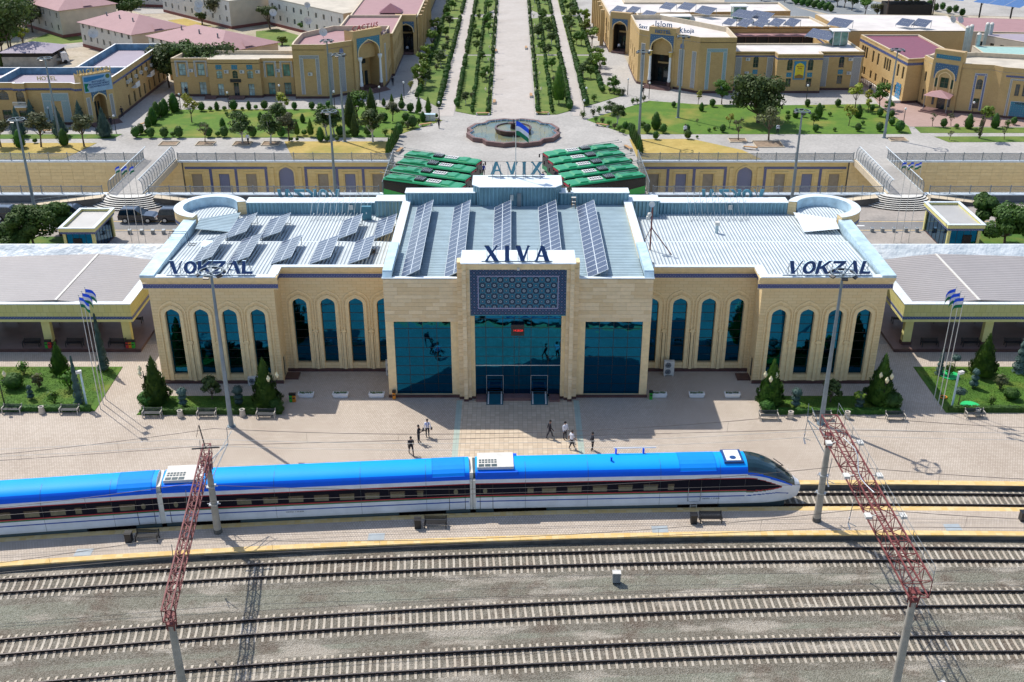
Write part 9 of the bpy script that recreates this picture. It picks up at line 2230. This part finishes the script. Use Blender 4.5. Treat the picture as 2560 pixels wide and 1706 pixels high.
q = b4(1610,1160); mb = MB(); mb.tube([(.33*math.cos(a), .28*math.sin(a), .1) for a in [6.283*k/16 for k in range(17)]], .05, 6, caps=False); o = mb.build('hose_coil', M.orange); o.location = (q[0],q[1],.02); tag(o, 'yellow coiled hose beside the right flagpoles', 'hose')
for fn, p, lb in ((b1,(800,1235),'slim blue-grey speaker post at the front of the left lawn'),(b4,(1690,1240),'slim blue-grey speaker post at the front of the right lawn')):
 q = fn(*p); t = thing('speaker_post', lb, 'post', (q[0],q[1],0)); TB('pole', 'flash', t, [(0,0,0),(0,0,3.6)], .1, 8, W=False); CB('loudspeaker', 'offwhite', t, -.1 if fn is b1 else .15,-.1,3.65,.5,.3,.25,rz=.4, W=False)
# round trees behind the kiosks
for fn, p, r_, h, lb in ((z5,(320,885),3.1,5.6,'dense round dark pine behind the left canopy'),(z5,(560,770),2.2,4.6,'smaller dense pine left of the left kiosk'),(z5,(90,930),2.7,3.6,'low dense pine at the left picture edge'),(z8,(2170,860),2.9,5.2,'dense pine with yellowish tips right of the right kiosk'),(z8,(1960,700),2.2,4.6,'darker dense pine behind the right kiosk'),(z8,(2400,860),3.0,4.6,'dense pine at the right picture edge')):
 q = fn(*p); tk, cr = tree_meshes(int(p[0])+7, M.f_thuja if fn is z8 else M.f_pine if 'f_pine' in M else M.f_thuja, r_, h, .2, h*.22, 6500, .17, .75, 12, .85); plant('pine_tree', lb, 'tree', [('trunk', tk), ('crown', cr)], (q[0],q[1],0), 1.0)
PP = None
for k, (x, y, s) in enumerate(((17.3,158.3,.8),(17.4,152.5,.8),(17.5,149.5,.8),(17.6,146.6,.8),(-17.6,156.5,.8),(-17.6,153.5,.8),(-17.7,150.8,.8),(-17.8,148.2,.8))):
 t = thing('potted_plant', 'potted shrub along the %s causeway screen, %s from the far end' % ('right' if x > 0 else 'left', NUM[k % 4]), 'potted plant', (x,y,NZ), 0, 'potted shrubs along the causeway'); LT('pot', 'terr', t, [(.3,0),(.4,.6),(.34,.6)], 0, 0, 10, W=False); obj('plant', SMALL[k % 3], t, (0,0,.45))
# fine turf on the near lawns
def turf(x0, x1, y0, y1, n, label, seed):
 rnd = random.Random(seed); mb = MB()
 for i in range(n):
  x, y = rnd.uniform(x0,x1), rnd.uniform(y0,y1); a = rnd.uniform(0,3.14); w = .035; h = rnd.uniform(.03,.06); dx, dy = w*math.cos(a), w*math.sin(a); lx, ly = rnd.uniform(-.04,.04), rnd.uniform(-.04,.04)
  mb.poly([(x-dx,y-dy,.045),(x+dx,y+dy,.045),(x+lx,y+ly,.05+h)])
 o = mb.build('grass', M.lawn_dark); o['kind'] = 'stuff'; o['label'] = label
turf(-56,-39.6,86.5,94.7,16000,'short grass of the left station lawn',1); turf(39.7,56,86.2,94.6,16000,'short grass of the right station lawn',2); turf(-34.2,-23.5,86.1,88.9,4500,'short grass of the left bed',3); turf(23.5,34.5,86.1,88.9,4500,'short grass of the right bed',4)

# PEOPLE
def person(label, loc, rz, top, pose='stand', pants='suit', group=None, bag=None, sleeves=True, head='hair', z=0.0):
 J = {}
 wl = pose == 'walk'; fl, bl = (.30, -.32) if wl else (.03, -.03)
 pel = (0,0,.93); chest = (.03 if wl else 0,0,1.30); neck = (.05 if wl else .0,0,1.50)
 pts = [pel, (.01,0,1.12), chest, neck, (neck[0]+.02,0,1.58), (neck[0]+.03,0,1.70)]; rad = [.155,.135,.175,.065,.075,.085]
 E_ = [(0,1),(1,2),(2,3),(3,4),(4,5)]
 def add(p, r, par): pts.append(p); rad.append(r); E_.append((par, len(pts)-1)); return len(pts)-1
 for s, fw in ((1, fl), (-1, bl)):
  h_ = add((0,s*.10,.88), .105, 0); k_ = add((fw*.55+(.06 if wl and fw > 0 else 0),s*.11,.49), .07, h_); lift = .05 if (wl and fw < 0) else 0
  a_ = add((fw,s*.11,.09+lift), .045, k_); add((fw+.17,s*.13,.035+lift*.4), .035, a_)
  sh = add((chest[0],s*.20,1.42), .07, 2)
  af = -fw*.7 if wl else .04
  if pose == 'hold': el = add((.12,s*.25,1.15), .05, sh); ha = add((.36,s*.10,1.28), .035, el)
  elif pose == 'cross' and s > 0: el = add((.10,.26,1.16), .05, sh); ha = add((.28,.02,1.2), .035, el)
  else: el = add((af*.4,s*.27,1.14), .05, sh); ha = add((af+.08,s*.28,.88), .035, el)
  add((pts[ha][0]+.05, pts[ha][1]*.97, pts[ha][2]-.08), .022, ha)
 me = bpy.data.meshes.new('body'); me.from_pydata(pts, E_, []); o = bpy.data.objects.new('tmp', me); COL.objects.link(o)
 md = o.modifiers.new('s', 'SKIN'); sv = me.skin_vertices[0].data
 for i, r_ in enumerate(rad): sv[i].radius = (r_, r_)
 sv[0].use_root = True; sb = o.modifiers.new('d', 'SUBSURF'); sb.levels = 2; sb.render_levels = 2
 dg = bpy.context.evaluated_depsgraph_get(); m2 = bpy.data.meshes.new_from_object(o.evaluated_get(dg)); bpy.data.objects.remove(o); bpy.data.meshes.remove(me)
 m2.materials.clear();
 for nm in (pants, top, 'skin', 'black'): m2.materials.append(M[nm])
 for p in m2.polygons:
  c = p.center; p.use_smooth = True
  if c.z > 1.51: k = 2
  elif c.z < .09: k = 3
  elif abs(c.y) > .2 and (c.z < (.90 if sleeves else 1.20)): k = 2
  elif c.z > (.86 if top == 'suit' else .96) or (abs(c.y) > .2 and c.z > .85): k = 1
  elif pose in ('hold', 'cross') and c.x > .2 and c.z > .95: k = 2
  else: k = 0
  p.material_index = k
 t = thing('person', label, 'person', (loc[0], loc[1], z), rz, group); obj('body', m2, t)
 mb = MB(); hx = neck[0]+.015; mb.lathe([(.098,1.69),(.105,1.74),(.09,1.80),(.05,1.835),(0,1.845)], hx, 0, 10); mb.add([(hx-.09,-.06,1.62),(hx-.09,.06,1.62),(hx-.1,.08,1.72),(hx-.1,-.08,1.72)], [(0,1,2,3)]); mb.bl('hair', M[head], t)
 CB('nose', 'skin', t, neck[0]+.115,0,1.66,.03,.02,.035, W=False)
 if bag == 'camera': mb = MB(); mb.cbox(.42,.02,1.30,.16,.16,.12); mb.tube([(.5,.02,1.3),(.62,.02,1.3)], .05, 8); mb.bl('camera', M.black, t)
 if bag == 'straps':
  mb = MB()
  for s in (-1, 1): mb.tube([(.16,s*.12,1.02),(.2,s*.11,1.25),(.05,s*.12,1.50),(-.17,-s*.02,1.25),(-.14,-s*.1,1.02)], .02, 5)
  mb.bl('harness', M.blueshirt, t); mb = MB(); mb.cbox(.05,-.36,.85,.14,.16,.22); mb.cbox(.05,.36,.85,.14,.16,.22); mb.bl('camera', M.black, t)
 return t
D = R
person('person in dark suit and tie walking towards the train, leftmost on the plaza', (-9.2,78.8), D(-70), 'suit', 'walk')
person('person in black holding a camera, between suited and white-shirted person', (-8.7,80.7), D(-10), 'suit', 'hold', bag='camera')
person('person in white shirt with dark camera harness', (-8.0,81.7), D(-80), 'shirt', 'stand', bag='straps')
person('person in dark grey suit striding right, at the shadow edge', (2.75,81.5), D(10), 'greysuit' if 'greysuit' in M else 'suit', 'walk')
person('person in white long-sleeved shirt with joined hands', (4.1,81.3), D(-50), 'shirt', 'stand')
person('person in white short-sleeved shirt walking away', (4.6,79.8), D(30), 'shirt', 'walk', sleeves=False)
person('person in black suit standing rightmost on the plaza', (6.4,79.5), D(195), 'suit', 'stand')
person('person in camouflage on the parapet beside a wooden step', (5.55,110.2), D(-90), 'camo', 'hold', 'camo', z=12.1)
t = thing('step_ladder', 'small wooden step ladder below the camouflaged person', 'ladder', (6.0,108.9,11.72)); mb = MB()
for s in (-.2, .2): mb.bar((6.0+s,108.7,11.72),(6.0+s*.7,109.3,12.7),.05); mb.bar((6.0+s,109.8,11.72),(6.0+s*.7,109.3,12.7),.05)
mb.build('leg', M.orange_wood, t); mb = MB(); mb.box(5.75,6.25,109.15,109.45,12.7,12.76)
for z in (12.0,12.35): mb.box(5.8,6.2,108.85,109.1,z,z+.04)
mb.build('tread', M.offwhite, t)
for fn, p, top, pose, rz, lb, z in ((a2,(1682,1180),'suit','walk',-100,'person in dark clothes walking on the round square',NZ+.03),(a1,(1715,890),'suit','stand',-90,'person in black before the left shop window',NZ+.02),(a1,(1130,1100),'suit','stand',-60,'person in dark clothes on the steps of the far left hotel',NZ+.5),(a1,(1025,1165),'suit','stand',-90,'person in dark clothes at the foot of the far left hotel steps',NZ),(a1,(80,1175),'suit','walk',0,'person in black walking before the far left hotel',NZ),(a1,(2283,1325),'shirt','walk',-90,'person in pale shirt beside the third tree pit',NZ+.02),(a2,(1258,790),'suit','stand',-90,'person in black right of the left octagonal portal',NZ),(a2,(1393,490),'shirt','stand',-90,'person in white under the arcade portal',NZ),(a2,(1340,460),'shirt','stand',-60,'person in pale clothes left in the arcade portal',NZ),(a3,(980,480),'shirt','walk',-90,'person in white at the far right portal',NZ+.3),(a3,(1200,880),'suit','walk',-90,'person in dark clothes before the right octagonal hotel',NZ),(a3,(1588,1240),'shirt','walk',-90,'person in white shirt walking on the right path',NZ+.02),(a4,(85,1235),'shirt','stand',-90,'person in pale shirt under the bare greyish tree',NZ+.02),(a4,(935,855),'suit','walk',90,'person in black on the red paving',NZ+.04),
 (z5,(0,0),'blueshirt','stand',0,None,0)):
 if lb is None: continue
 q = fn(*p); person(lb, q, D(rz), top, pose, z=z)
for x, y, lb in ((-4.75,153.9,'person in blue beside the farthest left trolleybus'),(-5.9,146.2,'person in blue before the second nearest left trolleybus'),(3.9,150.0,'person in blue before the right row of trolleybuses'),(4.7,147.6,'person in blue between two right trolleybuses')): person(lb, (x,y), D(-60), 'blueshirt', 'stand', z=NZ+.02)
